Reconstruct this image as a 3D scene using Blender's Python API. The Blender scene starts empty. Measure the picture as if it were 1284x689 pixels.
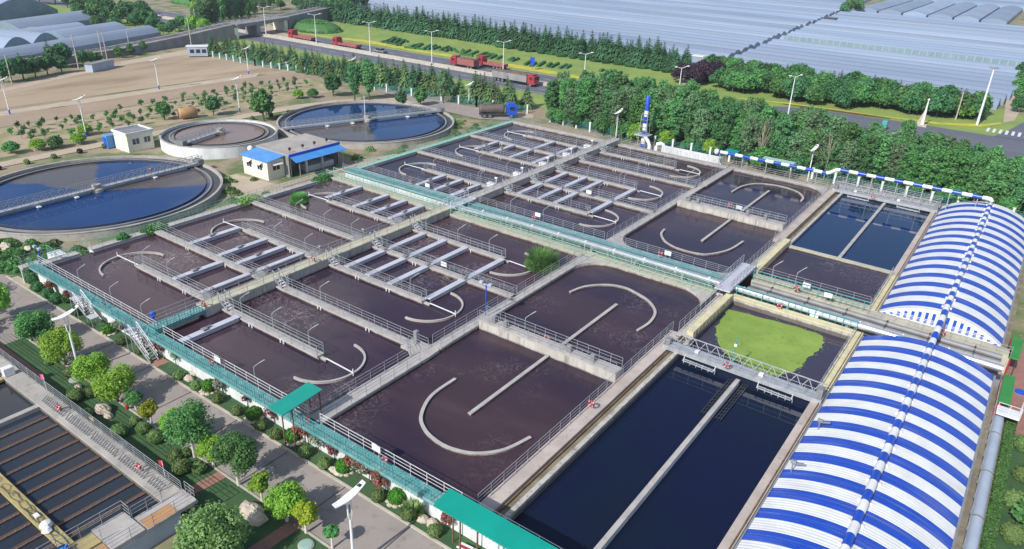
import bpy, math, random
from mathutils import Vector, Matrix
R=math.radians
rnd=random.Random(7)
sc=bpy.context.scene
COL=sc.collection
# ------------------------------------------------------------------ camera model (metres; x right-down, y away, z up)
HC=38.2; F=927.2876; PIT=R(25.52465); ROL=R(-2.18564); YAW=R(125.09479); PC=(642.0,344.5)
_fw=Vector((math.cos(YAW)*math.cos(PIT),math.sin(YAW)*math.cos(PIT),-math.sin(PIT)))
_rt=Vector((math.sin(YAW),-math.cos(YAW),0)); _dn=_fw.cross(_rt)
_r2=_rt*math.cos(ROL)+_dn*math.sin(ROL); _d2=-_rt*math.sin(ROL)+_dn*math.cos(ROL)
def at(px,py,z=0.0):
    d=_r2*((px-PC[0])/F)+_d2*((py-PC[1])/F)+_fw
    t=(z-HC)/d.z
    return Vector((d.x*t,d.y*t,z))
cam=bpy.data.cameras.new('camera'); co=bpy.data.objects.new('camera',cam); COL.objects.link(co)
cam.sensor_width=36; cam.lens=36*F/1284; cam.clip_start=0.5; cam.clip_end=4000
m=Matrix((_r2,-_d2,-_fw)).transposed().to_4x4(); m.translation=Vector((0,0,HC)); co.matrix_world=m
sc.camera=co
# ------------------------------------------------------------------ light
SUN_EL=R(38); SUN_OFF=R(4)   # sun stands behind the camera, over -y
w=bpy.data.worlds.new('World'); sc.world=w; w.use_nodes=True
nt=w.node_tree; N=nt.nodes; L=nt.links
bg=N['Background']; bg.inputs[1].default_value=0.11
sky=N.new('ShaderNodeTexSky'); sky.sky_type='NISHITA'; sky.sun_disc=False
sky.sun_elevation=SUN_EL; sky.sun_rotation=math.pi+SUN_OFF
sky.air_density=1.0; sky.dust_density=0.6; sky.ozone_density=2.0
tc=N.new('ShaderNodeTexCoord'); sep=N.new('ShaderNodeSeparateXYZ'); L.new(tc.outputs['Generated'],sep.inputs[0])
mz=N.new('ShaderNodeMath'); mz.operation='MAXIMUM'; L.new(sep.outputs[2],mz.inputs[0]); mz.inputs[1].default_value=0.0
ma=N.new('ShaderNodeMath'); ma.operation='ADD'; L.new(mz.outputs[0],ma.inputs[0]); ma.inputs[1].default_value=0.12
dx=N.new('ShaderNodeMath'); dx.operation='DIVIDE'; L.new(sep.outputs[0],dx.inputs[0]); L.new(ma.outputs[0],dx.inputs[1])
dy=N.new('ShaderNodeMath'); dy.operation='DIVIDE'; L.new(sep.outputs[1],dy.inputs[0]); L.new(ma.outputs[0],dy.inputs[1])
cb=N.new('ShaderNodeCombineXYZ'); L.new(dx.outputs[0],cb.inputs[0]); L.new(dy.outputs[0],cb.inputs[1])
cn=N.new('ShaderNodeTexNoise'); cn.inputs['Scale'].default_value=0.62; cn.inputs['Detail'].default_value=6; cn.inputs['Roughness'].default_value=0.5
L.new(cb.outputs[0],cn.inputs['Vector'])
cr=N.new('ShaderNodeMapRange'); cr.interpolation_type='SMOOTHSTEP'; L.new(cn.outputs['Fac'],cr.inputs[0])
cr.inputs[1].default_value=0.54; cr.inputs[2].default_value=0.62
mixc=N.new('ShaderNodeMix'); mixc.data_type='RGBA'; L.new(cr.outputs[0],mixc.inputs[0]); L.new(sky.outputs[0],mixc.inputs[6]); mixc.inputs[7].default_value=(7.0,6.9,7.0,1)
L.new(mixc.outputs[2],bg.inputs[0])
sun=bpy.data.lights.new('sun','SUN'); sun.energy=4.1; sun.angle=R(0.5); sun.color=(1,0.955,0.88)
so=bpy.data.objects.new('sun',sun); COL.objects.link(so); so.rotation_euler=(math.pi/2-SUN_EL,0,-SUN_OFF)
sc.view_settings.view_transform='Standard'; sc.view_settings.look='None'; sc.view_settings.exposure=0.42; sc.view_settings.gamma=1; sc.view_settings.use_curve_mapping=False
sc.render.engine='CYCLES'; sc.cycles.max_bounces=6; sc.cycles.transparent_max_bounces=6
sc.render.resolution_x=1024; sc.render.resolution_y=549
# ------------------------------------------------------------------ materials
MATS={}
def srgb(r,g,b):
    f=lambda c:(c/12.92 if c<=0.04045 else ((c+0.055)/1.055)**2.4)
    return (f(r/255),f(g/255),f(b/255))
def mat(name,c1,c2=None,rough=0.7,scale=1.0,metal=0.0,bump=0.0,bscale=None,stretch=(1,1,1),spec=None,detail=4,lo=0.35,hi=0.65,rnd_obj=0.0,c3=None,s3=6.0,a3=0.5,l3=0.6,h3=0.7):
    """c1/c2 mixed by a noise in world space, optional third colour as finer stains"""
    m=bpy.data.materials.new(name); m.use_nodes=True; n=m.node_tree.nodes; l=m.node_tree.links
    b=n['Principled BSDF']; b.inputs['Roughness'].default_value=rough; b.inputs['Metallic'].default_value=metal
    if spec is not None: b.inputs['Specular IOR Level'].default_value=spec
    geo=n.new('ShaderNodeNewGeometry'); mp=n.new('ShaderNodeMapping'); mp.inputs['Scale'].default_value=stretch
    l.new(geo.outputs['Position'],mp.inputs[0])
    out=None
    if c2 is None: c2=tuple(x*0.82 for x in c1)
    nz=n.new('ShaderNodeTexNoise'); nz.inputs['Scale'].default_value=scale; nz.inputs['Detail'].default_value=detail
    l.new(mp.outputs[0],nz.inputs['Vector'])
    mr=n.new('ShaderNodeMapRange'); mr.inputs[1].default_value=lo; mr.inputs[2].default_value=hi; l.new(nz.outputs['Fac'],mr.inputs[0])
    mx=n.new('ShaderNodeMix'); mx.data_type='RGBA'; l.new(mr.outputs[0],mx.inputs[0]); mx.inputs[6].default_value=(*c1,1); mx.inputs[7].default_value=(*c2,1)
    out=mx.outputs[2]
    if c3 is not None:
        n3=n.new('ShaderNodeTexNoise'); n3.inputs['Scale'].default_value=s3; n3.inputs['Detail'].default_value=6; l.new(mp.outputs[0],n3.inputs['Vector'])
        m3=n.new('ShaderNodeMapRange'); m3.inputs[1].default_value=l3; m3.inputs[2].default_value=h3; m3.inputs[4].default_value=a3; l.new(n3.outputs['Fac'],m3.inputs[0])
        x3=n.new('ShaderNodeMix'); x3.data_type='RGBA'; l.new(m3.outputs[0],x3.inputs[0]); l.new(out,x3.inputs[6]); x3.inputs[7].default_value=(*c3,1); out=x3.outputs[2]
    if rnd_obj:
        oi=n.new('ShaderNodeObjectInfo'); hs=n.new('ShaderNodeHueSaturation'); mv=n.new('ShaderNodeMapRange'); mv.inputs[3].default_value=1-rnd_obj; mv.inputs[4].default_value=1+rnd_obj
        l.new(oi.outputs['Random'],mv.inputs[0]); l.new(mv.outputs[0],hs.inputs['Value']); l.new(out,hs.inputs['Color']); out=hs.outputs[0]
    l.new(out,b.inputs['Base Color'])
    if bump:
        nb=n.new('ShaderNodeTexNoise'); nb.inputs['Scale'].default_value=bscale or scale*6; nb.inputs['Detail'].default_value=5; l.new(mp.outputs[0],nb.inputs['Vector'])
        bp=n.new('ShaderNodeBump'); bp.inputs['Strength'].default_value=bump; bp.inputs['Distance'].default_value=0.1; l.new(nb.outputs['Fac'],bp.inputs['Height']); l.new(bp.outputs[0],b.inputs['Normal'])
    MATS[name]=m; return m
def leafmat(name,c1,c2,trans=0.25,var=0.3):
    m=bpy.data.materials.new(name); m.use_nodes=True; n=m.node_tree.nodes; l=m.node_tree.links
    b=n['Principled BSDF']; b.inputs['Roughness'].default_value=0.55; b.inputs['Specular IOR Level'].default_value=0.3
    geo=n.new('ShaderNodeNewGeometry'); oi=n.new('ShaderNodeObjectInfo')
    mx=n.new('ShaderNodeMix'); mx.data_type='RGBA'; l.new(geo.outputs['Random Per Island'],mx.inputs[0]); mx.inputs[6].default_value=(*c1,1); mx.inputs[7].default_value=(*c2,1)
    hs=n.new('ShaderNodeHueSaturation'); mv=n.new('ShaderNodeMapRange'); mv.inputs[3].default_value=1-var; mv.inputs[4].default_value=1+var; l.new(oi.outputs['Random'],mv.inputs[0]); l.new(mv.outputs[0],hs.inputs['Value'])
    mh=n.new('ShaderNodeMapRange'); mh.inputs[3].default_value=0.485; mh.inputs[4].default_value=0.515; l.new(oi.outputs['Random'],mh.inputs[0]); l.new(mh.outputs[0],hs.inputs['Hue'])
    l.new(mx.outputs[2],hs.inputs['Color']); l.new(hs.outputs[0],b.inputs['Base Color'])
    tr=n.new('ShaderNodeBsdfTranslucent'); l.new(hs.outputs[0],tr.inputs[0]); ms=n.new('ShaderNodeMixShader'); ms.inputs[0].default_value=trans
    l.new(b.outputs[0],ms.inputs[1]); l.new(tr.outputs[0],ms.inputs[2]); l.new(ms.outputs[0],n['Material Output'].inputs[0])
    MATS[name]=m; return m
def watermat(name,c1,c2,scale=0.12,rough=0.06,foam=0.0,bump=0.12,split=None,bsc=2.2):
    m=mat(name,c1,c2,rough=rough,scale=scale,detail=5,lo=0.4,hi=0.62,c3=(tuple(min(1,x*1.9+.01) for x in c1) if foam else None),s3=.32,a3=.3,l3=.52,h3=.74,stretch=((.4,1,1) if foam else (1,1,1))); n=m.node_tree.nodes; l=m.node_tree.links; b=n['Principled BSDF']
    b.inputs['IOR'].default_value=1.33
    src=b.inputs['Base Color'].links[0].from_socket
    geo=n.new('ShaderNodeNewGeometry')
    if split:
        y,wd,c3=split
        sp=n.new('ShaderNodeSeparateXYZ'); l.new(geo.outputs['Position'],sp.inputs[0]); mr=n.new('ShaderNodeMapRange'); mr.interpolation_type='SMOOTHSTEP'; mr.inputs[1].default_value=y-wd; mr.inputs[2].default_value=y+wd; l.new(sp.outputs[1],mr.inputs[0])
        mx=n.new('ShaderNodeMix'); mx.data_type='RGBA'; l.new(mr.outputs[0],mx.inputs[0]); l.new(src,mx.inputs[6]); mx.inputs[7].default_value=(*c3,1); src=mx.outputs[2]
    if foam:
        na=n.new('ShaderNodeTexNoise'); na.inputs['Scale'].default_value=0.75; na.inputs['Detail'].default_value=3; na.inputs['Distortion'].default_value=2.2; l.new(geo.outputs['Position'],na.inputs['Vector'])
        # thin streaks where the noise crosses 0.5
        s1=n.new('ShaderNodeMath'); s1.operation='SUBTRACT'; s1.inputs[1].default_value=0.5; l.new(na.outputs['Fac'],s1.inputs[0])
        s2=n.new('ShaderNodeMath'); s2.operation='ABSOLUTE'; l.new(s1.outputs[0],s2.inputs[0])
        s3=n.new('ShaderNodeMapRange'); s3.inputs[1].default_value=0.0; s3.inputs[2].default_value=0.035; s3.inputs[3].default_value=1; s3.inputs[4].default_value=0; l.new(s2.outputs[0],s3.inputs[0])
        nb=n.new('ShaderNodeTexNoise'); nb.inputs['Scale'].default_value=0.11; nb.inputs['Detail'].default_value=3; l.new(geo.outputs['Position'],nb.inputs['Vector'])
        s4=n.new('ShaderNodeMapRange'); s4.inputs[1].default_value=0.54; s4.inputs[2].default_value=0.68; l.new(nb.outputs['Fac'],s4.inputs[0])
        mu=n.new('ShaderNodeMath'); mu.operation='MULTIPLY'; l.new(s3.outputs[0],mu.inputs[0]); l.new(s4.outputs[0],mu.inputs[1])
        mu2=n.new('ShaderNodeMath'); mu2.operation='MULTIPLY'; l.new(mu.outputs[0],mu2.inputs[0]); mu2.inputs[1].default_value=foam
        mx=n.new('ShaderNodeMix'); mx.data_type='RGBA'; l.new(mu2.outputs[0],mx.inputs[0]); l.new(src,mx.inputs[6]); mx.inputs[7].default_value=(0.33,0.29,0.28,1); src=mx.outputs[2]
    l.new(src,b.inputs['Base Color'])
    nb=n.new('ShaderNodeTexNoise'); nb.inputs['Scale'].default_value=bsc; nb.inputs['Detail'].default_value=3; l.new(geo.outputs['Position'],nb.inputs['Vector'])
    bp=n.new('ShaderNodeBump'); bp.inputs['Strength'].default_value=bump; bp.inputs['Distance'].default_value=0.02; l.new(nb.outputs['Fac'],bp.inputs['Height']); l.new(bp.outputs[0],b.inputs['Normal'])
    return m
def reflection_sectors(m,secs,colr=(0.095,0.077,0.072)):  # brown wedges mixed into the base colour, standing in for reflections on the water
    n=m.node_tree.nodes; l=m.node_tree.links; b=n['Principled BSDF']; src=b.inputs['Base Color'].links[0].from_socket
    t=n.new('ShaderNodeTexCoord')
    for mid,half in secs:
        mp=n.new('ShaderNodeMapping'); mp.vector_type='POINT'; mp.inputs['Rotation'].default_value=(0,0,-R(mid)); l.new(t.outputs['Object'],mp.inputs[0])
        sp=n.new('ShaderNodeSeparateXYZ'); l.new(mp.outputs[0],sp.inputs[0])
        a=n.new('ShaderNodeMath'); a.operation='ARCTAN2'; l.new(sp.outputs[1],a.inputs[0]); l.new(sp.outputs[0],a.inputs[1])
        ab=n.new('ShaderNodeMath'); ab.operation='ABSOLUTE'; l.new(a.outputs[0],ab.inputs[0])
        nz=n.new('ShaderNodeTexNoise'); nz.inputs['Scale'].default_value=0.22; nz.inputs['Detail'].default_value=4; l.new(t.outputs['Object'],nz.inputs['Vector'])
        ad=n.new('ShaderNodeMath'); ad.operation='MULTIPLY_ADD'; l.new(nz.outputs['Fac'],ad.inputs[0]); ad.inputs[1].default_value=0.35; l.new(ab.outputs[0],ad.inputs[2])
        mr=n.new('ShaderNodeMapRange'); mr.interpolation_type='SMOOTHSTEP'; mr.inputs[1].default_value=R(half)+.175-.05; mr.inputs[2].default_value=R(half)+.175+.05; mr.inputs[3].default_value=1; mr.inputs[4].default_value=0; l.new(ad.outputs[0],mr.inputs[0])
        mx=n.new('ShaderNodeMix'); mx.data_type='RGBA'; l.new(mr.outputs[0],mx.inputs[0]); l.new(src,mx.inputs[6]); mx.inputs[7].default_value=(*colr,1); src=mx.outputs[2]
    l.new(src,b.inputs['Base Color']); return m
def stripemat(name,axis,period,off,frac,ca=(0.70,0.71,0.72),cb_=(0.010,0.062,0.44),rough=0.35,rib=0.0,ribper=0.21):
    m=bpy.data.materials.new(name); m.use_nodes=True; n=m.node_tree.nodes; l=m.node_tree.links; b=n['Principled BSDF']; b.inputs['Roughness'].default_value=rough
    geo=n.new('ShaderNodeNewGeometry'); sp=n.new('ShaderNodeSeparateXYZ'); l.new(geo.outputs['Position'],sp.inputs[0])
    def mth(op,a,bv=None):
        q=n.new('ShaderNodeMath'); q.operation=op
        if hasattr(a,'links') : l.new(a,q.inputs[0])
        else: q.inputs[0].default_value=a
        if bv is not None:
            if hasattr(bv,'links'): l.new(bv,q.inputs[1])
            else: q.inputs[1].default_value=bv
        return q.outputs[0]
    v=mth('FRACT',mth('DIVIDE',mth('SUBTRACT',sp.outputs[axis],off),period))
    g=mth('LESS_THAN',v,frac)
    nz=n.new('ShaderNodeTexNoise'); nz.inputs['Scale'].default_value=0.8; nz.inputs['Detail'].default_value=6; l.new(geo.outputs['Position'],nz.inputs['Vector'])
    mr=n.new('ShaderNodeMapRange'); mr.inputs[1].default_value=0.35; mr.inputs[2].default_value=0.7; mr.inputs[3].default_value=1.0; mr.inputs[4].default_value=0.86; l.new(nz.outputs['Fac'],mr.inputs[0])
    mx=n.new('ShaderNodeMix'); mx.data_type='RGBA'; l.new(g,mx.inputs[0]); mx.inputs[6].default_value=(*ca,1); mx.inputs[7].default_value=(*cb_,1)
    if rib:
        mpp=n.new('ShaderNodeMapping'); mpp.inputs['Scale'].default_value=(0.35,5.0,0.35); l.new(geo.outputs['Position'],mpp.inputs[0]); dn=n.new('ShaderNodeTexNoise'); dn.inputs['Scale'].default_value=0.7; dn.inputs['Detail'].default_value=7; l.new(mpp.outputs[0],dn.inputs['Vector'])
        dr=n.new('ShaderNodeMapRange'); dr.inputs[1].default_value=0.52; dr.inputs[2].default_value=0.78; dr.inputs[4].default_value=0.28; l.new(dn.outputs['Fac'],dr.inputs[0])
        sm=n.new('ShaderNodeMath'); sm.operation='FRACT'; sd_=n.new('ShaderNodeMath'); sd_.operation='DIVIDE'; l.new(sp.outputs[1],sd_.inputs[0]); sd_.inputs[1].default_value=0.84; l.new(sd_.outputs[0],sm.inputs[0]); lt=n.new('ShaderNodeMath'); lt.operation='LESS_THAN'; l.new(sm.outputs[0],lt.inputs[0]); lt.inputs[1].default_value=0.06
        l2=n.new('ShaderNodeMath'); l2.operation='MULTIPLY'; l.new(lt.outputs[0],l2.inputs[0]); l2.inputs[1].default_value=0.16; l3=n.new('ShaderNodeMath'); l3.operation='MAXIMUM'; l.new(l2.outputs[0],l3.inputs[0]); l.new(dr.outputs[0],l3.inputs[1])
        md=n.new('ShaderNodeMix'); md.data_type='RGBA'; l.new(l3.outputs[0],md.inputs[0]); l.new(mx.outputs[2],md.inputs[6]); md.inputs[7].default_value=(0.36,0.36,0.37,1); mx=md
    hs=n.new('ShaderNodeHueSaturation'); l.new(mx.outputs[2],hs.inputs['Color']); l.new(mr.outputs[0],hs.inputs['Value']); l.new(hs.outputs[0],b.inputs['Base Color'])
    if rib:
        wv=mth('SINE',mth('MULTIPLY',sp.outputs[axis],2*math.pi/ribper))
        bp=n.new('ShaderNodeBump'); bp.inputs['Strength'].default_value=rib; bp.inputs['Distance'].default_value=0.03; l.new(wv,bp.inputs['Height']); l.new(bp.outputs[0],b.inputs['Normal'])
    MATS[name]=m; return m

concrete=mat('concrete',(0.40,0.38,0.35),(0.31,0.29,0.27),0.85,0.5,bump=0.2,c3=(0.15,0.135,0.12),s3=1.6,a3=0.55,l3=0.55,h3=0.75)
facing=mat('stained_concrete_face',(0.47,0.45,0.42),(0.37,0.345,0.32),0.85,0.6,stretch=(2.2,2.2,0.25),c3=(0.10,0.085,0.07),s3=1.5,a3=0.7,l3=0.52,h3=0.72)
def damp(m,z0,z1,colr):
    n=m.node_tree.nodes; l=m.node_tree.links; b=n['Principled BSDF']; src=b.inputs['Base Color'].links[0].from_socket
    geo=n.new('ShaderNodeNewGeometry'); sp=n.new('ShaderNodeSeparateXYZ'); l.new(geo.outputs['Position'],sp.inputs[0]); nz=n.new('ShaderNodeTexNoise'); nz.inputs['Scale'].default_value=1.3; nz.inputs['Detail'].default_value=5; l.new(geo.outputs['Position'],nz.inputs['Vector'])
    ad=n.new('ShaderNodeMath'); ad.operation='MULTIPLY_ADD'; l.new(nz.outputs['Fac'],ad.inputs[0]); ad.inputs[1].default_value=-0.35; l.new(sp.outputs[2],ad.inputs[2])
    mr=n.new('ShaderNodeMapRange'); mr.inputs[1].default_value=z0-.175; mr.inputs[2].default_value=z1-.175; mr.inputs[3].default_value=.85; mr.inputs[4].default_value=0; l.new(ad.outputs[0],mr.inputs[0])
    mx=n.new('ShaderNodeMix'); mx.data_type='RGBA'; l.new(mr.outputs[0],mx.inputs[0]); l.new(src,mx.inputs[6]); mx.inputs[7].default_value=(*colr,1); l.new(mx.outputs[2],b.inputs['Base Color'])
damp(facing,1.82,1.98,(0.075,0.06,0.045))
deckm=mat('walkway_concrete',(0.41,0.39,0.38),(0.33,0.31,0.30),0.85,0.9,bump=0.15,c3=(0.2,0.185,0.17),s3=3,a3=0.4)
pinkdeck=mat('settler_walkway_concrete',(0.45,0.39,0.36),(0.36,0.31,0.285),0.85,0.7,c3=(0.2,0.17,0.15),s3=2.2,a3=0.5)
yellowc=mat('yellow_painted_coping',(0.60,0.54,0.33),(0.48,0.44,0.30),0.8,0.8,c3=(0.25,0.22,0.17),s3=3,a3=0.6)
palecop=mat('pale_yellow_coping',(0.46,0.44,0.33),(0.38,0.36,0.29),0.8,0.8,c3=(0.2,0.19,0.15),s3=3,a3=0.5)
whitew=mat('white_wall_paint',(0.66,0.68,0.70),(0.52,0.54,0.56),0.8,0.6,stretch=(1,1,0.4),c3=(0.25,0.24,0.22),s3=2.2,a3=0.5)
creamw=mat('cream_wall_paint',(0.72,0.69,0.58),(0.64,0.61,0.50),0.8,0.6)
railm=mat('galvanised_rail',(0.44,0.46,0.49),(0.34,0.36,0.39),0.45,2,metal=0.35)
whitem=mat('white_metal',(0.72,0.73,0.75),(0.62,0.63,0.65),0.4,2)
coverm=mat('aerator_cover_metal',(0.52,0.53,0.60),(0.45,0.46,0.53),0.45,0.8,metal=0.1,c3=(0.25,0.25,0.27),s3=3,a3=0.4)
tealm=mat('teal_paint',(0.035,0.25,0.25),(0.06,0.31,0.31),0.5,0.7,c3=(0.3,0.38,0.36),s3=3,a3=0.5,l3=0.58)
tealdeck=mat('teal_deck_paint',(0.08,0.24,0.25),(0.16,0.31,0.32),0.6,0.8,c3=(0.33,0.40,0.40),s3=2,a3=0.7,l3=0.5)
tealroof=mat('teal_roof_sheet',(0.0,0.27,0.215),(0.0,0.24,0.19),0.45,0.5,c3=(0.3,0.42,0.4),s3=2.5,a3=0.5,l3=0.7,h3=0.75)
paleg=mat('pale_green_paint',(0.17,0.43,0.36),(0.3,0.44,0.38),0.6,0.8)
greyroof=mat('pale_green_roof_sheet',(0.30,0.45,0.40),(0.26,0.40,0.36),0.5,0.6)
darkm=mat('dark_metal',(0.05,0.055,0.065),(0.035,0.04,0.045),0.5,1)
greym=mat('grey_pipe_paint',(0.22,0.225,0.24),(0.17,0.17,0.18),0.5,1)
silver=mat('silver_cladding',(0.78,0.79,0.82),(0.66,0.67,0.7),0.28,1.2,metal=0.75)
bluem=mat('blue_paint',(0.012,0.06,0.45),(0.015,0.08,0.5),0.4,1)
skyblue=mat('light_blue_roof_sheet',(0.07,0.27,0.62),(0.05,0.22,0.55),0.45,0.6)
redm=mat('red_paint',(0.36,0.03,0.04),(0.27,0.025,0.035),0.45,1)
pinkm=mat('pink_cloth',(0.6,0.06,0.2),(0.5,0.05,0.18),0.7,2)
rust=mat('rusty_channel',(0.10,0.055,0.035),(0.2,0.13,0.08),0.9,1.5,c3=(0.28,0.22,0.15),s3=4,a3=0.6)
rustbeam=mat('rust_brown_trough',(0.10,0.05,0.03),(0.07,0.04,0.028),0.8,1.5)
mossc=mat('mossy_channel_concrete',(0.24,0.21,0.15),(0.15,0.13,0.095),0.95,0.9,c3=(0.33,0.29,0.22),s3=4,a3=0.6)
asphalt=mat('highway_asphalt',(0.12,0.125,0.16),(0.10,0.107,0.14),0.85,0.2,stretch=(0.15,1,1),c3=(0.14,0.14,0.16),s3=1,a3=0.4)
plantroad=mat('plant_road_concrete',(0.30,0.262,0.245),(0.265,0.232,0.215),0.9,0.35,bump=0.08,c3=(0.15,0.13,0.12),s3=1.2,a3=0.5,l3=0.55)
kerbm=mat('kerb_stone',(0.45,0.42,0.36),(0.36,0.33,0.28),0.9,1)
brick=mat('red_brick_paving',(0.30,0.155,0.125),(0.24,0.125,0.10),0.9,2,c3=(0.36,0.24,0.2),s3=6,a3=0.5)
groundm=mat('earth_and_weeds',(0.27,0.22,0.15),(0.10,0.15,0.05),0.95,0.16,bump=0.3,bscale=1.5,detail=8,lo=0.46,hi=0.6,c3=(0.38,0.32,0.24),s3=0.9,a3=0.6)
dirt=mat('bare_field_soil',(0.38,0.295,0.205),(0.31,0.24,0.16),0.95,0.09,bump=0.25,bscale=0.8,detail=8,c3=(0.19,0.135,0.095),s3=0.16,a3=0.75,stretch=(1,0.25,1),l3=0.5,h3=0.72)
dirt2=mat('tilled_soil',(0.33,0.25,0.18),(0.28,0.21,0.15),0.95,0.25,bump=0.2,bscale=1.5,stretch=(1,0.4,1))
pathm=mat('pale_dirt_track',(0.44,0.36,0.28),(0.38,0.31,0.23),0.95,0.3,c3=(0.28,0.22,0.16),s3=0.8,a3=0.5)
nursery=mat('weedy_nursery_soil',(0.36,0.28,0.20),(0.22,0.22,0.10),0.95,0.25,detail=8,lo=0.42,hi=0.62,bump=0.3,bscale=2)
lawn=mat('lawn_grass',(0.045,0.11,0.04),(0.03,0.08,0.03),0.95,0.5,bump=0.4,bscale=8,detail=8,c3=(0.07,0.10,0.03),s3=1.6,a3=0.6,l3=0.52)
vergem=mat('verge_grass',(0.22,0.30,0.065),(0.16,0.24,0.055),0.95,0.12,bump=0.3,bscale=2,detail=6,c3=(0.30,0.32,0.11),s3=0.5,a3=0.6)
yellowfl=mat('yellow_flower_bed',(0.52,0.45,0.04),(0.34,0.34,0.05),0.9,0.3,bump=0.6,bscale=2.5,c3=(0.13,0.19,0.03),s3=1,a3=0.6)
maroonfl=mat('maroon_flower_bed',(0.10,0.03,0.035),(0.13,0.07,0.04),0.9,0.5,bump=0.5,bscale=3)
algae=mat('duckweed',(0.225,0.325,0.06),(0.17,0.265,0.045),0.8,0.45,c3=(0.085,0.15,0.04),s3=2.2,a3=0.55,l3=0.56,h3=0.74,bump=0.15)
plastic=mat('greenhouse_film',(0.42,0.51,0.66),(0.33,0.425,0.59),0.4,0.05,stretch=(0.2,1,1),detail=6,rnd_obj=0.17,c3=(0.42,0.46,0.55),s3=0.7,a3=0.5,l3=0.58)
def film(m,tr):
    n=m.node_tree.nodes; l=m.node_tree.links; b=n['Principled BSDF']; t=n.new('ShaderNodeBsdfTranslucent'); l.new(b.inputs['Base Color'].links[0].from_socket,t.inputs[0]); x=n.new('ShaderNodeMixShader'); x.inputs[0].default_value=tr; l.new(b.outputs[0],x.inputs[1]); l.new(t.outputs[0],x.inputs[2]); l.new(x.outputs[0],n['Material Output'].inputs[0])
film(plastic,0.35)
plasticend=mat('greenhouse_end_film',(0.16,0.24,0.28),(0.2,0.28,0.32),0.5,0.3)
rockm=mat('limestone_rock',(0.5,0.44,0.37),(0.36,0.31,0.26),0.9,2,bump=0.5,bscale=4)
bark=mat('bark',(0.13,0.10,0.075),(0.08,0.06,0.045),0.95,3)
limewash=mat('limewashed_bark',(0.6,0.58,0.53),(0.5,0.47,0.43),0.9,3)
glassm=mat('window_glass',(0.03,0.035,0.045),(0.02,0.025,0.03),0.1,1)
tanm=mat('tan_tank',(0.42,0.26,0.12),(0.36,0.21,0.10),0.6,1)
flatroof=mat('flat_roof_concrete',(0.37,0.34,0.32),(0.29,0.27,0.25),0.9,0.4,c3=(0.17,0.15,0.14),s3=1.2,a3=0.5)
greyconc=mat('weathered_grey_concrete',(0.25,0.25,0.26),(0.19,0.19,0.2),0.9,0.5,stretch=(1,1,0.4))
bluegrey=mat('blue_grey_wall',(0.36,0.42,0.52),(0.3,0.36,0.46),0.7,0.6)
greenroof=mat('green_felt_roof',(0.03,0.22,0.05),(0.025,0.19,0.04),0.8,1)
orangep=mat('orange_painted_deck',(0.45,0.24,0.10),(0.38,0.2,0.09),0.8,1.5)
yellowdeck=mat('yellow_grating',(0.40,0.33,0.14),(0.29,0.24,0.11),0.7,1)
bluetarp=mat('blue_tarp',(0.03,0.17,0.5),(0.02,0.12,0.4),0.6,3,bump=0.5)
redfl=mat('blank',(0.5,0.5,0.5))
m_lite=leafmat('bright_leaves',(0.30,0.52,0.07),(0.19,0.40,0.045),0.4,0.12)
m_dark=leafmat('dark_leaves',(0.085,0.235,0.08),(0.045,0.155,0.055),0.35)
m_mid=leafmat('mid_green_leaves',(0.125,0.30,0.09),(0.075,0.215,0.06),0.35)
m_pop=leafmat('poplar_leaves',(0.20,0.42,0.15),(0.10,0.28,0.10),0.45,0.25)
m_pop2=leafmat('grey_green_poplar_leaves',(0.23,0.36,0.19),(0.12,0.24,0.11),0.45,0.25)
m_pop3=leafmat('deep_poplar_leaves',(0.13,0.32,0.12),(0.07,0.21,0.08),0.4,0.25)
m_con=leafmat('conifer_needles',(0.08,0.195,0.085),(0.05,0.135,0.06),0.25,0.3)
m_con2=leafmat('pale_conifer_needles',(0.16,0.25,0.10),(0.11,0.19,0.075),0.25,0.3)
m_yel=leafmat('yellow_leaves',(0.30,0.33,0.02),(0.2,0.28,0.02))
m_shrub=leafmat('clipped_bright_leaves',(0.07,0.26,0.02),(0.045,0.18,0.015),0.15)
m_dull=leafmat('grey_green_leaves',(0.18,0.27,0.09),(0.11,0.19,0.06),0.25)
m_red=leafmat('red_flowers',(0.36,0.07,0.10),(0.10,0.10,0.04),0.2)
m_white=leafmat('white_blossom',(0.42,0.46,0.38),(0.07,0.13,0.05),0.2)
m_purp=leafmat('purple_leaves',(0.055,0.03,0.045),(0.035,0.022,0.035),0.1)
m_blos=leafmat('silvery_leaves',(0.30,0.46,0.17),(0.09,0.25,0.06),0.35,0.1)
m_reed=leafmat('reed_leaves',(0.20,0.42,0.13),(0.10,0.28,0.07),0.35)
w_brown=watermat('brown_aeration_water',(0.054,0.029,0.040),(0.030,0.019,0.037),0.07,0.10,foam=0.75,bump=0.25)
w_east=watermat('brown_settled_water',(0.050,0.030,0.039),(0.030,0.020,0.036),0.12,0.08,foam=0.3,bump=0.2)
w_navy=watermat('navy_settler_water',(0.005,0.008,0.032),(0.005,0.010,0.026),0.1,0.03,bump=0.06,split=(59.5,2.0,(0.045,0.04,0.068)))
w_blue=watermat('blue_settler_water',(0.005,0.020,0.075),(0.005,0.020,0.065),0.1,0.02,bump=0.05)
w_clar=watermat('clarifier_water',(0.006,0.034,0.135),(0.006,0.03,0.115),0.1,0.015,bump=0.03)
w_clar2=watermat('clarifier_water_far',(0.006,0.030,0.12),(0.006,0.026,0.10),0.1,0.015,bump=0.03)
reflection_sectors(w_clar,[(71,17),(178,26)]); reflection_sectors(w_clar2,[(-73,36)])  # painted reflection areas of the two large clarifiers
w_sludge=watermat('reddish_clarifier_water',(0.22,0.15,0.12),(0.19,0.135,0.11),0.15,0.08,bump=0.05)
w_dark=watermat('dark_basin_water',(0.022,0.032,0.048),(0.028,0.031,0.04),0.2,0.05,bump=0.05)
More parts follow.
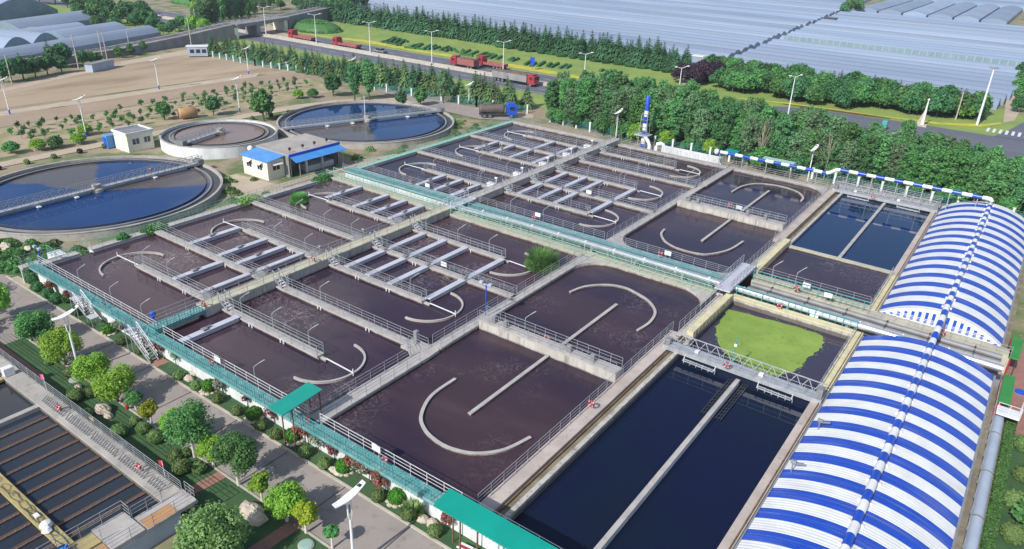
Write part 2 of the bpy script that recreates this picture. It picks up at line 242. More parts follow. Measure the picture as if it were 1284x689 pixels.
dome_s=stripemat('striped_roof_sheet_near',1,2.52,71.85-0.3,0.48,rib=0.28,ribper=0.28)
dome_n=stripemat('striped_roof_sheet_far',1,3.0,80.15-0.25,0.46,rib=0.28,ribper=0.28)
duct_y=stripemat('striped_duct_along',1,2.5,0.3,0.5,rough=0.3)
duct_x=stripemat('striped_duct_across',0,2.56,-22.7,0.5,rough=0.3)
stack_z=stripemat('striped_stack',2,2.6,2.2,0.5,rough=0.3)
# ------------------------------------------------------------------ mesh tools
ORG={}
class MB:
    def __init__(s): s.v=[]; s.f=[]
    def add(s,vs,fs):
        o=len(s.v); s.v+= [tuple(p) for p in vs]; s.f+=[tuple(i+o for i in f) for f in fs]; return s
    def box(s,x0,x1,y0,y1,z0,z1):
        return s.add([(x0,y0,z0),(x1,y0,z0),(x1,y1,z0),(x0,y1,z0),(x0,y0,z1),(x1,y0,z1),(x1,y1,z1),(x0,y1,z1)],[(3,2,1,0),(4,5,6,7),(0,1,5,4),(1,2,6,5),(2,3,7,6),(3,0,4,7)])
    def bevbox(s,x0,x1,y0,y1,z0,z1,b=0.05):
        P=[];
        for z,k in ((z0,b),(z0+b,0),(z1-b,0),(z1,b)):
            P+=[(x0+k,y0+k,z),(x1-k,y0+k,z),(x1-k,y1-k,z),(x0+k,y1-k,z)]
        fs=[(3,2,1,0),(12,13,14,15)]
        for j in range(3):
            for i in range(4): a=j*4+i; b2=j*4+(i+1)%4; fs.append((a,b2,b2+4,a+4))
        return s.add(P,fs)
    def obox(s,p,q,wd,z0,z1):
        p=Vector((p[0],p[1],0)); q=Vector((q[0],q[1],0)); d=(q-p).normalized(); n=Vector((-d.y,d.x,0))*wd/2
        c=[p-n,q-n,q+n,p+n]
        return s.prism([(a.x,a.y) for a in c],z0,z1)
    def prism(s,poly,z0,z1):
        n=len(poly); vs=[(x,y,z0) for x,y in poly]+[(x,y,z1) for x,y in poly]
        fs=[tuple(range(n-1,-1,-1)),tuple(range(n,2*n))]+[(i,(i+1)%n,n+(i+1)%n,n+i) for i in range(n)]
        return s.add(vs,fs)
    def sheet(s,poly,z): return s.add([(p[0],p[1],z) for p in poly],[tuple(range(len(poly)))])
    def bar(s,p,q,wd): return s.tube([p,q],wd/2*1.2,4)
    def tube(s,pts,r,n=8,closed=False):
        pts=[Vector(p) for p in pts]; k=len(pts); rr=r if isinstance(r,(list,tuple)) else [r]*k
        vs=[];fs=[]
        for i,p in enumerate(pts):
            a=pts[(i-1)%k] if (i>0 or closed) else p; b=pts[(i+1)%k] if (i<k-1 or closed) else p
            t=(b-a).normalized(); up=Vector((0,0,1)) if abs(t.z)<0.9 else Vector((1,0,0))
            x=t.cross(up).normalized(); y=x.cross(t)
            for j in range(n):
                an=2*math.pi*(j+0.5)/n; vs.append(p+(x*math.cos(an)+y*math.sin(an))*rr[i])
        for i in range(k if closed else k-1):
            for j in range(n):
                a=i*n+j; b=i*n+(j+1)%n; c=((i+1)%k)*n; fs.append((a,b,c+(j+1)%n,c+j))
        if not closed:
            o=len(vs); vs+=vs[:n]+vs[(k-1)*n:k*n]; fs+= [tuple(o+j for j in range(n-1,-1,-1)),tuple(o+n+j for j in range(n))]
        return s.add(vs,fs)
    def ring(s,cx,cy,r0,r1,z0,z1,n=96,a0=0,a1=2*math.pi):
        full=abs(a1-a0-2*math.pi)<1e-6; k=n if full else n+1; vs=[]
        for i in range(k):
            a=a0+(a1-a0)*i/n; c,d=math.cos(a),math.sin(a)
            vs+=[(cx+r0*c,cy+r0*d,z0),(cx+r1*c,cy+r1*d,z0),(cx+r1*c,cy+r1*d,z1),(cx+r0*c,cy+r0*d,z1)]
        fs=[]
        for i in range(n):
            a=4*i; b=4*((i+1)%k)
            for j in range(4): fs.append((a+j,a+(j+1)%4,b+(j+1)%4,b+j)[::-1])
        if not full: fs+=[(0,1,2,3),(4*n+3,4*n+2,4*n+1,4*n)]
        return s.add(vs,fs)
    def disc(s,cx,cy,r,z,n=96): return s.sheet([(cx+r*math.cos(2*math.pi*i/n),cy+r*math.sin(2*math.pi*i/n)) for i in range(n)],z)
    def lathe(s,cx,cy,prof,n=16):
        vs=[];fs=[]
        for r,z in prof:
            for j in range(n): a=2*math.pi*j/n; vs.append((cx+r*math.cos(a),cy+r*math.sin(a),z))
        for i in range(len(prof)-1):
            for j in range(n): a=i*n+j;b=i*n+(j+1)%n; fs.append((a,b,b+n,a+n))
        k=len(prof); o=len(vs); vs+=vs[:n]+vs[(k-1)*n:k*n]; fs+=[tuple(o+j for j in range(n-1,-1,-1)),tuple(o+n+j for j in range(n))]
        return s.add(vs,fs)
    def merge(s,o,loc=(0,0,0),rz=0,sc_=1.0):
        c,d=math.cos(rz),math.sin(rz)
        return s.add([(loc[0]+sc_*(c*x-d*y),loc[1]+sc_*(d*x+c*y),loc[2]+sc_*z) for x,y,z in o.v],o.f)
    def build(s,name,material,parent=None,origin=None,smooth=False):
        me=bpy.data.meshes.new(name); o=bpy.data.objects.new(name,me)
        org=Vector(ORG[parent.name]) if parent else Vector(origin or (0,0,0))
        me.from_pydata([(x-org.x,y-org.y,z-org.z) for x,y,z in s.v],[],s.f); me.materials.append(material)
        if smooth: me.polygons.foreach_set('use_smooth',[True]*len(me.polygons))
        me.update(); COL.objects.link(o)
        if parent: o.parent=parent
        else: o.location=org
        ORG[o.name]=tuple(org); return o
SEEN={}
def tag(o,label,cat,group=None):
    nw=len(label.split())
    if not 4<=nw<=16: print('BADLEN',nw,label)
    o['label']=label; o['category']=cat
    if group: o['group']=group
    SEEN.setdefault(label,[]).append((o.name,group)); return o
def thing(name,label,cat,loc=(0,0,0),group=None):
    o=bpy.data.objects.new(name,None); o.empty_display_size=0.2; COL.objects.link(o); o.location=loc; ORG[o.name]=tuple(loc); return tag(o,label,cat,group)
def struct(mb,name,material,kind='structure'):
    o=mb.build(name,material); o['kind']=kind; return o
def dup(root,loc,rz=0.0,s=1.0,label=None,group=None,sz=None):
    r=root.copy(); COL.objects.link(r); r.location=loc; r.rotation_euler=(0,0,rz); r.scale=(s,s,sz or s)
    if label: tag(r,label,root['category'],group)
    for ch in root.children:
        c=ch.copy(); COL.objects.link(c); c.parent=r
        for g in ch.children:
            d=g.copy(); COL.objects.link(d); d.parent=c
    ORG[r.name]=tuple(loc); return r
ORD=['first','second','third','fourth','fifth','sixth','seventh','eighth','ninth','tenth','eleventh','twelfth','thirteenth','fourteenth','fifteenth','sixteenth','seventeenth','eighteenth','nineteenth','twentieth']
def rail(mb,p,q,z,h=1.05,n=3,post=1.7,th=0.037):
    p=Vector((p[0],p[1],z)); q=Vector((q[0],q[1],z)); d=q-p; ln=d.length; k=max(1,round(ln/post))
    for i in range(k+1):
        a=p+d*(i/k); mb.bar(a,a+Vector((0,0,h)),th)
    for j in range(n):
        zz=Vector((0,0,h*(1-j*0.9/n))); mb.bar(p+zz,q+zz,th*(1.0 if j==0 else 0.75))
def meshfence(mb,p,q,z,h=1.1,step=0.3,th=0.04,nr=5):
    p=Vector((p[0],p[1],z)); q=Vector((q[0],q[1],z)); d=q-p; k=max(1,round(d.length/step))
    for i in range(k+1):
        a=p+d*(i/k); mb.bar(a,a+Vector((0,0,h)),th*(1.6 if i%4==0 else 0.8))
    for j in range(nr):
        zz=Vector((0,0,h*(1-j*0.95/(nr-1)))); mb.bar(p+zz,q+zz,th*(1.4 if j==0 else 0.8))
# ================================================================== GROUND
g=MB(); g.sheet([(-880,-80),(380,-80),(380,980),(-880,980)],0.0); struct(g,'ground',groundm)
Z=[0.004]
NP=[0]
def patch(name,poly,m,lvl,kind='structure'):
    NP[0]+=1
    return struct(MB().sheet(poly,0.024*lvl+0.0011*(NP[0]%20)),name,m,kind)
def P2(*px): return [at(x,y)[:2] for x,y in px]
patch('plant_road',[(-93,23.35),(-2,23.35),(-2,28.0),(-93,28.0)],plantroad,1)
k=MB(); k.box(-89.5,-2,27.98,28.16,-0.1,0.12); struct(k,'road_kerb',kerbm)
k=MB(); k.box(-74,-34.6,23.2,23.36,-0.1,0.10); k.box(-33.2,-2,23.2,23.36,-0.1,0.10); struct(k,'lawn_kerb',kerbm)
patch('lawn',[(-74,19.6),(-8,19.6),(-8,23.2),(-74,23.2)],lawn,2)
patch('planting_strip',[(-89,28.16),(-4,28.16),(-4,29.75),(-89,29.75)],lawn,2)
patch('corner_plaza',[(-90,12),(-74,12),(-74,23.35),(-90,23.35)],plantroad,1)
j=MB()
for x in (-79.5,-73,-66.5,-60,-53.5,-47,-40.5,-34,-27.5,-21): j.sheet([(x,23.4),(x+0.07,23.4),(x+0.07,27.95),(x,27.95)],0.052)
struct(j,'road_joints',darkm)
patch('brick_path',[(-42.9,19.7),(-41.9,19.7),(-41.6,23.3),(-42.6,23.3)],brick,3)
patch('brick_path',[(-34.9,10),(-33.9,10),(-33.3,23.3),(-34.4,23.3)],brick,3)
patch('brick_path',[(-75.5,20.6),(-66,20.6),(-66,21.3),(-75.5,21.3)],brick,3)
patch('brick_pad',[(-60.6,28.2),(-59.3,28.2),(-59.3,29.4),(-60.6,29.4)],brick,3)
patch('side_path',[(-88.6,28.2),(-84.6,28.2),(-84.6,28.9),(-88.6,28.9)],pathm,3)
patch('west_verge',[(-90,28.2),(-99,36),(-93,31.5),(-86.5,31.5)],lawn,1)
# far ground
patch('dirt_field',P2((0,137),(0,116),(140,84),(235,66),(262,66),(330,80),(430,103),(402,97),(316,93),(200,109)),dirt,1)
patch('soil_strip',[(-166,20),(-157.5,20),(-156,128),(-165.5,128)],dirt2,1)
patch('dirt_track',[(-170.2,20),(-166.2,20),(-165.2,118),(-169,122)],pathm,2)
patch('field_edge_track',P2((0,117),(0,112),(150,78),(232,63),(258,63),(258,67),(236,69),(150,83)),pathm,2)
patch('nursery_soil',[(-157,30),(-136.5,30),(-138.5,122),(-155.5,126)],nursery,1)
patch('service_lane',[(-134.5,20),(-131.5,20),(-131.5,86),(-130,104),(-127.5,113),(-122,121),(-114,124.5),(-100,127.5),(-88,131),(-90,134),(-104,129.8),(-117,127.5),(-126,123),(-131,114),(-133.5,104),(-134.5,86)],pathm,3)
patch('service_road',P2((470,112),(500,112),(600,138),(640,146),(640,152),(600,150),(560,141),(480,117)),plantroad,4)
patch('gravel_yard',[(-102,60),(-86.5,60),(-86.5,84),(-92.5,84),(-93,68),(-102,67)],pathm,2)
patch('gravel_yard',[(-93.5,84),(-86.5,84),(-86.5,96),(-90,96)],pathm,3)
patch('brick_path',[(-91.2,67.5),(-89.9,67.5),(-89.9,83),(-91.2,83)],brick,4)
# highway
patch('verge',[(-420,141),(40,141),(40,153.4),(-420,153.4)],vergem,1)
patch('highway',[(-460,153.4),(60,153.4),(60,175.4),(-460,175.4)],asphalt,2)
patch('highway',[(-62,175.4),(60,175.4),(60,188.5),(-22,188.2),(-46,186.2),(-56,181)],asphalt,3)
patch('side_street',[(-7,188.5),(14,188.5),(14,330),(-1.5,330),(-2.5,212),(-4.5,200)],asphalt,3)
lm=MB()
for y in (153.9,161.9,164.6,174.9): lm.sheet([(-460,y),(-58 if y>170 else 50,y),(-58 if y>170 else 50,y+0.18),(-460,y+0.18)],0.104)
for y in (157.8,169.8):
    for i in range(52): x=-300+i*6.5; lm.sheet([(x,y),(x+3,y),(x+3,y+0.16),(x,y+0.16)],0.104)
for i in range(12):
    x=-9+i*1.2; lm.sheet([(x,191.5),(x+0.55,191.5),(x+0.55,196),(x,196)],0.124)
struct(lm,'road_markings',whitem)
b=MB(); b.box(-460,50,162.35,162.75,0,0.75); b.box(-460,50,163.75,164.15,0,0.75); b.box(-460,50,162.75,163.75,0,0.4)
tag(b.build('median_barrier',kerbm),'low pale concrete barrier running down the middle of the highway','barrier')
patch('grass_bank',[(-232,175.4),(-62,175.4),(-56,181),(-46,186.2),(-22,188.2),(-7,188.5),(-4.5,200),(-2.5,212),(-5,222),(-90,222),(-232,216)],vergem,1)
def strip(name,pts,wd,m,lvl):
    a=[];b=[]
    for i,(x,y) in enumerate(pts):
        w_=wd[i] if isinstance(wd,list) else wd; a.append((x,y-w_/2)); b.append((x,y+w_/2))
    return patch(name,a+b[::-1],m,lvl)
strip('yellow_flower_bed',[(-222,176.8),(-205,178.0),(-192,180.5),(-178,180.0),(-165,179.0),(-150,179.6),(-142,178.5),(-128,180),(-112,179.2),(-98,178.5)],[1,2.2,5,4,3.2,4.2,2.6,5,4,2],yellowfl,3)
strip('yellow_flower_bed',[(-64,184.6),(-52,188.2),(-40,189.8),(-30,190.6),(-18,192.6),(-10,198),(-7,204)],[1.0,1.6,1.2,1.0,2.6,3.4,2.0],yellowfl,3)
strip('maroon_flower_bed',[(-52,186.8),(-44,188.0),(-36,188.6),(-28,189.2)],[0.5,1.6,1.8,0.6],maroonfl,4)
patch('dirt_ramp',P2((855,107),(872,80),(890,78),(905,82),(893,92),(880,107)),pathm,3)
patch('dirt_yard',P2((1258,155),(1262,118),(1272,100),(1284,103),(1284,130),(1272,152)),pathm,3)
patch('overpass_apron',P2((328,47),(336,30),(352,40),(372,47),(396,48),(372,50)),pathm,3)
# ================================================================== TANK WATER
def sheetw(name,x0,x1,y0,y1,z,m): return struct(MB().sheet([(x0,y0),(x1,y0),(x1,y1),(x0,y1)],z),name,m)
WZ=1.80; SZ=1.45; DZ=2.2
sheetw('aeration_water',-84.9,-39.6,29.8,71.9,WZ,w_brown); sheetw('aeration_water',-84.9,-39.6,77.2,118.9,WZ,w_brown)
sheetw('aeration_water',-39.6,-23.0,29.8,72.6,WZ,w_east); sheetw('aeration_water',-39.6,-23.0,77.2,119,WZ,w_east)
sheetw('settler_water',-22.0,-8.6,29.8,72.8,SZ,w_navy); sheetw('settler_water',-22.0,-8.6,79.6,91.7,WZ+0.03,w_east); sheetw('settler_water',-22.0,-8.6,91.7,118.2,WZ,w_blue)
# duckweed
px=[(905,386),(911,394),(898,410),(897,420),(904,437),(915,449),(935,459),(957,469),(973,472),(990,468),(1006,460),(1012,450),(1024,441),(1031,436),(1033,428),(1029,420),(1000,410),(960,400),(925,391)]
poly=[]
for i in range(len(px)):
    a=at(*px[i],SZ); b=at(*px[(i+1)%len(px)],SZ)
    for t in range(4):
        q=a.lerp(b,t/4); wv=.07*math.sin(i*2.1+t*1.7)+.05*math.sin(i*5.3+t*3.1); poly.append((q.x+wv+rnd.uniform(-.06,.06),q.y+wv*.6+rnd.uniform(-.06,.06)))
mbd=MB().sheet(poly,SZ+0.012)
for k in range(170):
    e=poly[rnd.randrange(len(poly))]; ex,ey=e[0]+rnd.gauss(0,.3),e[1]+rnd.gauss(0,.3); r0=rnd.uniform(.02,.09)
    if -21.2<ex<-9.3 and 59.5<ey<72.3: mbd.sheet([(ex+r0*math.cos(a_*1.05)*rnd.uniform(.6,1.2),ey+r0*math.sin(a_*1.05)*rnd.uniform(.6,1.2)) for a_ in range(6)],SZ+0.008+.00002*k)
o=mbd.build('duckweed_mat',algae); o['kind']='stuff'; tag(o,'bright green duckweed mat floating on the tank beside the pipe gallery','duckweed')
# ================================================================== DIVIDER WALLS
SY=[36.85,43.45,50.75,57.55,64.65]; NY=[84.3,91.0,98.2,105.4,112.4]
BLK={'near left':(-84.5,-62.6,SY,0),'near middle':(-61.0,-39.9,SY,1),'far left':(-84.5,-62.6,NY,0),'far middle':(-61.0,-39.9,NY,1)}
WALLS=[]  # (phrase,x0,x1,y)
GW='concrete dividers of the aeration tanks'
for bn,(x0,x1,ys,side) in BLK.items():
    for i,y in enumerate(ys):
        dead=(i%2==0)
        a,b=x0,x1
        if dead:
            if side==0: a=-76.8
            else: b=-46.7
        lab=('dead end' if dead else 'full length')+' concrete divider with railings, %s from the front, %s tank block'%(ORD[i],bn)
        t=thing('tank_divider',lab,'divider wall',((a+b)/2,y,0),GW)
        MB().box(a,b,y-0.27,y+0.27,-0.2,DZ-0.16).build('wall',facing,t)
        MB().box(a,b,y-0.42,y+0.42,DZ-0.16,DZ).build('deck',deckm,t)
        for s in (-1,1):
            r=MB(); rail(r,(a+0.05,y+s*0.38),(b-0.05,y+s*0.38),DZ); r.build('railing',railm,t)
        if dead:
            e=a if side==0 else b; d=-1 if side==0 else 1
            r=MB(); rail(r,(e,y-0.38),(e,y+0.38),DZ); r.build('railing',railm,t)
            MB().box(min(e,e+d*0.8),max(e,e+d*0.8),y-0.15,y+0.15,-0.2,2.03).build('wall_nose',facing,t)
        for f_ in (0.33,0.66):
            xx=a+(b-a)*f_
            for dd in (-0.22,0.22): MB().tube([(xx+dd,y-0.47,DZ-0.1),(xx+dd,y-0.47,1.5)],0.07,6).build('drain_pipe',whitem,t)
        WALLS.append((('divider %s, %s block'%(ORD[i],bn)),a,b,y))
# aerator covers (planks spanning lanes)
COV={'near left':{1:[-70.5],2:[-77.7,-72.2,-68.8],3:[],12:[-65.5],5:[-78.0,-72.5,-69.0,-65.8]},
     'near middle':{0:[-58.3],23:[-58.9,-55.5,-52.1,-46.6]},
     'far left':{0:[-72.4,-69.0,-65.6],3:[-78.0,-74.5],34:[-70.5,-65.8],2:[]},
     'far middle':{12:[-58.8,-55.3,-52.5,-46.7]}}
EDGE={'near left':[29.9]+SY+[71.9],'near middle':[29.9]+SY+[71.9],'far left':[77.2]+NY+[118.9],'far middle':[77.2]+NY+[118.9]}
SPAN={0:(0,1),1:(1,2),2:(2,3),3:(3,4),4:(4,5),5:(5,6),12:(1,3),23:(3,5),34:(3,5)}
SPAN_T={0:'the first lane',1:'the second lane',2:'the third lane',3:'the fourth lane',5:'the last lane',12:'lanes two and three',23:'lanes four and five',34:'lanes four and five'}
def cover(bn,x,y0,y1,lab):
    t=thing('aerator_cover',lab,'aerator cover',(x,(y0+y1)/2,0),'steel covers over the brush aerators')
    MB().bevbox(x-0.36,x+0.36,y0+0.35,y1-0.35,DZ+0.02,DZ+0.14,0.03).build('top_plate',coverm,t)
    c=MB(); c.box(x-0.30,x-0.26,y0+0.5,y1-0.5,1.86,DZ+0.02); c.box(x+0.26,x+0.30,y0+0.5,y1-0.5,1.86,DZ+0.02); c.build('splash_skirt',coverm,t)
    ym=(y0+y1)/2-0.4
    c=MB(); c.bevbox(x-0.26,x+0.26,ym-0.4,ym+0.1,DZ+0.14,DZ+0.34,0.03); c.tube([(x-0.1,ym+0.15,DZ+0.26),(x-0.1,ym+0.55,DZ+0.26)],0.11,8); c.build('drive_motor',greym,t)
    MB().tube([(x,y0+0.6,1.72),(x,y1-0.6,1.72)],0.2,10).build('brush_rotor',darkm,t)
for bn,d in COV.items():
    for sp,xs in d.items():
        e=EDGE[bn]; i0,i1=SPAN[sp]
        if bn=='far middle' and sp==12: i0,i1=1,3
        for q,x in enumerate(sorted(xs)):
            pos='only one there' if len(xs)==1 else ORD[q]+' from the left'
            if bn=='near middle' and sp==23: i0,i1=3,5
            cover(bn,x,e[i0],e[i1],'steel plank over %s of the %s block, %s'%(SPAN_T[sp],bn,pos))
# curved baffles
def arcpts(cx,cy,rad,a0,a1,n=28): return [(cx+rad*math.cos(R(a0+(a1-a0)*i/n)),cy+rad*math.sin(R(a0+(a1-a0)*i/n))) for i in range(n+1)]
def baffle(cx,cy,rad,a0,a1,lab,wd=0.15,ztop=1.98,tie=None,grp='curved baffles in the brown water',mtl=concrete):
    t=thing('curved_baffle',lab,'baffle',(cx,cy,0),grp)
    mb=MB(); mb.ring(cx,cy,rad-wd/2,rad+wd/2,-0.2,ztop,28,R(a0),R(a1)); mb.build('curved_wall',mtl,t)
    mb=MB(); mb.ring(cx,cy,rad-wd/2-0.02,rad+wd/2+0.02,ztop,ztop+0.04,28,R(a0),R(a1)); mb.build('coping',deckm,t)
    if tie:
        mb=MB(); mb.bar((tie[0],tie[1],ztop+0.12),(tie[2],tie[3],ztop+0.12),0.1); mb.tube([(tie[2],tie[3],1.0),(tie[2],tie[3],ztop+0.5)],0.05,6); mb.build('tie_rod',whitem,t)
for bn,ys in (('near left',SY),('far left',NY)):
    for i in (0,2,4):
        y=ys[i]; baffle(-77.6,y-0.1,3.5,90,270,'curved pale baffle round the left end of the %s divider, %s block'%(ORD[i],bn),tie=(-76.8,y,-81.2,y-0.1))
for bn,ys in (('near middle',SY),('far middle',NY)):
    for i in (0,2,4):
        y=ys[i]; baffle(-46.0,y-0.1,3.5,-90,90,'curved pale baffle round the right end of the %s divider, %s block'%(ORD[i],bn),tie=(-45.9,y,-42.4,y-0.1))
def bigarc(lab,pts):
    # smooth baffle following measured centre line points
    P=[Vector((x*.989,y*.989,0)) for x,y in pts]; out=[]
    for i in range(len(P)-1):
        p0=P[max(0,i-1)];p1=P[i];p2=P[i+1];p3=P[min(len(P)-1,i+2)]
        for k in range(8):
            t=k/8; out.append(0.5*((2*p1)+(p2-p0)*t+(2*p0-5*p1+4*p2-p3)*t*t+(3*p1-p0-3*p2+p3)*t**3))
    out.append(P[-1])
    th=thing('curved_baffle',lab,'baffle',(sum(p.x for p in P)/len(P),sum(p.y for p in P)/len(P),0),'large curved baffles of the end tanks')
    for wd,z0,z1,nm,mt in ((0.22,-0.2,1.97,'curved_wall',facing),(0.29,1.97,2.01,'coping',deckm)):
        mb=MB(); L_=[];Rr=[]
        for i,p in enumerate(out):
            d=(out[min(i+1,len(out)-1)]-out[max(i-1,0)]).normalized(); n_=Vector((-d.y,d.x,0))*wd/2; L_.append(p+n_); Rr.append(p-n_)
        k=len(out); vs=[(p.x,p.y,z) for z in (z0,z1) for p in L_]+[(p.x,p.y,z) for z in (z0,z1) for p in Rr]
        fs=[]
        for i in range(k-1): fs+=[(i,i+1,k+i+1,k+i)[::-1],(2*k+i,2*k+i+1,3*k+i+1,3*k+i),(k+i,k+i+1,3*k+i+1,3*k+i)[::-1]]
        fs+=[(0,k,3*k,2*k),(k-1,2*k-1,4*k-1,3*k-1)[::-1]]
        mb.add(vs,fs); mb.build(nm,mt,th)
def mir(pts): return [(x,149.3-y) for x,y in pts]
pD=[(-36.6,63.3),(-36.0,65.6),(-34.4,67.5),(-32.6,68.2),(-31.0,67.9),(-28.9,67.0),(-27.2,65.2),(-26.6,62.8),(-26.8,60.4)]
pE=[(-35.4,42.3),(-35.3,39.0),(-34.1,36.4),(-32.6,35.2),(-30.8,34.7),(-29.2,34.8),(-27.6,35.5),(-26.2,37.2),(-25.5,39.7)]
bigarc('large hook shaped baffle beyond the deep cross wall in the near end tank',pD)
bigarc('large U shaped baffle nearest the front walkway in the near end tank',pE)
bigarc('large hook shaped baffle beside the pipe gallery in the far end tank',[(-36.7,87.5),(-36.3,85.6),(-35.0,83.8),(-33.4,82.8),(-31.7,82.5),(-30.0,82.7),(-28.7,83.5),(-27.3,86.5),(-26.9,90.5)])
bigarc('large U shaped baffle under the north wall in the far end tank',[(-35.5,109),(-35.3,112.4),(-34.4,114.9),(-33.3,116.1),(-31.0,116.9),(-28.6,116.5),(-27.1,115.5),(-26.0,113.6),(-25.8,112.0)])
def straight(lab,x,y0,y1,z=1.97,wd=0.26,m_=facing,nm='straight_baffle'):
    t=thing(nm,lab,'baffle',(x,(y0+y1)/2,0),'straight baffles of the end tanks and settlers')
    MB().box(x-wd/2,x+wd/2,y0,y1,-0.2,z).build('wall',m_,t); MB().bevbox(x-wd/2-0.05,x+wd/2+0.05,y0-0.05,y1+0.05,z,z+0.08,0.02).build('coping',deckm,t); return t
straight('long straight baffle passing under the deep cross wall of the near end tank',-30.8,38.6,63.3)
straight('long straight baffle passing under the deep cross wall of the far end tank',-30.8,86.0,112.0)
straight('pale straight partition down the middle of the near dark blue settler',-15.3,29.0,57.4,2.0,0.30,whitew)
straight('pale straight partition down the middle of the far dark blue settler',-15.35,92.2,118.2,2.0,0.30,whitew)
# ================================================================== RAISED MAIN CHANNEL
def channel(lab,y0,y1,ys,far):
    t=thing('raised_channel',lab,'channel wall',(-61.8,(y0+y1)/2,0),'raised concrete distribution channels')
    cz=2.9
    MB().box(-62.5,-61.1,y0+(5.2 if not far else 0),y1,-0.2,cz-0.16).build('channel_wall',facing,t)
    MB().box(-62.62,-61.0,y0+(5.2 if not far else 0),y1,cz-0.16,cz).build('coping',palecop if not far else deckm,t)
    if not far: 
        MB().box(-62.5,-61.1,y0,y0+5.2,cz-0.55,cz-0.16).build('bridge_deck',tealdeck,t)
        r=MB(); meshfence(r,(-61.1,y0),(-61.1,y0+5.2),cz-0.6,1.1); r.build('mesh_railing',tealm,t)
    for x in (-62.5,-61.1):
        r=MB(); rail(r,(x,y0),(x,y1),cz-0.02,0.95,2,2.0,0.05); r.build('railing',railm,t)
    gb=MB()
    for y in ys:
        gb.bevbox(-64.3,-62.9,y-0.3,y+0.3,DZ+0.02,DZ+0.7,0.06); gb.tube([(-62.75,y,2.9),(-62.75,y,3.9)],0.06,6); gb.tube([(-62.95,y,3.75),(-62.55,y,3.75)],0.16,10)
    gb.build('gate_drive',greym if not far else whitem,t)
    return t
channel('raised channel with pale yellow coping crossing the near tank blocks',29.6,72.0,SY[:5],False)
channel('raised grey channel with railings crossing the far tank blocks',77.4,120.0,NY[:5],True)
def steps(lab,x,y,far):
    t=thing('channel_steps',lab,'steps',(x,y,0),'short white steps down from the raised channels')
    s=MB()
    for i in range(3): s.box(x+i*0.3,x+i*0.3+0.28,y-0.33,y+0.33,DZ+0.5-i*0.2-0.05,DZ+0.5-i*0.2)
    s.build('tread',whitem,t)
    for sg in (-1,1):
        h=MB(); h.bar((x-0.3,y+sg*0.38,DZ+1.75),(x+1.0,y+sg*0.38,DZ+0.95),0.09); h.bar((x-0.3,y+sg*0.38,DZ+0.7),(x-0.3,y+sg*0.38,DZ+1.75),0.07); h.bar((x+1.0,y+sg*0.38,DZ),(x+1.0,y+sg*0.38,DZ+0.95),0.07); h.bar((x-0.1,y+sg*0.38,DZ+0.75),(x+0.95,y+sg*0.38,DZ+0.1),0.09)
        h.build('handrail',railm,t)
for bn,ys in (('near middle',SY),('far middle',NY)):
    for i,y in enumerate(ys): steps('white steps from the raised channel to the %s divider of the %s block'%(ORD[i],bn),-61.0,y,False)
# ================================================================== CROSS WALLS (zigzag)
def wallthing(name,lab,cat,boxes,rails_,grp=None,deckmat=deckm,fmat=facing,railmat=railm,dz=DZ,fence=None,rh=1.05,slab=0.16):
    cx=sum(b[0]+b[1] for b in boxes)/2/len(boxes); cy=sum(b[2]+b[3] for b in boxes)/2/len(boxes)
    t=thing(name,lab,cat,(cx,cy,0),grp)
    for b in boxes:
        MB().box(b[0]+0.1,b[1]-0.1,b[2]+0.1,b[3]-0.1,-0.2,dz-slab).build('wall',fmat,t)
        MB().box(b[0],b[1],b[2],b[3],dz-slab,dz).build('deck',deckmat,t)
    for (p,q) in rails_:
        r=MB(); rail(r,p,q,dz,rh); r.build('railing',railmat,t)
    for (p,q) in (fence or []):
        r=MB(); meshfence(r,p,q,dz-0.25,1.35); r.build('mesh_fence',tealm,t)
    return t
wallthing('cross_wall','zigzag concrete walkway between near middle block and near end tank','walkway wall',[(-40.35,-38.85,30.0,41.9)],[((-40.25,30.1),(-40.25,41.8)),((-38.95,30.1),(-38.95,41.6))],'cross walls of the aeration tanks')
t=thing('walkway_landing','angled concrete landing where the zigzag walkway meets the full divider','landing',(-40.3,43.4,0))
MB().prism([(-40.4,41.9),(-38.85,41.9),(-39.0,44.3),(-39.6,44.6),(-42.4,44.2),(-42.3,42.6),(-41.4,42.6)],DZ-0.3,DZ+0.004).build('deck',deckm,t)
r=MB(); rail(r,(-42.3,42.65),(-41.4,42.65),DZ); rail(r,(-41.4,42.6),(-40.4,41.9),DZ); r.build('railing',railm,t)
r=MB(); r.bevbox(-41.7,-41.3,43.7,44.1,DZ,DZ+1.3,0.04); r.build('control_box',greym,t)
wallthing('cross_wall','straight concrete walkway from the angled landing to the pipe gallery','walkway wall',[(-40.2,-39.0,44.5,71.6)],[((-40.1,44.6),(-40.1,71.5)),((-39.1,44.6),(-39.1,71.5))],'cross walls of the aeration tanks')
wallthing('cross_wall','straight concrete walkway from the pipe gallery past the far middle block','walkway wall',[(-40.2,-39.1,77.5,107.0)],[((-40.1,77.6),(-40.1,107)),((-39.2,77.6),(-39.2,98))],'cross walls of the aeration tanks')
wallthing('cross_wall','sloping concrete walkway reaching the north wall beside the far end tank','walkway wall',[(-40.3,-39.0,107.02,118.6)],[((-40.2,107.1),(-40.2,118.5)),((-39.1,107.1),(-39.1,118.5))],'cross walls of the aeration tanks')
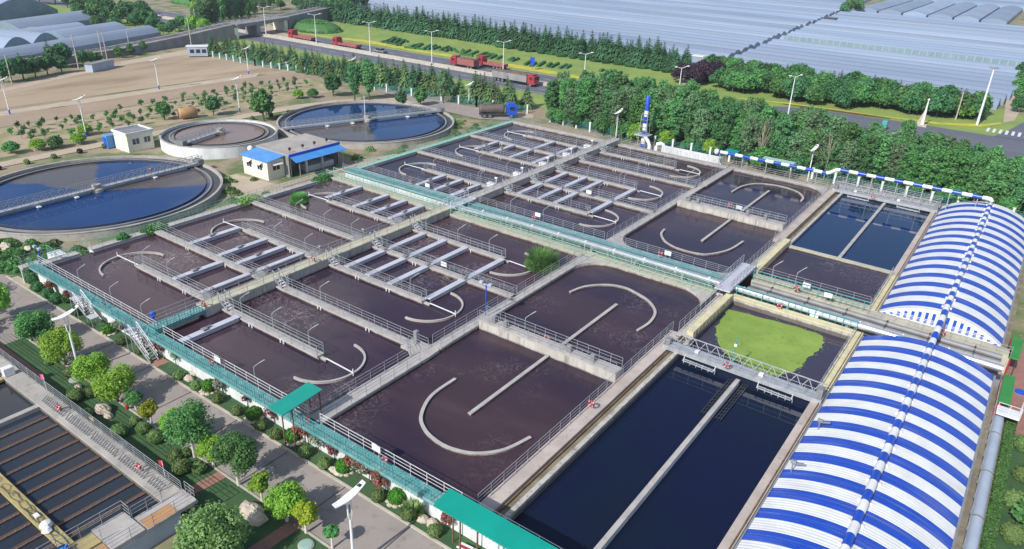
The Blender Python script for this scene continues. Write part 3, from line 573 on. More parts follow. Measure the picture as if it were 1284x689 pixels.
def deepw(lab,y):
    t=thing('deep_wall',lab,'cross wall',(-31.3,y+0.5,0),'deep cross walls of the end tanks')
    MB().box(-39.0,-23.75,y,y+1.15,-0.2,2.73).build('wall',facing,t); MB().box(-39.0,-23.75,y-0.06,y+1.2,2.73,2.85).build('deck',deckm,t)
    for yy in (y+0.02,y+1.12):
        r=MB(); rail(r,(-39.0,yy),(-23.8,yy),2.85,1.05,3,1.2); r.build('railing',railm,t)
    r=MB()
    for x in (-37.5,-36.1,-28.9,-26.4): r.bevbox(x-0.2,x+0.2,y+0.3,y+0.7,2.85,3.6,0.04)
    r.build('gate_actuator',greym,t)
deepw('deep stained concrete cross wall with railings in the near end tank',50.2)
deepw('deep stained concrete cross wall with railings in the far end tank',96.3)
# corner fillets
def fillet(lab,cx,cy,sx,sy,rad,m_=deckm):
    pts=[(cx,cy)]+[(cx+sx*rad*(1-math.sin(R(a))),cy+sy*rad*(1-math.cos(R(a)))) for a in range(0,91,6)]
    if sx*sy<0: pts=pts[::-1]
    t=thing('corner_fillet',lab,'corner wall',(cx,cy,0),'rounded corner walls of the end tanks')
    MB().prism(pts,-0.2,DZ-0.02).build('corner_wall',facing,t)
    MB().prism(pts,DZ-0.02,DZ+0.012).build('deck',m_,t)
fillet('rounded pale corner where the near end tank meets gallery and cross walkway',-39.0,71.6,1,-1,3.6)
fillet('rounded pale corner where the near end tank meets gallery and yellow wall',-23.6,71.6,-1,-1,3.8)
fillet('rounded pale corner where the far end tank meets gallery and cross walkway',-39.1,77.5,1,1,3.4)
fillet('rounded pale corner where the far end tank meets gallery and yellow wall',-23.6,77.5,-1,1,2.6)
fillet('rounded pale corner of the far end tank under the north wall',-23.75,118.6,-1,-1,3.8)
# ================================================================== FRONT WALL, SIDE WALLS
t=thing('front_wall','white retaining wall with teal walkway and mesh fence along the flower bed','retaining wall',(-46,29.6,0))
MB().box(-84.9,-4,29.62,29.98,0,1.98).build('wall',whitew,t); MB().box(-85.2,-4,28.98,30.12,1.98,2.2).build('deck',tealdeck,t)
r=MB(); rail(r,(-85.0,30.05),(-61.6,30.05),DZ,1.05,3,1.6); rail(r,(-60.5,30.05),(-40.3,30.05),DZ,1.05,3,1.6); rail(r,(-38.8,30.05),(-4,30.05),DZ,1.05,3,1.6); r.build('railing',whitem,t)
r=MB(); meshfence(r,(-85.0,29.02),(-74.2,29.02),DZ-0.3,1.3); meshfence(r,(-72.6,29.02),(-63.9,29.02),DZ-0.4,1.45); meshfence(r,(-62.4,29.02),(-4,29.02),DZ-0.4,1.45); r.build('mesh_fence',tealm,t)
t=wallthing('side_wall','left side wall of the near tanks with pale green railing and overhanging plants','side wall',[(-85.7,-84.5,30.15,34.2),(-85.7,-84.5,35.6,72.2)],[],None,deckm,whitew)
for x in (-85.6,-84.6):
    r=MB(); rail(r,(x,30.4),(x,34.2),DZ,1.0,3,1.3); rail(r,(x,35.6),(x,72.1),DZ,1.0,3,1.3); r.build('railing',paleg,t)
MB().box(-84.48,-84.3,35.6,72.0,1.5,1.75).build('ledge',paleg,t)
t=thing('inlet_weir_box','concrete inlet box with white slab beside the gap in the left wall','inlet box',(-87,34,0))
MB().box(-88.2,-85.75,32.2,33.6,0,1.9).build('slab',whitew,t); MB().box(-88,-85.75,33.65,35.4,0,1.0).build('channel',mossc,t)
r=MB(); rail(r,(-88,32.25),(-85.8,32.25),1.9,1); rail(r,(-88,36),(-85.8,36.1),1.6,1); r.build('railing',paleg,t)
t=thing('walkway_end_platform','small grey platform with railing at the left end of the front walkway','platform',(-85.6,29.5,0))
MB().box(-86.3,-85.22,28.4,30.4,1.95,2.2).build('deck',deckm,t); r=MB(); rail(r,(-86.2,28.5),(-86.2,30.3),DZ); rail(r,(-86.2,28.5),(-85.3,28.5),DZ); r.build('railing',railm,t); c=MB(); c.box(-86.2,-86.05,28.5,28.65,0,1.95); c.box(-86.2,-86.05,30.1,30.25,0,1.95); c.build('leg',whitem,t)
t=wallthing('side_wall','left side wall of the far tanks with pale green coping and railing','side wall',[(-85.7,-84.5,77.8,119.8)],[],None,paleg,whitew)
for x in (-85.6,-84.6):
    r=MB(); rail(r,(x,77.7),(x,119.7),DZ,1.0,3,1.5); r.build('railing',paleg,t)
t=wallthing('north_wall','long pale concrete wall closing the tanks in front of the poplars','tank wall',[(-84.5,-62.7,118.5,119.7),(-60.9,-23.8,118.5,119.7)],[((-84,119.6),(-63,119.6)),((-60.8,119.6),(-24,119.6)),((-60.8,118.6),(-41,118.6)),((-39,118.6),(-24,118.6))],None,deckm,facing)
# ================================================================== PIPE GALLERY
t=thing('gallery_wall','near side gallery wall with pale green railing carrying weeds beside the silver pipe','gallery wall',(-50,72.2,0),'walls along the pipe gallery')
MB().box(-85.7,-23.6,71.6,73.1,-0.1,DZ-0.1).build('wall',facing,t); MB().box(-85.7,-23.6,71.5,73.2,DZ-0.1,DZ).build('deck',palecop,t)
r=MB(); meshfence(r,(-85.5,71.6),(-62.8,71.6),DZ,1.0,0.8,0.05,3); meshfence(r,(-60.8,71.6),(-40.3,71.6),DZ,1.0,0.8,0.05,3); meshfence(r,(-38.9,71.7),(-23.8,71.7),DZ,1.0,0.8,0.05,3); r.build('railing',paleg,t)
r=MB(); meshfence(r,(-85.5,73.05),(-23.8,73.05),DZ,1.0,0.8,0.05,3); r.build('railing',paleg,t)
t=thing('gallery_wall','far side gallery wall with teal walkway and railings above the silver pipe','gallery wall',(-50,76.5,0),'walls along the pipe gallery')
MB().box(-85.7,-23.6,75.5,77.3,-0.1,DZ-0.2).build('wall',whitew,t); MB().box(-86.0,-23.6,75.15,77.6,DZ-0.2,DZ).build('deck',tealdeck,t)
for y,xs in ((75.25,[(-85.9,-62.9),(-60.6,-23.8)]),(77.5,[(-84.4,-62.9),(-60.6,-40.4),(-38.9,-23.8)])):
    r=MB()
    for a,b in xs: rail(r,(a,y),(b,y),DZ,1.05,4,1.5)
    r.build('railing',railm,t)
r=MB(); meshfence(r,(-85.9,75.3),(-23.8,75.3),DZ-0.1,0.75,0.9,0.05,3); r.build('kick_mesh',tealm,t)
struct(MB().sheet([(-85.5,73.2),(4,73.2),(4,79.2),(-85.5,79.2)],0.3),'gallery_floor',greyconc)
t=thing('gallery_wall','yellow topped near gallery wall beside the green duckweed tank','gallery wall',(-15,72.9,0),'walls along the pipe gallery')
MB().box(-21.6,-9.0,72.45,73.1,-0.2,DZ).build('wall',facing,t); MB().box(-21.7,-9.0,72.38,73.3,DZ,DZ+0.16).build('coping',yellowc,t)
r=MB(); meshfence(r,(-21.5,73.25),(-9.0,73.25),DZ+0.1,1.1,0.7,0.05,4); r.build('railing',tealm,t)
t=thing('gallery_wall','yellow topped far gallery wall beside the brown far settler inlet','gallery wall',(-15,79.6,0),'walls along the pipe gallery')
MB().box(-21.6,-9.0,79.3,79.95,-0.2,DZ).build('wall',facing,t); MB().box(-21.7,-9.0,79.1,80.05,DZ,DZ+0.16).build('coping',palecop,t)
r=MB(); meshfence(r,(-21.5,78.6),(-9.0,78.6),DZ-0.2,1.3,0.6,0.05,4); r.build('mesh_fence',tealm,t); r=MB(); rail(r,(-21.5,79.95),(-9.2,79.95),DZ+0.16,1.0,3,1.8); r.build('railing',railm,t)
MB().box(-21.6,-9,78.45,79.1,-0.1,DZ-0.1).build('ledge',palecop,t)
t=thing('silver_pipe','long shiny silver clad pipe running the length of the gallery','pipe',(-40,73.9,0))
MB().tube([(-60.6,73.9,2.35),(-52,73.9,2.75),(-30,73.9,2.75),(3.6,73.6,2.75)],0.36,16).build('cladding',silver,t,smooth=True)
for x in range(-58,4,6): MB().box(x-0.15,x+0.15,73.5,74.3,0.3,2.42).build('pier',greyconc,t)
for x in range(-57,3,4): MB().tube([(x,73.9,2.75),(x+0.12,73.9,2.75)],0.40,16).build('joint_band',whitem,t)
c=MB(); c.tube([(-62.2,73.9,1.9),(-61.2,73.9,2.1),(-60.6,73.9,2.35)],0.55,12); c.build('elbow',silver,t,smooth=True)
for q,(y,z,nm) in enumerate(((74.85,1.7,'nearest the silver pipe'),(76.1,2.0,'in the middle of the three'),(77.5,2.0,'nearest the far teal mesh, right of the yellow walls'))):
    t=thing('grey_pipe','dark service pipe in the gallery, '+nm,'pipe',(-10,y,z),'dark service pipes in the gallery')
    x0=-60 if q==0 else -21.2
    MB().tube([(x0,y,z),(3.4,y,z)],0.3 if q else 0.35,12).build('barrel',greym,t,smooth=True)
    for x in range(int(x0)+2,3,4): MB().tube([(x,y,z),(x+0.15,y,z)],0.42,12).build('flange',darkm,t)
t=thing('gallery_bridge','grey footbridge crossing the pipe gallery beside the yellow walls','footbridge',(-22.6,75.2,0))
MB().box(-23.5,-21.75,71.7,80.2,DZ+0.8,DZ+0.95).build('deck',coverm,t)
for x in (-23.4,-21.85):
    r=MB(); rail(r,(x,71.8),(x,80.1),DZ+0.95,1.05,3,1.1,0.06); r.build('railing',railm,t)
t=thing('gallery_bridge','white stepped footbridge crossing the gallery beside the raised channel','footbridge',(-61.8,74.6,0))
MB().box(-62.5,-61.1,72.0,77.4,2.6,2.75).build('deck',coverm,t)
for x in (-62.45,-61.15):
    r=MB(); rail(r,(x,72.0),(x,77.4),2.75,1.05,3,0.9,0.07); r.build('railing',whitem,t)
# ================================================================== TRACK WALL + SETTLER
def trackwall(lab,y0,y1,far):
    t=thing('track_wall',lab,'track wall',(-22.5,(y0+y1)/2,0),'wide walls with sunken rail tracks')
    MB().box(-23.7,-22.5,y0,y1,-0.2,DZ).build('walkway',pinkdeck,t)
    MB().box(-22.5,-21.72,y0,y1,-0.2,DZ-0.4).build('channel_bed',mossc,t)
    MB().box(-21.72,-21.35,y0,y1,-0.2,DZ).build('outer_wall',facing,t)
    r=MB(); r.box(-22.42,-22.30,y0,y1,DZ-0.4,DZ-0.22); r.build('rail_track',rust,t)
    r=MB(); rail(r,(-23.6,y0),(-23.6,y1),DZ,1.05,3,1.5); r.build('railing',railm,t)
trackwall('wide pinkish walkway with sunken rusty track beside the near dark settler',30.6,61.6,False)
trackwall('wide walkway with sunken rusty track beside the far blue settler',92.4,118.4,True)
def ywall(lab,y0,y1):
    t=thing('yellow_wall',lab,'yellow wall',(-22.4,(y0+y1)/2,0),'yellow painted walkway walls by the gallery')
    MB().box(-23.1,-21.45,y0,y1,-0.2,DZ).build('wall',facing,t)
    MB().box(-22.2,-21.5,y0+0.05,y1-0.05,DZ,DZ+0.5).build('parapet',yellowc,t)
    r=MB(); 
    for k in range(int((y1-y0)/0.9)): y=y0+0.4+k*0.9; r.box(-21.5,-21.40,y,y+0.2,DZ-0.25,DZ+0.42)
    r.build('bracket',mossc,t)
    r=MB(); rail(r,(-23.0,y0),(-23.0,y1),DZ,1.2,3,1.3); r.build('railing',railm,t)
ywall('yellow painted walkway wall between the gallery and near travelling bridge',61.65,72.3)
ywall('yellow painted walkway wall between the gallery and far settler weir',80.1,92.35)
t=thing('weir_wall','low stained weir wall crossing the far settler in front of its partition','weir wall',(-15.4,91.8,0))
MB().box(-21.35,-9.1,91.45,92.1,-0.2,1.95).build('wall',facing,t); MB().box(-21.35,-9.1,91.38,92.16,1.95,2.05).build('coping',palecop,t)
def ledge(lab,y0,y1,ym,far):
    t=thing('settler_ledge',lab,'ledge wall',(-8.7,(y0+y1)/2,0),'ledges between settlers and striped roofs')
    a,b=(y0,ym) if not far else (ym,y1)
    MB().box(-9.12,-8.32,a,b,-0.2,DZ).build('pale_ledge',pinkdeck,t)
    a,b=(ym,y1) if not far else (y0,ym)
    MB().box(-9.15,-8.3,a,b,-0.2,DZ+0.05).build('yellow_ledge',yellowc,t)
    r=MB(); r.box(-8.5,-8.42,y0,y1,DZ+0.05,DZ+0.16); r.build('rail_track',rust,t)
    r=MB(); rail(r,(-9.05,ym if not far else y0+0.1),(-9.05,y1 if not far else ym),DZ+0.05,1.0,3,1.8); r.build('railing',railm,t)
    if not far:
        MB().box(-9.1,-8.3,58.0,73.2,DZ+0.05,DZ+0.1).build('pad',yellowc,t)
ledge('pale ledge with rusty rail between near dark settler and striped roof',29,73.4,59.5,False)
ledge('pale ledge with rusty rail between far blue settler and striped roof',79.2,118.2,90.5,True)
for (x,nm) in ((-15.95,'left'),(-14.65,'right')):
    t=thing('weir_frame','thin dark weir frame on the %s side of the near settler partition'%nm,'weir frame',(x,54.5,0),'weir frames by the settler partition'); q=MB()
    for xx in (x-.22,x+.22): q.bar((xx,51.3,1.6),(xx,57.6,1.6),.07)
    for k in range(12): y=51.4+k*.56; q.bar((x-.22,y,1.6),(x+.22,y+.25,1.6),.05)
    q.build('frame_bars',darkm,t); q=MB(); q.box(x-.02,x+.02,51.3,57.6,1.3,1.58); q.build('weir_plate',darkm,t)
# travelling bridges
def tbridge(lab,y,skim,grp='travelling scraper bridges'):
    t=thing('scraper_bridge',lab,'scraper bridge',(-15.5,y,0),grp)
    z0=DZ+0.25; z1=z0+1.0; xa,xb=-23.0,-8.3
    MB().box(xa,xb,y-0.55,y+0.55,z0,z0+0.08).build('deck',greym if False else railm,t)
    for yy,nm in ((y-0.66,'near_beam'),(y+0.66,'far_truss')):
        r=MB(); n=14
        if nm=='near_beam':
            r.box(xa,xb,yy-0.05,yy+0.05,z0-0.30,z0+0.12); rail(r,(xa+.1,yy),(xb-.1,yy),z0+0.1,1.0,2,1.5,0.035); r.build('side_beam',railm,t)
        else:
            r.bar((xa,yy,z1),(xb,yy,z1),0.09); r.bar((xa,yy,z0),(xb,yy,z0),0.09)
            for i in range(n):
                p=xa+(xb-xa)*i/n; q=xa+(xb-xa)*(i+1)/n; m_=(p+q)/2; r.bar((p,yy,z0),(m_,yy,z1),0.06); r.bar((m_,yy,z1),(q,yy,z0),0.06)
            r.build('side_truss',railm,t)
    for x0,x1 in ((-20.6,-17.6),(-13.6,-10.6)):
        r=MB()
        for yy in (y-1.0,y-1.3): r.bar((x0,yy,2.02),(x1,yy,1.96),0.09)
        for k in range(6): xx=x0+(x1-x0)*k/5; r.bar((xx,y-0.7,1.9),(xx+0.2,y-1.5,1.92),0.07)
        r.bar((x0,y-0.7,2.3),(x0,y-1.1,1.92),0.08); r.bar((x1,y-0.7,2.3),(x1,y-1.1,1.92),0.08)
        r.build('skimmer_frame',railm,t)
    r=MB(); r.bevbox(-8.9,-8.4,y-0.5,y+0.5,z0+0.1,z0+0.9,0.04); r.bevbox(-22.9,-22.4,y-0.4,y+0.4,z0+0.1,z0+0.6,0.04); r.build('drive_unit',greym,t)
    r=MB()
    for x in (-22.36,-8.46):
        for yy in (y-0.5,y+0.5): r.tube([(x-0.07,yy,z0-0.12),(x+0.07,yy,z0-0.12)],0.18,12)
    r.build('wheel',darkm,t)
    r=MB(); r.bevbox(-20,-19.6,y-0.2,y+0.2,z0+0.1,z0+0.35,.03); r.bevbox(-13.9,-13.5,y-0.2,y+0.2,z0+0.1,z0+0.35,.03); r.build('lamp_box',whitem,t)
tbridge('grey truss scraper bridge spanning the near dark settler beside the duckweed',58.6,1)
tbridge('grey truss scraper bridge parked at the far end of the blue settler',118.9,1)
t=thing('end_platform','pale railed platform behind the far scraper bridge','platform',(-15.5,121.5,0))
MB().box(-23.7,-8.4,119.75,123.4,-0.1,DZ-0.1).build('deck',deckm,t)
for y in (119.95,121.6,123.3):
    r=MB(); rail(r,(-23.6,y),(-8.5,y),DZ-0.1,1.1,4,1.3,0.055); r.build('railing',railm,t)
# ================================================================== STRIPED ROOFS
def dome(lab,y0,y1,m_,gable):
    x0,x1=-8.15,3.15; cx=(x0+x1)/2; rise=(1.9 if gable else 1.42); base=DZ+0.05; half=(x1-x0)/2
    rad=(half*half+rise*rise)/(2*rise); n=28
    def arc(i):
        x=x0+(x1-x0)*i/n; return x, base+math.sqrt(rad*rad-(x-cx)**2)-(rad-rise)
    t=thing('striped_tank_cover',lab,'tank cover',(cx,(y0+y1)/2,0),'striped vaulted tank covers')
    mb=MB(); k=int((y1-y0)/1.0)
    for j in range(k+1):
        y=y0+(y1-y0)*j/k
        for i in range(n+1): x,z=arc(i); mb.v.append((x,y,z))
    for j in range(k):
        for i in range(n): a=j*(n+1)+i; mb.f.append((a,a+1,a+n+2,a+n+1))
    mb.build('vault_roof',m_,t,smooth=True)
    for y,nm in ((y0+0.06,'near'),(y1-0.06,'far')):
        g_=MB(); pts=[(arc(i)[0],y,arc(i)[1]-0.02) for i in range(n+1)]; g_.add(pts,[tuple(range(n+1))]); gw=g_.build('gable_wall',whitem,t)
        if nm=='near' and gable:
            for q in range(17):
                x=x0+0.55+q*(x1-x0-1.1)/16; zt=base+math.sqrt(rad*rad-(x-cx)**2)-(rad-rise)-0.45
                h=min(1.25,max(0.18,zt-base-0.15)); s_=MB(); s_.box(x-0.14,x+0.14,y-0.05,y-0.01,max(base+0.1,zt-h),zt); s_.build('louvre',bluem,t)
                l_=MB(); zz=max(base+0.1,zt-h)
                for u in range(3): z_=zz+0.12+u*0.17
                for u in range(3):
                    z_=zz+0.1+u*0.17
                    if z_<zt-0.1: l_.box(x-0.15,x+0.15,y-0.075,y-0.055,z_,z_+0.05)
                if l_.v: l_.build('louvre_slat',whitem,t)
    d=MB(); zr=base+rise+0.3; d.tube([(cx+0.15,y0-(5.8 if gable else 0),zr-(0.45 if gable else 0)),(cx+0.15,y0+1,zr),(cx+0.15,y1,zr)],0.3,14); d.build('ridge_duct',duct_y,t,smooth=True)
    s_=MB()
    for q in range(int((y1-y0)/2.5)): y=y0+1.2+q*2.5; s_.box(cx-0.32,cx+0.62,y-0.06,y+0.06,base+rise-0.05,zr-0.12)
    s_.build('duct_saddle',whitem,t)
    c=MB(); c.box(x1-0.05,x1+0.12,y0,y1,base-0.3,base+0.06); c.box(x0-0.10,x0+0.02,y0,y1,base-0.12,base+0.06); c.build('eave_gutter',greym,t)
    wl=MB(); wl.box(x0+0.02,x1-0.05,y0,y1,-0.1,base-0.13); wl.build('tank_wall',greyconc,t)
    return t
dome('blue and white striped vaulted tank cover at lower right beside the dark settler',27.0,72.7,dome_s,False)
dome('blue and white striped vaulted tank cover at upper right with slit gable',79.35,121.9,dome_n,True)
t=thing('gable_walkway','pale narrow walkway with railing in front of the slit gable','walkway',(-2.5,78.6,0))
MB().box(-9.0,4.0,77.75,79.3,-0.1,DZ+0.02).build('deck',palecop,t)
r=MB(); rail(r,(-9,77.8),(4,77.8),DZ+0.02,1.0,3,1.3); r.build('railing',railm,t)
for nm,x,y,rz in (('near its foot',-7.55,47.2,0.3),('midway along its left side',-7.4,53.6,-0.2)):
    t=thing('roof_spotlight','small grey spotlight standing on the striped cover '+('nearer the bottom edge' if y<50 else 'farther up its left side'),'spotlight',(x,y,0),'spotlights on the left side of the striped cover')
    r=MB(); r.tube([(x,y,2.3),(x,y,3.4)],0.05,6); r.build('post',greym,t); r=MB(); r.bar((x-0.1,y,3.3),(x+0.7,y+0.2,3.5),0.14); r.bevbox(x-0.2,x+0.2,y-0.1,y+0.15,3.35,3.6,.03); r.build('lamp_head',greym,t)
# right edge
struct(MB().sheet([(3.1,25),(3.9,25),(3.9,122),(3.1,122)],0.02),'cover_footpath',mossc)
t=thing('side_gutter_wall','mossy concrete gutter wall along the right side of the near striped cover','gutter wall',(3.5,50,0)); MB().box(3.3,3.72,26,72,0,1.6).build('wall',mossc,t); r=MB(); rail(r,(3.75,26),(3.75,72),1.6,0.9,2,2.0); r.build('railing',railm,t)
t=thing('odour_pipe','wide pale grey duct running beside the near striped cover and hedge','duct',(4.15,50,0)); MB().tube([(4.25,26,1.2),(4.25,67.2,1.2)],0.42,14).build('barrel',bluegrey,t,smooth=True)
for y in range(28,67,6): MB().tube([(4.25,y,1.2),(4.25,y+0.15,1.2)],0.47,14).build('flange',greym,t); MB().box(4.1,4.4,y-0.1,y+0.1,0,0.85).build('support',greym,t)
t=thing('stair_platform','white railed steel platform at the end of the wide grey duct','platform',(4.7,67.2,0)); MB().box(3.9,5.6,66.6,68.0,1.9,2.05).build('deck',whitem,t)
r=MB(); rail(r,(3.9,66.65),(5.6,66.65),2.05,1.0,3,0.7); rail(r,(5.55,66.65),(5.55,68),2.05,1.0,3,0.7); r.build('railing',whitem,t)
for i,(a,b) in enumerate(((68.3,73.9),(77.6,82.6))):
    t=thing('pump_shelter','green roofed low shelter with red wall '+('beside the pinkish yard and near cover' if i==0 else 'beside the slit gable of the far cover'),'shelter',(4.3,(a+b)/2,0),'green roofed shelters at the right edge')
    MB().box(3.75,4.15,a+.2,b-.2,0,2.05).build('wall',redm,t); MB().bevbox(3.85,4.75,a,b,2.1,2.22,0.03).build('roof',greenroof,t); c=MB(); c.box(4.55,4.65,a+.2,a+.3,0,2.1); c.box(4.55,4.65,b-.3,b-.2,0,2.1); c.build('post',darkm,t)
patch('pink_yard',[(4.2,67.5),(14,67.5),(14,84),(4.2,84)],brick,3)
t=thing('round_blue_hatch','small round blue hatch cover set on the pinkish yard','hatch',(5.6,75.3,0)); MB().lathe(5.6,75.3,[(0.45,0),(0.45,0.25),(0.38,0.3)],20).build('lid',bluem,t); MB().lathe(5.6,75.3,[(0.55,0),(0.55,0.12),(0.5,0.13)],20).build('rim',greym,t)
# ================================================================== STRIPED PIPE, CHIMNEY
t=thing('striped_pipe','blue and white striped overhead pipe along the north wall','pipe',(-22,119.3,0))
MB().tube([(-42.2,119.3,4.4),(-24.6,119.3,4.45)],0.27,14).build('lower_run',duct_x,t,smooth=True)
MB().tube([(-24.6,119.3,4.45),(-24.0,119.3,4.7),(-23.3,119.3,5.25),(-22.7,119.3,5.35)],0.28,12).build('bend',whitem,t,smooth=True)
MB().tube([(-22.7,119.3,5.35),(-3.2,119.6,5.35)],0.27,14).build('upper_run',duct_x,t,smooth=True)
MB().tube([(-3.2,119.6,5.35),(-2.5,119.7,5.3),(-2.35,119.9,5.0)],0.3,12).build('end_elbow',whitem,t,smooth=True)
MB().lathe(-42.6,119.3,[(0.05,3.85),(0.32,4.0),(0.42,4.35),(0.32,4.7),(0.05,4.85)],14).build('end_cap',whitem,t,smooth=True)
for i,x in enumerate([-42,-38,-34,-30,-26,-21.5,-18,-14.5,-11,-7.5,-4]): MB().tube([(x,119.3,2.2),(x,119.3,4.2 if x<-24 else 5.1)],0.07,6).build('support_post',railm,t)
t=thing('exhaust_stack','tall blue and white striped exhaust stack in front of the poplars','chimney',(-59.8,126.8,0))
MB().lathe(-59.8,126.8,[(0.46,0.3),(0.44,3.5),(0.41,7.2)],18).build('flue',stack_z,t,smooth=True)
MB().lathe(-59.8,126.8,[(0.41,7.2),(0.39,9.8),(0.35,9.85)],18).build('top_section',bluem,t,smooth=True)
c=MB()
for dx_,dy_ in ((-0.8,-0.8),(0.8,-0.8),(0.8,0.8),(-0.8,0.8)): c.bar((-59.8+dx_,126.8+dy_,0),(-59.8+dx_*0.75,126.8+dy_*0.75,6.6),0.1)
for z in (1.5,2.8,4.2,5.5,6.6):
    k_=0.8-0.2*z/6.6
    for a,b in (((-k_,-k_),(k_,-k_)),((k_,-k_),(k_,k_)),((k_,k_),(-k_,k_)),((-k_,k_),(-k_,-k_))): c.bar((-59.8+a[0],126.8+a[1],z),(-59.8+b[0],126.8+b[1],z),0.07)
c.build('lattice_frame',railm,t)
MB().box(-61.4,-58.6,125.6,128,2.55,2.65).build('platform',coverm,t); r=MB(); rail(r,(-61.4,125.65),(-58.6,125.65),2.65,0.9); rail(r,(-61.35,125.65),(-61.35,128),2.65,0.9); r.build('platform_railing',railm,t)
for i,(x,pts) in enumerate(((-58.5,[(-59.4,126.4,2.2),(-58.4,125.2,2.3),(-57.4,124.0,2.2),(-57.0,123.6,1.7),(-56.95,123.5,0.8),(-56.9,123.5,0)]),(-55.5,[(-55.6,123.4,0),(-55.6,123.4,1.8),(-55.4,123.5,2.3),(-54.9,123.7,2.5),(-54.4,123.9,2.3),(-54.2,124.0,1.8),(-54.2,124.0,0)]))):
    o=MB().tube(pts,0.34,12).build('bent_pipe',whitem,None,(x,125.5,0),smooth=True); tag(o,'thick white bent pipe '+('leaving the foot of the striped stack' if i==0 else 'shaped like an inverted U beside the stack'),'pipe','white bent pipes by the stack')
t=thing('white_wall','low white painted block wall behind the north railing','wall',(-49,122.3,0)); MB().box(-53.8,-42.4,122.0,122.35,0,2.7).build('wall',whitew,t); c=MB()
for x in range(-53,-42,2): c.box(x,x+0.25,121.9,122.0,0,2.5)
c.build('pilaster',whitew,t)
# ================================================================== CANOPIES
def canopy(name,lab,x0,x1,y0,y1,z,m_,legs,grp=None,tilt=0.25):
    t=thing(name,lab,'canopy',((x0+x1)/2,(y0+y1)/2,0),grp)
    r=MB(); r.add([(x0,y0,z-tilt),(x1,y0,z-tilt),(x1,y1,z),(x0,y1,z),(x0,y0,z-tilt+.07),(x1,y0,z-tilt+.07),(x1,y1,z+.07),(x0,y1,z+.07)],[(3,2,1,0),(4,5,6,7),(0,1,5,4),(1,2,6,5),(2,3,7,6),(3,0,4,7)]); r.build('roof_sheet',m_,t)
    for x,y,z0 in legs:
        MB().bar((x,y,z0),(x,y,z-0.1 if y>(y0+y1)/2 else z-tilt),0.1).build('leg',rust,t)
    r=MB(); r.bar((x0,y0+.1,z-tilt-.05),(x1,y0+.1,z-tilt-.05),.08); r.bar((x0,y1-.1,z-.05),(x1,y1-.1,z-.05),.08); r.build('purlin',railm,t); return t
canopy('teal_canopy','small teal canopy over the walkway corner behind the flower bed',-41.4,-39.7,27.3,31.2,4.4,tealroof,[(-41.2,28.3,0),(-39.9,28.3,0),(-41.2,31,2.2),(-39.9,31,2.2)],'teal sheet canopies over the front walkway')
canopy('teal_canopy','long teal canopy over the front walkway at the bottom edge',-24.6,-8,27.2,28.85,4.4,tealroof,[(x,27.5,0) for x in (-22.6,-21.2,-17,-12,-8.3)]+[(x,28.7,0) for x in (-24.2,-20,-16,-12,-8.3)],'teal sheet canopies over the front walkway')
canopy('pale_canopy','pale green canopy behind the striped pipe by the north railing',-36.5,-31.2,123.9,126.2,3.2,greyroof,[(-36.3,124,0),(-31.4,124,0),(-36.3,126,0),(-31.4,126,0)])
canopy('teal_canopy','small teal canopy near the left end of the striped pipe',-43.2,-41.0,124.5,126.3,3.2,tealroof,[(-43,124.7,0),(-41.2,124.7,0),(-43,126.1,0),(-41.2,126.1,0)],'teal sheet canopies over the front walkway')
# ================================================================== STAIRS
def stair(lab,x0,zt,zb,n,legs):
    t=thing('steel_stairs',lab,'stairs',(x0,28.6,0),'steel stairs up to the front walkway')
    ya,yb=28.15,28.95; run=0.26; x1=x0+run*n
    MB().box(x0-1.1,x0,ya,yb+0.05,zt-0.08,zt).build('landing',coverm,t)
    s_=MB()
    for i in range(n): z=zt-(zt-zb)*(i+1)/n; s_.box(x0+i*run,x0+i*run+0.24,ya+.05,yb-.05,z-0.04,z)
    s_.build('tread',greym,t)
    for y in (ya,yb):
        r=MB(); r.add([(x0,y-.03,zt-.25),(x1,y-.03,zb-.05),(x1,y-.03,zb+.2),(x0,y-.03,zt+.03),(x0,y+.03,zt-.25),(x1,y+.03,zb-.05),(x1,y+.03,zb+.2),(x0,y+.03,zt+.03)],[(3,2,1,0),(4,5,6,7),(0,1,5,4),(1,2,6,5),(2,3,7,6),(3,0,4,7)]); r.build('stringer',railm,t)
        r=MB(); r.bar((x0,y,zt+1),(x1,y,zb+1),.08); r.bar((x0,y,zt+.55),(x1,y,zb+.55),.05)
        for i in range(0,n+1,3): z=zt-(zt-zb)*i/n; r.bar((x0+i*run,y,z),(x0+i*run,y,z+1),.055)
        r.build('handrail',whitem,t)
    r=MB(); rail(r,(x0-1.05,ya),(x0,ya),zt,1.0,2,.5); rail(r,(x0-1.05,ya),(x0-1.05,yb),zt,1.0,2,.4); r.build('landing_railing',railm,t)
    for x in (x0-1.0,x0-0.05):
        for y in (ya+.05,yb-.02): MB().bar((x,y,0),(x,y,zt-.08),.08).build('leg',railm,t)
    if zb>0.5:
        MB().box(x1,x1+1.0,ya,yb,zb-.08,zb).build('lower_landing',coverm,t)
        for x in (x1+.1,x1+.9):
            for y in (ya+.05,yb-.02): MB().bar((x,y,0),(x,y,zb-.08),.08).build('leg',railm,t)
stair('steel stairs with white handrails ending on a half height landing, left pair member',-73.4,2.25,1.15,7,None)
stair('steel stairs with white handrails reaching down to the small red brick pad',-63.1,2.25,0.06,11,None)
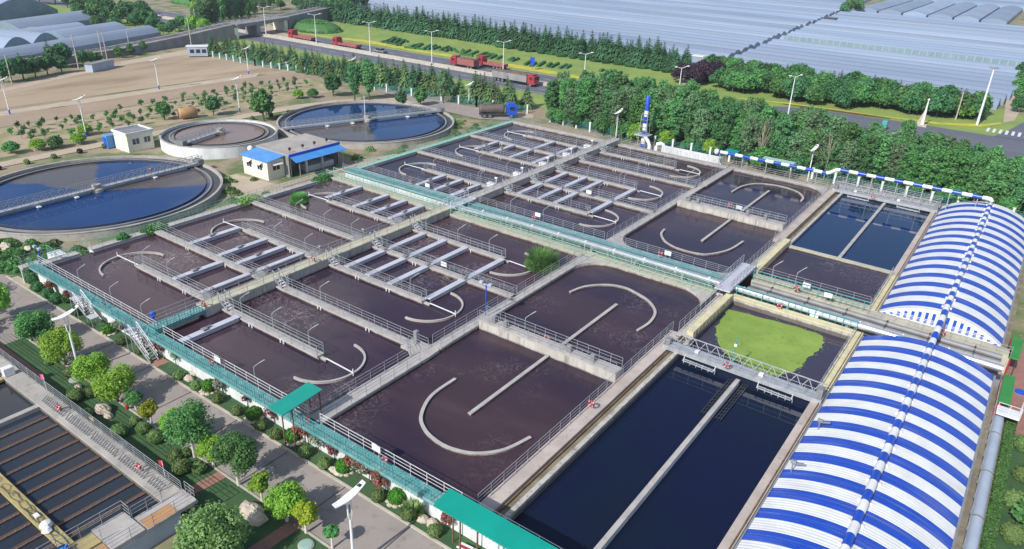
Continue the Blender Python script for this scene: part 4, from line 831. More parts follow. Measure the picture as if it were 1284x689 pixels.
# ================================================================== SMALL LAMPS, LIFEBUOYS, SIGNS
def lampthing(x,y,lab):
    t=thing('walkway_lamp',lab,'walkway lamp',(x,y,DZ),'short bent lamps on the tank walkways')
    MB().tube([(x,y,DZ),(x,y,DZ+1.5)],0.035,6).build('post',railm,t)
    MB().tube([(x,y,DZ+1.5),(x+0.12,y+0.1,DZ+1.68),(x+0.5,y+0.45,DZ+2.05)],0.03,6).build('arm',railm,t); MB().tube([(x+0.42,y+0.37,DZ+1.97),(x+0.75,y+0.66,DZ+2.25)],0.045,6).build('lamp_head',railm,t); return t
LP=[(102.5,355),(134,381),(170.5,404),(301,490),(301.9,392.4),(404.9,283.8),(439.7,296),(351,297.6),(386.8,313.5),(368,357),(409.9,374),(342.5,411.4),(385,435),(514.7,366.5),(440,293.6),(535.5,289),(575.7,302),(614,315.4),(515,362),(647.7,261.8),(687.9,273.5),(612.5,250),(636,399),(666,411),(213,346),(159,330),(371,270.6),(542,214),(607,228),(608,205.7),(665.3,173),(697.6,171),(728,180),(637.5,178.3),(608.7,187),(639,190.5),(670.6,199),(607.8,204.5),(640,215),(607.8,225.4),(610,251.5),(648,260),(683.6,244.5),(722.8,256.7),(763,185.3),(739,197.5),(711.5,209.7),(647,237.6),(772.5,204.5),(747,216.7),(782,232.3),(754,244.5),(797,194),(782,228),(807,213),(831,207),(864.5,228.5),(796.6,193.6),(962,355),(993,362)]
seg=[(n,a,b,y) for n,a,b,y in WALLS]+[('the front walkway',-85,-5,30.05),('the near deep cross wall',-39,-23.8,51.6),('the near gallery railing',-85,-24,71.7),('the far gallery railing',-85,-22,77.4),('the north wall',-84,-24,118.7),('the yellow far gallery wall',-21.6,-9,79.6)]
byw={}
used=[]
for px_,py_ in LP:
    p=at(px_,py_,DZ)
    if any((p.x-q[0])**2+(p.y-q[1])**2<1.0 for q in used): continue
    used.append((p.x,p.y))
    best=min(seg,key=lambda s:abs(s[3]-p.y)+max(0,s[1]-p.x,p.x-s[2]))
    x=min(max(p.x,best[1]+0.3),best[2]-0.3); byw.setdefault(best,[]).append(x)
for s_,xs in byw.items():
    xs=sorted(xs)
    for q,x in enumerate(xs):
        pos=(ORD[q]+' from the left') if len(xs)>1 else 'the only one'
        lampthing(x,s_[3]+0.42,'bent white lamp post on %s, %s'%(s_[0],pos))
def buoy(px_,py_,z,lab):
    p=at(px_,py_,z); t=thing('lifebuoy',lab,'lifebuoy',(p.x,p.y,p.z),'red and white lifebuoys on the railings')
    r=MB(); n=20; pts=[(p.x+0.25*math.cos(2*math.pi*i/n),p.y-0.08,p.z+0.25*math.sin(2*math.pi*i/n)) for i in range(n)]; r.tube(pts,0.08,8,True); r.build('ring',redm,t,smooth=True)
    for k in range(4):
        a=math.pi/4+k*math.pi/2; w_=MB(); pp=[(p.x+0.25*math.cos(a+d),p.y-0.08,p.z+0.25*math.sin(a+d)) for d in (-0.1,0,0.1)]; w_.tube(pp,0.086,8); w_.build('white_band',whitem,t)
for px_,py_,z,l_ in ((131,380,2.8,'red lifebuoy on the front walkway right of the half height stairs'),(266,455,2.8,'red lifebuoy on the front walkway beside a white sign at left'),(256,381,3.3,'red lifebuoy on the raised channel above the second divider, near left block'),(393,324,3.4,'red lifebuoy on the raised channel near the third divider'),(515,227.5,2.8,'red lifebuoy on the teal gallery walkway by the far left block'),(387,526,2.8,'red lifebuoy beside the small teal canopy on the front walkway'),(483.5,577,2.8,'red lifebuoy beside the white sign above the red flowers'),(686,424,2.8,'red lifebuoy hanging on the near deep cross wall'),(742,506,2.8,'red lifebuoy on the railing of the wide pinkish walkway'),(669.5,273.5,2.8,'red lifebuoy on the gallery railing below the far middle block'),(828.5,318.7,2.8,'red lifebuoy on the gallery railing below the far end tank'),(916,257,2.8,'red lifebuoy hanging on the far deep cross wall'),(999,361.5,2.8,'red lifebuoy on the teal mesh beside the far settler inlet'),(977.6,384.5,2.6,'red lifebuoy on the teal mesh beside the duckweed tank'),(1181.6,417,2.8,'red lifebuoy on the walkway railing before the slit gable'),(912,457.6,3.0,'red lifebuoy hanging on the near scraper bridge'),(1095,247,3.0,'red lifebuoy on the far scraper bridge'),(75,511,1.9,'red lifebuoy on the sedimentation basin railing at far left'),(175,585,1.9,'red lifebuoy on the sedimentation basin railing near its corner'),(188.5,213,2.2,'red lifebuoy on the bridge of the big left clarifier')):
    buoy(px_,py_,z,l_)
def sign(px_,py_,z,lab):
    p=at(px_,py_,z); t=thing('notice_board',lab,'notice board',(p.x,p.y,p.z),'blank looking white notice boards on the railings')
    MB().bevbox(p.x-0.42,p.x+0.42,p.y-0.05,p.y,p.z-0.27,p.z+0.27,.015).build('board',whitem,t)
    r=MB(); r.bar((p.x-.3,p.y+.03,p.z-1.2),(p.x-.3,p.y+.03,p.z),.04); r.bar((p.x+.3,p.y+.03,p.z-1.2),(p.x+.3,p.y+.03,p.z),.04); r.build('post',railm,t)
for a in ((273,451,3.3,'white notice board on the front walkway left of the small teal canopy'),(472,562,3.4,'white notice board on the front walkway above the red flowers'),(674.5,269.5,3.3,'white notice board on the gallery railing below the far middle block'),(837.6,317.7,3.2,'white notice board on the gallery railing below the far end tank'),(1011.6,358,3.2,'white notice board left on the railing of the far settler inlet'),(1038.6,370.5,3.2,'white notice board right on the railing of the far settler inlet'),(1021,395,2.6,'white notice board on the teal mesh over the white gallery pipe'),(536,232.7,3.0,'white notice board on the teal gallery walkway, far left block'),(927,260.6,3.0,'white notice board hanging on the far deep cross wall'),(556.6,331.5,3.0,'white notice board on the third divider of the near middle block'),(738.5,241,3.0,'white notice board on the second divider of the far middle block')): sign(*a)
def floodpole(x,y,z0,h,lab):
    t=thing('floodlight_pole',lab,'floodlight',(x,y,z0),'blue floodlight poles')
    MB().tube([(x,y,z0),(x,y,z0+h)],0.07,8).build('post',bluem,t); r=MB(); r.bar((x-.5,y,z0+h),(x+.5,y,z0+h),.08); r.bevbox(x-.75,x-.35,y-.2,y+.1,z0+h,z0+h+.28,.03); r.bevbox(x+.35,x+.75,y-.2,y+.1,z0+h,z0+h+.28,.03); r.build('lamp_head',bluegrey,t)
floodpole(-39.6,52.0,DZ,3.6,'blue twin floodlight pole where the deep wall meets the cross walkway')
floodpole(-85.4,30.4,DZ,1.6,'short blue floodlight pole at the left end of the front walkway')
t=thing('bridge_mast','thin dark mast with a small white lamp on the near scraper bridge','mast',(-16.6,59.3,0)); MB().tube([(-16.6,59.3,2.5),(-16.6,59.3,5.0)],.05,6).build('post',tealm,t); MB().bevbox(-16.72,-16.48,59.2,59.4,4.1,4.35,.02).build('lamp',whitem,t)
p=at(192,398,2.6); t=thing('blue_valve_motor','small blue valve motor on the railing at the start of the raised channel','valve motor',(p.x,p.y,DZ)); MB().lathe(p.x,p.y,[(.12,2.2),(.12,2.7),(.28,2.75),(.3,3.1),(.1,3.25)],10).build('motor',bluem,t); MB().tube([(p.x-.35,p.y,2.95),(p.x+.35,p.y,2.95)],.1,8).build('handwheel',bluem,t)
# plants on the tanks
def blades(n,rad,h,seed,lw=0.05):
    q=random.Random(seed); mb=MB()
    for i in range(n):
        a=q.uniform(0,2*math.pi); r0=rad*0.5*math.sqrt(q.random()); x,y=r0*math.cos(a),r0*math.sin(a); l=h*q.uniform(.6,1.1); o_=rad*q.uniform(.2,.8); a2=a+q.uniform(-.6,.6)
        dx_,dy_=math.cos(a2),math.sin(a2); px_,py_=-dy_*lw,dx_*lw
        m1=(x+dx_*o_*.4,y+dy_*o_*.4,l*.65); e=(x+dx_*o_,y+dy_*o_,l)
        mb.add([(x-px_,y-py_,0),(x+px_,y+py_,0),(m1[0]+px_,m1[1]+py_,m1[2]),(m1[0]-px_,m1[1]-py_,m1[2]),e],[(0,1,2,3),(3,2,4)])
    return mb
for (x,y,z,s,lab) in ((-42.2,66.0,1.8,1.0,'bushy green reed clump growing in the brown water by the cross walkway'),(-80.2,62.0,1.8,0.62,'small green reed clump on a curved baffle near the white house')):
    mb=blades(900,2.0*s,2.1*s,int(x*-7),.05) if s>.9 else blades(900,2.0*s,2.1*s,int(x*-7),.04)
    t=thing('reed_clump',lab,'reeds',(x,y,z),'reeds growing in the tanks'); q=MB(); q.v=[(a+x,b+y,c+z) for a,b,c in mb.v]; q.f=mb.f
    qq=random.Random(int(x*9))
    for k in range(int(3200*s)):
        d=Vector((qq.gauss(0,1),qq.gauss(0,1),abs(qq.gauss(0,.8))+.05)).normalized(); p_=Vector((x,y,z))+Vector((d.x*1.9,d.y*1.9,d.z*1.75))*s*qq.uniform(.8,1.05)
        ax=Vector((d.x*.6+qq.gauss(0,.3),d.y*.6+qq.gauss(0,.3),.8)).normalized(); sd=ax.orthogonal().normalized()*.035; q.add([p_-sd,p_+sd,p_+ax*.38],[(0,1,2)])
    q.build('leaves',m_reed,t)
    MB().lathe(x,y,[(.5*s,z-.2),(.6*s,z+.05),(.2*s,z+.12)],10).build('root_mat',mossc,t)
# ================================================================== CLARIFIERS
def clarifier(lab,cx,cy,r,zr,zw,wm,a_br,full,rimm,lab_cat='settling tank',dish=True):
    t=thing('round_clarifier',lab,lab_cat,(cx,cy,0),'round clarifier tanks')
    MB().ring(cx,cy,r-0.3,r,0,zr,120).build('outer_wall',concrete if rimm is None else rimm,t)
    MB().ring(cx,cy,r-0.28,r+0.06,zr,zr+0.08,120).build('rim',concrete,t)
    MB().ring(cx,cy,r-1.75,r-1.5,0,zr-0.12,120).build('launder_wall',greyconc,t)
    MB().ring(cx,cy,r-1.5,r-0.32,0.01,zw-0.12,120).build('launder_bed',darkm,t)
    q=MB(); q.ring(cx,cy,r-2.35,r-2.3,zw-0.3,zw+0.22,120); q.build('scum_baffle',darkm,t)
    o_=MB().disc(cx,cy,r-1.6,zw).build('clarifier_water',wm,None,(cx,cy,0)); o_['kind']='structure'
    c,s=math.cos(R(a_br)),math.sin(R(a_br)); zb=zr+0.35
    p0=(cx-(c*(r-0.2) if full else c*1.0),cy-(s*(r-0.2) if full else s*1.0)); p1=(cx+c*(r-0.1),cy+s*(r-0.1))
    d=Vector((p1[0]-p0[0],p1[1]-p0[1],0)).normalized(); n=Vector((-d.y,d.x,0))*0.46
    MB().obox(p0,p1,1.0,zb-0.26,zb).build('bridge_deck',greym if False else railm,t)
    for sg in (-1,1):
        rr=MB(); a=(p0[0]+sg*n.x,p0[1]+sg*n.y); b=(p1[0]+sg*n.x,p1[1]+sg*n.y)
        rail(rr,a,b,zb,1.05,3,1.1,0.06)
        k=int((Vector(b)-Vector(a)).length/1.1)
        for i in range(k):
            u=Vector((a[0],a[1],zb)).lerp(Vector((b[0],b[1],zb)),i/k); v_=Vector((a[0],a[1],zb+1)).lerp(Vector((b[0],b[1],zb+1)),(i+1)/k); rr.bar(u,v_,0.05)
        rr.build('bridge_railing',railm,t)
    MB().lathe(cx,cy,[(0.9,zw-.2),(0.9,zw+0.4),(0.6,zb),(0.6,zb+0.5)],16).build('centre_column',concrete,t)
    q=MB(); e=Vector((p1[0],p1[1],0)); q.obox((e.x-d.x*.9,e.y-d.y*.9),(e.x+d.x*.1,e.y+d.y*.1),1.5,zr+0.12,zb+0.5); q.build('drive_carriage',greym,t)
    if full:
        q=MB()
        for f_ in (0.25,0.4,0.75):
            x,y=p0[0]+(p1[0]-p0[0])*f_+n.x*1.6,p0[1]+(p1[1]-p0[1])*f_+n.y*1.6
            x,y=p0[0]+(p1[0]-p0[0])*f_-n.x*1.5,p0[1]+(p1[1]-p0[1])*f_-n.y*1.5
            q.bar((x+n.x*.7,y+n.y*.7,zb-.3),(x,y,zw+.2),.08); q.box(x-.5,x+.5,y-.25,y+.25,zw+.1,zw+.25)
        q.build('scum_scraper',whitem,t)
    return t
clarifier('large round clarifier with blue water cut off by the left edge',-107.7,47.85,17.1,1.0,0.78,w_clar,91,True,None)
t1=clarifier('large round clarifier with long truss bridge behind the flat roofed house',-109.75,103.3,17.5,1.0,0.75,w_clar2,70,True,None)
MB().tube([(-108.9,102,1.4),(-108.9,102,6.2)],.06,6).build('lamp_mast',whitem,t1)
clarifier('smaller round clarifier with tall rim and reddish brown water',-118.9,75.9,9.95,2.0,1.75,w_sludge,-74,False,whitew)
o=MB().lathe(-106.3,73.2,[(.05,1.55),(.42,1.75),(.55,2.1),(.42,2.45),(.05,2.65)],14).build('white_ball_tank',whitem,None,(-106.3,73.2,0),smooth=True); tag(o,'small white round tank perched between brown clarifier and flat roof','tank')
# ================================================================== HOUSES
t=thing('pump_house','cream house with light blue sheet roof and open flat roofed bay','house',(-98,74,0))
MB().box(-101.6,-95.4,68.3,71.45,0,3.1).build('cream_room',creamw,t)
MB().add([(-102,68.0,3.05),(-95.0,68.0,3.05),(-95.0,71.6,3.45),(-102,71.6,3.45),(-102,68.0,3.13),(-95.0,68.0,3.13),(-95.0,71.6,3.53),(-102,71.6,3.53)],[(3,2,1,0),(4,5,6,7),(0,1,5,4),(1,2,6,5),(2,3,7,6),(3,0,4,7)]).build('blue_roof',skyblue,t)
def win(x0,x1,y0,y1,z0,z1,axis,par,hood=True):
    if axis=='y':   # faces -y at y0
        f_=MB(); f_.box(x0,x1,y0-.05,y0+.02,z0,z1); w_=f_.build('window',whitem,par); q=MB(); nx=2
        for i in range(nx): a=x0+(x1-x0)*i/nx+.05; q.box(a,x0+(x1-x0)*(i+1)/nx-.05,y0-.07,y0-.052,z0+.07,z1-.07)
        q.build('pane',glassm,w_)
        if hood: MB().add([(x0-.2,y0-.75,z1+.05),(x1+.2,y0-.75,z1+.05),(x1+.2,y0-.01,z1+.4),(x0-.2,y0-.01,z1+.4),(x0-.2,y0-.01,z1+.3),(x1+.2,y0-.01,z1+.3)],[(0,1,2,3),(0,4,5,1)]).build('hood',creamw,w_)
    else:           # faces +x at x1
        f_=MB(); f_.box(x1-.02,x1+.05,y0,y1,z0,z1); w_=f_.build('window',whitem,par); q=MB()
        for i in range(2): a=y0+(y1-y0)*i/2+.05; q.box(x1+.052,x1+.07,a,y0+(y1-y0)*(i+1)/2-.05,z0+.07,z1-.07)
        q.build('pane',glassm,w_)
        if hood: MB().add([(x1+.75,y0-.2,z1+.05),(x1+.75,y1+.2,z1+.05),(x1+.01,y1+.2,z1+.4),(x1+.01,y0-.2,z1+.4),(x1+.01,y1+.2,z1+.3),(x1+.01,y0-.2,z1+.3)],[(0,1,2,3),(0,5,4,1)]).build('hood',creamw,w_)
win(-100.6,-99.4,68.3,0,1.4,2.4,'y',t); win(-97.9,-96.7,68.3,0,1.4,2.4,'y',t); win(0,-95.4,69.2,70.6,1.4,2.4,'x',t)
q=MB(); q.box(-102.2,-97.5,71.5,81.6,0,3.55); q.box(-97.5,-94.2,71.5,71.75,0,3.55); q.box(-97.5,-94.2,81.3,81.6,0,3.55); q.build('bay_wall',greyconc,t)
MB().box(-102.4,-94.0,71.48,81.8,3.55,3.75).build('flat_roof',flatroof,t)
MB().box(-94.0,-93.86,71.4,81.9,3.4,3.85).build('roof_fascia',bluem,t)
q=MB(); q.add([(-93.85,71.6,3.42),(-93.85,81.7,3.42),(-92.2,82.0,2.9),(-92.2,71.4,2.9),(-93.85,71.6,3.36),(-93.85,81.7,3.36),(-92.2,82.0,2.84),(-92.2,71.4,2.84)],[(0,3,2,1),(4,5,6,7),(3,7,6,2),(0,4,7,3),(1,2,6,5)]); q.build('awning',skyblue,t)
for y in (71.7,75.0,78.3,81.5): MB().box(-94.5,-94.2,y-.15,y+.15,0,3.4).build('column',whitew,t)
for y in (72.2,81.2): MB().bar((-92.5,y,0),(-92.5,y,2.9),.08).build('awning_post',railm,t)
q=MB(); q.box(-97.0,-94.6,75.4,81,0,0.9); q.build('half_wall',whitew,t)
for i,y in enumerate((72.6,75.2,77.6,80.2)):
    t2=thing('roof_vent','dark round roof vent on the flat roof edge, %s from the left'%ORD[i],'roof vent',(-95.2,y,3.75),'round vents on the flat roof edge')
    c=MB(); c.tube([(-95.2,y,3.75),(-95.2,y,4.2)],.06,6); c.build('stem',greym,t2); c=MB(); c.tube([(-95.25,y,4.35),(-95.05,y,4.35)],.24,12); c.build('fan_ring',darkm,t2); c=MB(); c.tube([(-95.04,y,4.35),(-95.02,y,4.35)],.12,10); c.build('hub',redm,t2)
t=thing('small_house','small cream house with flat roof beside the brown clarifier','house',(-127,64.3,0))
MB().box(-129.2,-124.9,62.1,66.7,0,3.1).build('wall',creamw,t); q=MB(); q.box(-129.4,-124.7,61.9,62.1,3.0,3.4); q.box(-129.4,-124.7,66.7,66.9,3.0,3.4); q.box(-129.4,-129.2,62.1,66.7,3.0,3.4); q.box(-124.9,-124.7,62.1,66.7,3.0,3.4); q.build('parapet',whitew,t)
MB().box(-129.2,-124.9,62.1,66.7,3.1,3.16).build('roof',greym,t)
win(0,-124.9,62.9,64.2,1.2,2.3,'x',t,False); win(0,-124.9,65.0,66.2,1.2,2.3,'x',t,False); MB().box(-127.6,-126.6,62.03,62.12,0,2.0).build('door',whitem,t)
t=thing('blue_cabin','small bright blue cabin against the small cream house','cabin',(-130,61.6,0)); MB().bevbox(-130.9,-129.5,60.9,62.4,0.1,2.3,.04).build('body',skyblue,t); MB().box(-130.7,-129.7,60.84,60.91,0.2,2.0).build('door',bluem,t)
t=thing('tan_tank','tan cylindrical tank lying in the nursery beyond the brown clarifier','tank',(-139.2,82.2,0)); MB().tube([(-139.5,80.6,1.15),(-139.4,80.9,1.15),(-138.95,83.7,1.15),(-138.9,84.0,1.15)],[.9,1.12,1.12,.9],20).build('barrel',tanm,t,smooth=True); c=MB(); c.box(-140.2,-138.6,80.8,81.1,0,.5); c.box(-139.8,-138.2,83.2,83.5,0,.5); c.build('saddle',greyconc,t)
t=thing('site_trailer','pale blue site cabin with dark windows at the far field edge','site cabin',(-200.5,124.7,0)); mb=MB(); mb.obox((-202.2,122.6),(-198.9,126.8),2.6,0.3,2.9); mb.build('body',bluegrey,t)
d=Vector((3.3,4.2,0)).normalized(); nn=Vector((d.y,-d.x,0))
for k in range(3):
    a=Vector((-202.2,122.6,0))+d*(0.7+k*1.6)+nn*1.31; b_=a+d*1.1; MB().obox((a.x,a.y),(b_.x,b_.y),.06,1.2,2.2).build('window',glassm,t)
mb=MB(); mb.obox((-202.4,122.4),(-198.7,127.0),2.9,2.9,3.05); mb.build('roof',whitem,t)
t=thing('field_screen_wall','low blue grey container standing on the field edge track','container',(-199.2,95.6,0)); mb=MB(); mb.obox((-197.7,92.2),(-200.6,99.3),2.2,0.05,2.0); mb.build('body',bluegrey,t); mb=MB(); mb.obox((-197.6,92.0),(-200.7,99.5),2.4,2.0,2.1); mb.build('roof',greym,t)
t=thing('soil_machine','small dusty grey machine standing in the bare field','machine',(-169,131,0)); mb=MB(); mb.bevbox(-170.2,-168,130,131.6,.5,1.9,.2); mb.build('body',greyconc,t); MB().tube([(-169.5,129.9,.5),(-169.5,131.7,.5)],.5,12).build('wheel',darkm,t); MB().bar((-168,131,1.7),(-166.4,131.6,2.6),.25).build('arm',rust,t)
# ================================================================== SEDIMENTATION BASIN (bottom left)
t=thing('sedimentation_basin','concrete sedimentation basin with railed walkway in the bottom left corner','basin',(-55,12,0))
MB().box(-76,-40.0,19.35,19.65,0,1.42).build('side_wall',concrete,t); MB().box(-76,-41.42,18.2,19.62,1.34,1.5).build('side_walkway',concrete,t)
MB().box(-76,-41.42,18.22,18.5,-.1,1.34).build('inner_wall',facing,t)
MB().box(-40.1,-39.62,3,18.45,0,1.28).build('end_wall',bluegrey,t)
MB().box(-41.4,-39.6,16.1,19.75,1.28,1.5).build('end_walkway',deckm,t)
MB().box(-42.35,-39.7,13.9,16.05,1.28,1.62).build('pale_platform',deckm,t)
MB().box(-42.3,-41.0,3,13.85,1.28,1.52).build('yellow_walkway',yellowdeck,t); MB().box(-40.95,-39.7,3,13.85,1.2,1.45).build('orange_walkway',orangep,t)
MB().box(-40.75,-39.75,16.25,18.35,1.5,1.52).build('orange_pad',orangep,t)
r=MB(); rail(r,(-76,19.5),(-41.0,19.5),1.5,1.05,4,1.5); r.build('side_railing',railm,t)
r=MB(); rail(r,(-39.7,9),(-39.7,19.7),1.5,1.0,3,1.5); rail(r,(-41.35,16.1),(-41.35,18.2),1.5,1.0,3,1.0); rail(r,(-42.3,16.0),(-41.35,16.0),1.6,1.0,3,.8); rail(r,(-42.3,9),(-42.3,16.0),1.6,1.0,3,1.4); rail(r,(-40.98,13.9),(-40.98,9),1.5,1.0,2,1.4); rail(r,(-40.9,19.7),(-39.7,19.7),1.5,1.0,3,.6); r.build('end_railing',railm,t)
r=MB()
for k in range(58):
    x=-59.5+k*0.3; 
    if k%13!=12: MB().bar((x,18.6,1.52),(x+0.12,19.05,1.52+rnd.uniform(.34,.5)),.09).build('diffuser_bar',greym,t)
MB().box(-59.65,-59.15,3,18.2,0,1.36).build('cross_partition',concrete,t)
for k,x in enumerate((-57.8,-56.15,-54.55,-52.95,-51.4,-49.83,-48.3,-46.75,-45.17,-43.62)):
    for (a,b) in ((12.95,18.2),(3,12.0)):
        MB().box(x-0.17,x+0.17,a,b,.6,1.09).build('weir_trough',rustbeam,t)
    for (a,b) in ((13.0,18.15),(6.0,11.95)):
        r=MB(); r.box(x+.11,x+.14,a,b,1.02,1.10)
        for q in range(int((b-a)/.58)): y=a+.4+q*0.58; r.box(x+.095,x+.16,y,y+.07,1.06,1.15)
        r.build('weir_plate',railm if False else greym,t)
struct(MB().sheet([(-76,3),(-41.3,3),(-41.3,18.3),(-76,18.3)],1.0),'basin_water',w_dark)
t=thing('yellow_gangway','yellow gangway with tangled dark cables across the weir troughs','gangway',(-50,12.45,0)); MB().box(-76,-42.4,12.05,12.85,1.1,1.34).build('deck',yellowdeck,t)
r=MB()
for k in range(7):
    x=-53+k*1.5; ph=rnd.uniform(0,6); pts=[(x+.5*math.cos(i*.8+ph)*(1+.3*k%2)+i*.06,12.42+.27*math.sin(i*.8+ph)*rnd.uniform(.5,1.1),1.37+.03*i/10) for i in range(13)]; MB().tube(pts,.015,5).build('cable',darkm,t)
t=thing('white_sack','crumpled white sack lying on the yellow gangway','sack',(-45.2,12.4,1.34)); r=MB(); r.lathe(-45.2,12.4,[(.3,1.36),(.42,1.5),(.3,1.72),(.08,1.8)],9); r.lathe(-44.7,12.2,[(.25,1.36),(.33,1.46),(.1,1.6)],7); r.build('cloth',whitem,t)
r=MB(); r.bevbox(-46.9,-46.4,12.3,12.6,1.36,1.5,.04); o=r.build('plastic_box',whitem,None,(-46.6,12.4,1.34)); tag(o,'small white box on the yellow gangway among cables','box')
t=thing('blue_tarpaulin','crumpled blue tarpaulin at the foot of the yellow gangway','tarpaulin',(-41.7,11.6,1.5)); r=MB(); q=random.Random(3); n=9
vs=[(-42.3+1.3*i/(n-1),10.6+1.7*j/(n-1),1.56+q.uniform(0,.45)) for j in range(n) for i in range(n)]; r.add(vs,[(j*n+i,j*n+i+1,(j+1)*n+i+1,(j+1)*n+i) for j in range(n-1) for i in range(n-1)]); r.build('sheet',bluetarp,t)
t=thing('blower_unit','black blower on a small yellow deck at the left edge','blower',(-66.6,17.6,1.5)); MB().box(-68.5,-65.4,17.0,18.15,1.2,1.42).build('deck',yellowdeck,t); MB().tube([(-67.5,17.4,1.8),(-66,17.6,1.8)],.3,10).build('motor',darkm,t); MB().bevbox(-65.9,-65.3,18.3,19.1,1.5,2.3,.05).build('control_box',whitem,t)
for i,(x,y,z,m_,l_) in enumerate(((-60.84,19.6,1.5,pinkm,'pink flag on the basin railing at the far left'),(-54.2,20.0,0,yellowfl,'small yellow flag standing on the lawn by the basin railing'),(-43.6,19.75,1.3,redm,'small red flag near the basin corner'))):
    t=thing('flag',l_,'flag',(x,y,z),'small flags by the basin'); MB().tube([(x,y,z),(x,y,z+1.5)],.025,5).build('staff',whitem,t)
    r=MB(); vs=[]; 
    for a in range(6):
        for b in range(4): vs.append((x+.02-.13*a,y+.08*math.sin(a*1.3+b*.6),z+1.5-.15*b-.03*a))
    r.add(vs,[(a*4+b,a*4+b+1,a*4+b+5,a*4+b+4) for a in range(5) for b in range(3)]); r.build('cloth',m_,t)
for (px_,py_,l_) in ((30,421,'thin dark gate post on the plaza at the left edge'),(41,429,'second dark gate post on the plaza nearer the round tree')):
    p=at(px_,py_,0); t=thing('gate_post',l_,'post',(p.x,p.y,0),'dark posts on the plaza'); MB().tube([(p.x,p.y,0),(p.x,p.y,1.7)],.09,8).build('shaft',darkm,t); MB().lathe(p.x,p.y,[(.14,1.7),(.14,1.8),(.05,1.86)],8).build('cap',greym,t)
p=at(61,390,0); q=MB(); q.obox((p.x-.35,p.y-.25),(p.x,p.y+.25),.1,0.054,0.058); q.obox((p.x+.05,p.y+.25),(p.x+.4,p.y-.25),.1,0.054,0.058); struct(q,'painted_mark',whitem)
# ================================================================== SOLAR AND STREET LAMPS
def solar(x,y,h,lab,ang=80):
    t=thing('solar_street_lamp',lab,'street lamp',(x,y,0),'solar street lamps with curved white tops')
    MB().tube([(x,y,0),(x,y,0.9)],.15,10).build('base_sleeve',bluem,t)
    MB().tube([(x,y,.9),(x,y,h-1.9)],[.11,.09],10).build('pole',whitem,t,smooth=True)
    c,s=math.cos(R(ang)),math.sin(R(ang)); r=MB()
    for sg in (-.13,.13): r.tube([(x,y,h-2.0),(x+sg*c,y+sg*s,h-1.5),(x+sg*c,y+sg*s,h-.1)],.055,6)
    r.build('fork',whitem,t)
    r=MB(); vs=[]; n=8
    for i in range(n+1):
        u=-1.05+2.2*i/n; z=h+0.28*u+0.16*(u*u-.6); hw=.30-0.10*abs(u)/1.1
        for v_ in (-hw,hw): vs+= [(x+u*c-v_*s,y+u*s+v_*c,z),(x+u*c-v_*s,y+u*s+v_*c,z+.07)]
    fs=[]
    for i in range(n): a=4*i; fs+=[(a,a+4,a+6,a+2),(a+1,a+3,a+7,a+5),(a,a+1,a+5,a+4),(a+2,a+6,a+7,a+3)]
    fs+=[(0,2,3,1),(4*n,4*n+1,4*n+3,4*n+2)]
    r.add(vs,fs); r.build('curved_panel',whitem,t)
    u=.8; MB().bevbox(x+u*c-.12,x+u*c+.12,y+u*s-.12,y+u*s+.12,h+.33,h+.42,.02).build('light_unit',darkm,t)
solar(-63.88,23.48,6.0,'white solar street lamp with blue sleeve on the lawn beside round trees')
solar(-27.9,23.15,6.0,'white solar street lamp rising from the bottom edge in front of the road')
solar(-28.3,124.1,6.6,'white solar street lamp between pale canopy and striped pipe')
p=at(772.5,169.6,2.2); solar(p.x,p.y,6.6,'white solar street lamp just left of the striped stack')
p=at(588,131.3,0); solar(p.x,p.y,4.6,'white solar street lamp by the fence above the blue cab tanker')
p=at(443,103,0); solar(p.x,p.y,5.6,'white solar street lamp poking out of the roadside conifers')
for (px_,py_),h_,l_ in (((12.5,143.5),6.8,'white solar street lamp at the left edge of the bare field'),((199.7,112.3),6.8,'white solar street lamp on the dirt track in mid field'),((312,93.6),6.6,'white solar street lamp at the right end of the dirt track'),((300.8,141),7.0,'white solar street lamp at the nursery edge beyond the brown clarifier'),((108.6,172),7.0,'white solar street lamp in the nursery left of the small house')):
    p=at(px_,py_,0); solar(p.x,p.y,h_,l_)
def hlamp(x,y,h,lab):
    t=thing('highway_lamp',lab,'street lamp',(x,y,0),'twin armed highway lamps')
    MB().tube([(x,y,0),(x,y,h)],[.16,.08],8).build('pole',whitem,t)
    for s in (-1,1):
        MB().tube([(x,y,h-.1),(x+.5*s,y+1.0*s,h+.15),(x+.9*s,y+1.9*s,h+.3)],.07,6).build('arm',whitem,t); MB().bevbox(x+.75*s-.15,x+.75*s+.35,y+1.6*s-.3,y+1.6*s+.5,h+.22,h+.36,.03).build('lamp_head',whitem,t)
for i,x in enumerate((-220.5,-195.0,-170.6,-145.6,-120.2,-95.0,-69.5)): hlamp(x,163.25,9.3,'tall twin armed white lamp in the highway median, %s from the left'%ORD[i])
hlamp(-47.6,176.5,8.6,'tall twin armed white lamp standing before the right hand grove')
t=thing('high_mast_light','tall white mast light with a ring of floodlights by the side street','mast light',(-11.3,197.4,0)); MB().tube([(-11.3,197.4,0),(-11.3,197.4,12.6)],[.28,.14],10).build('pole',whitem,t); MB().bevbox(-12.2,-10.4,197.0,197.8,12.6,12.9,.05).build('lamp_ring',greym,t)
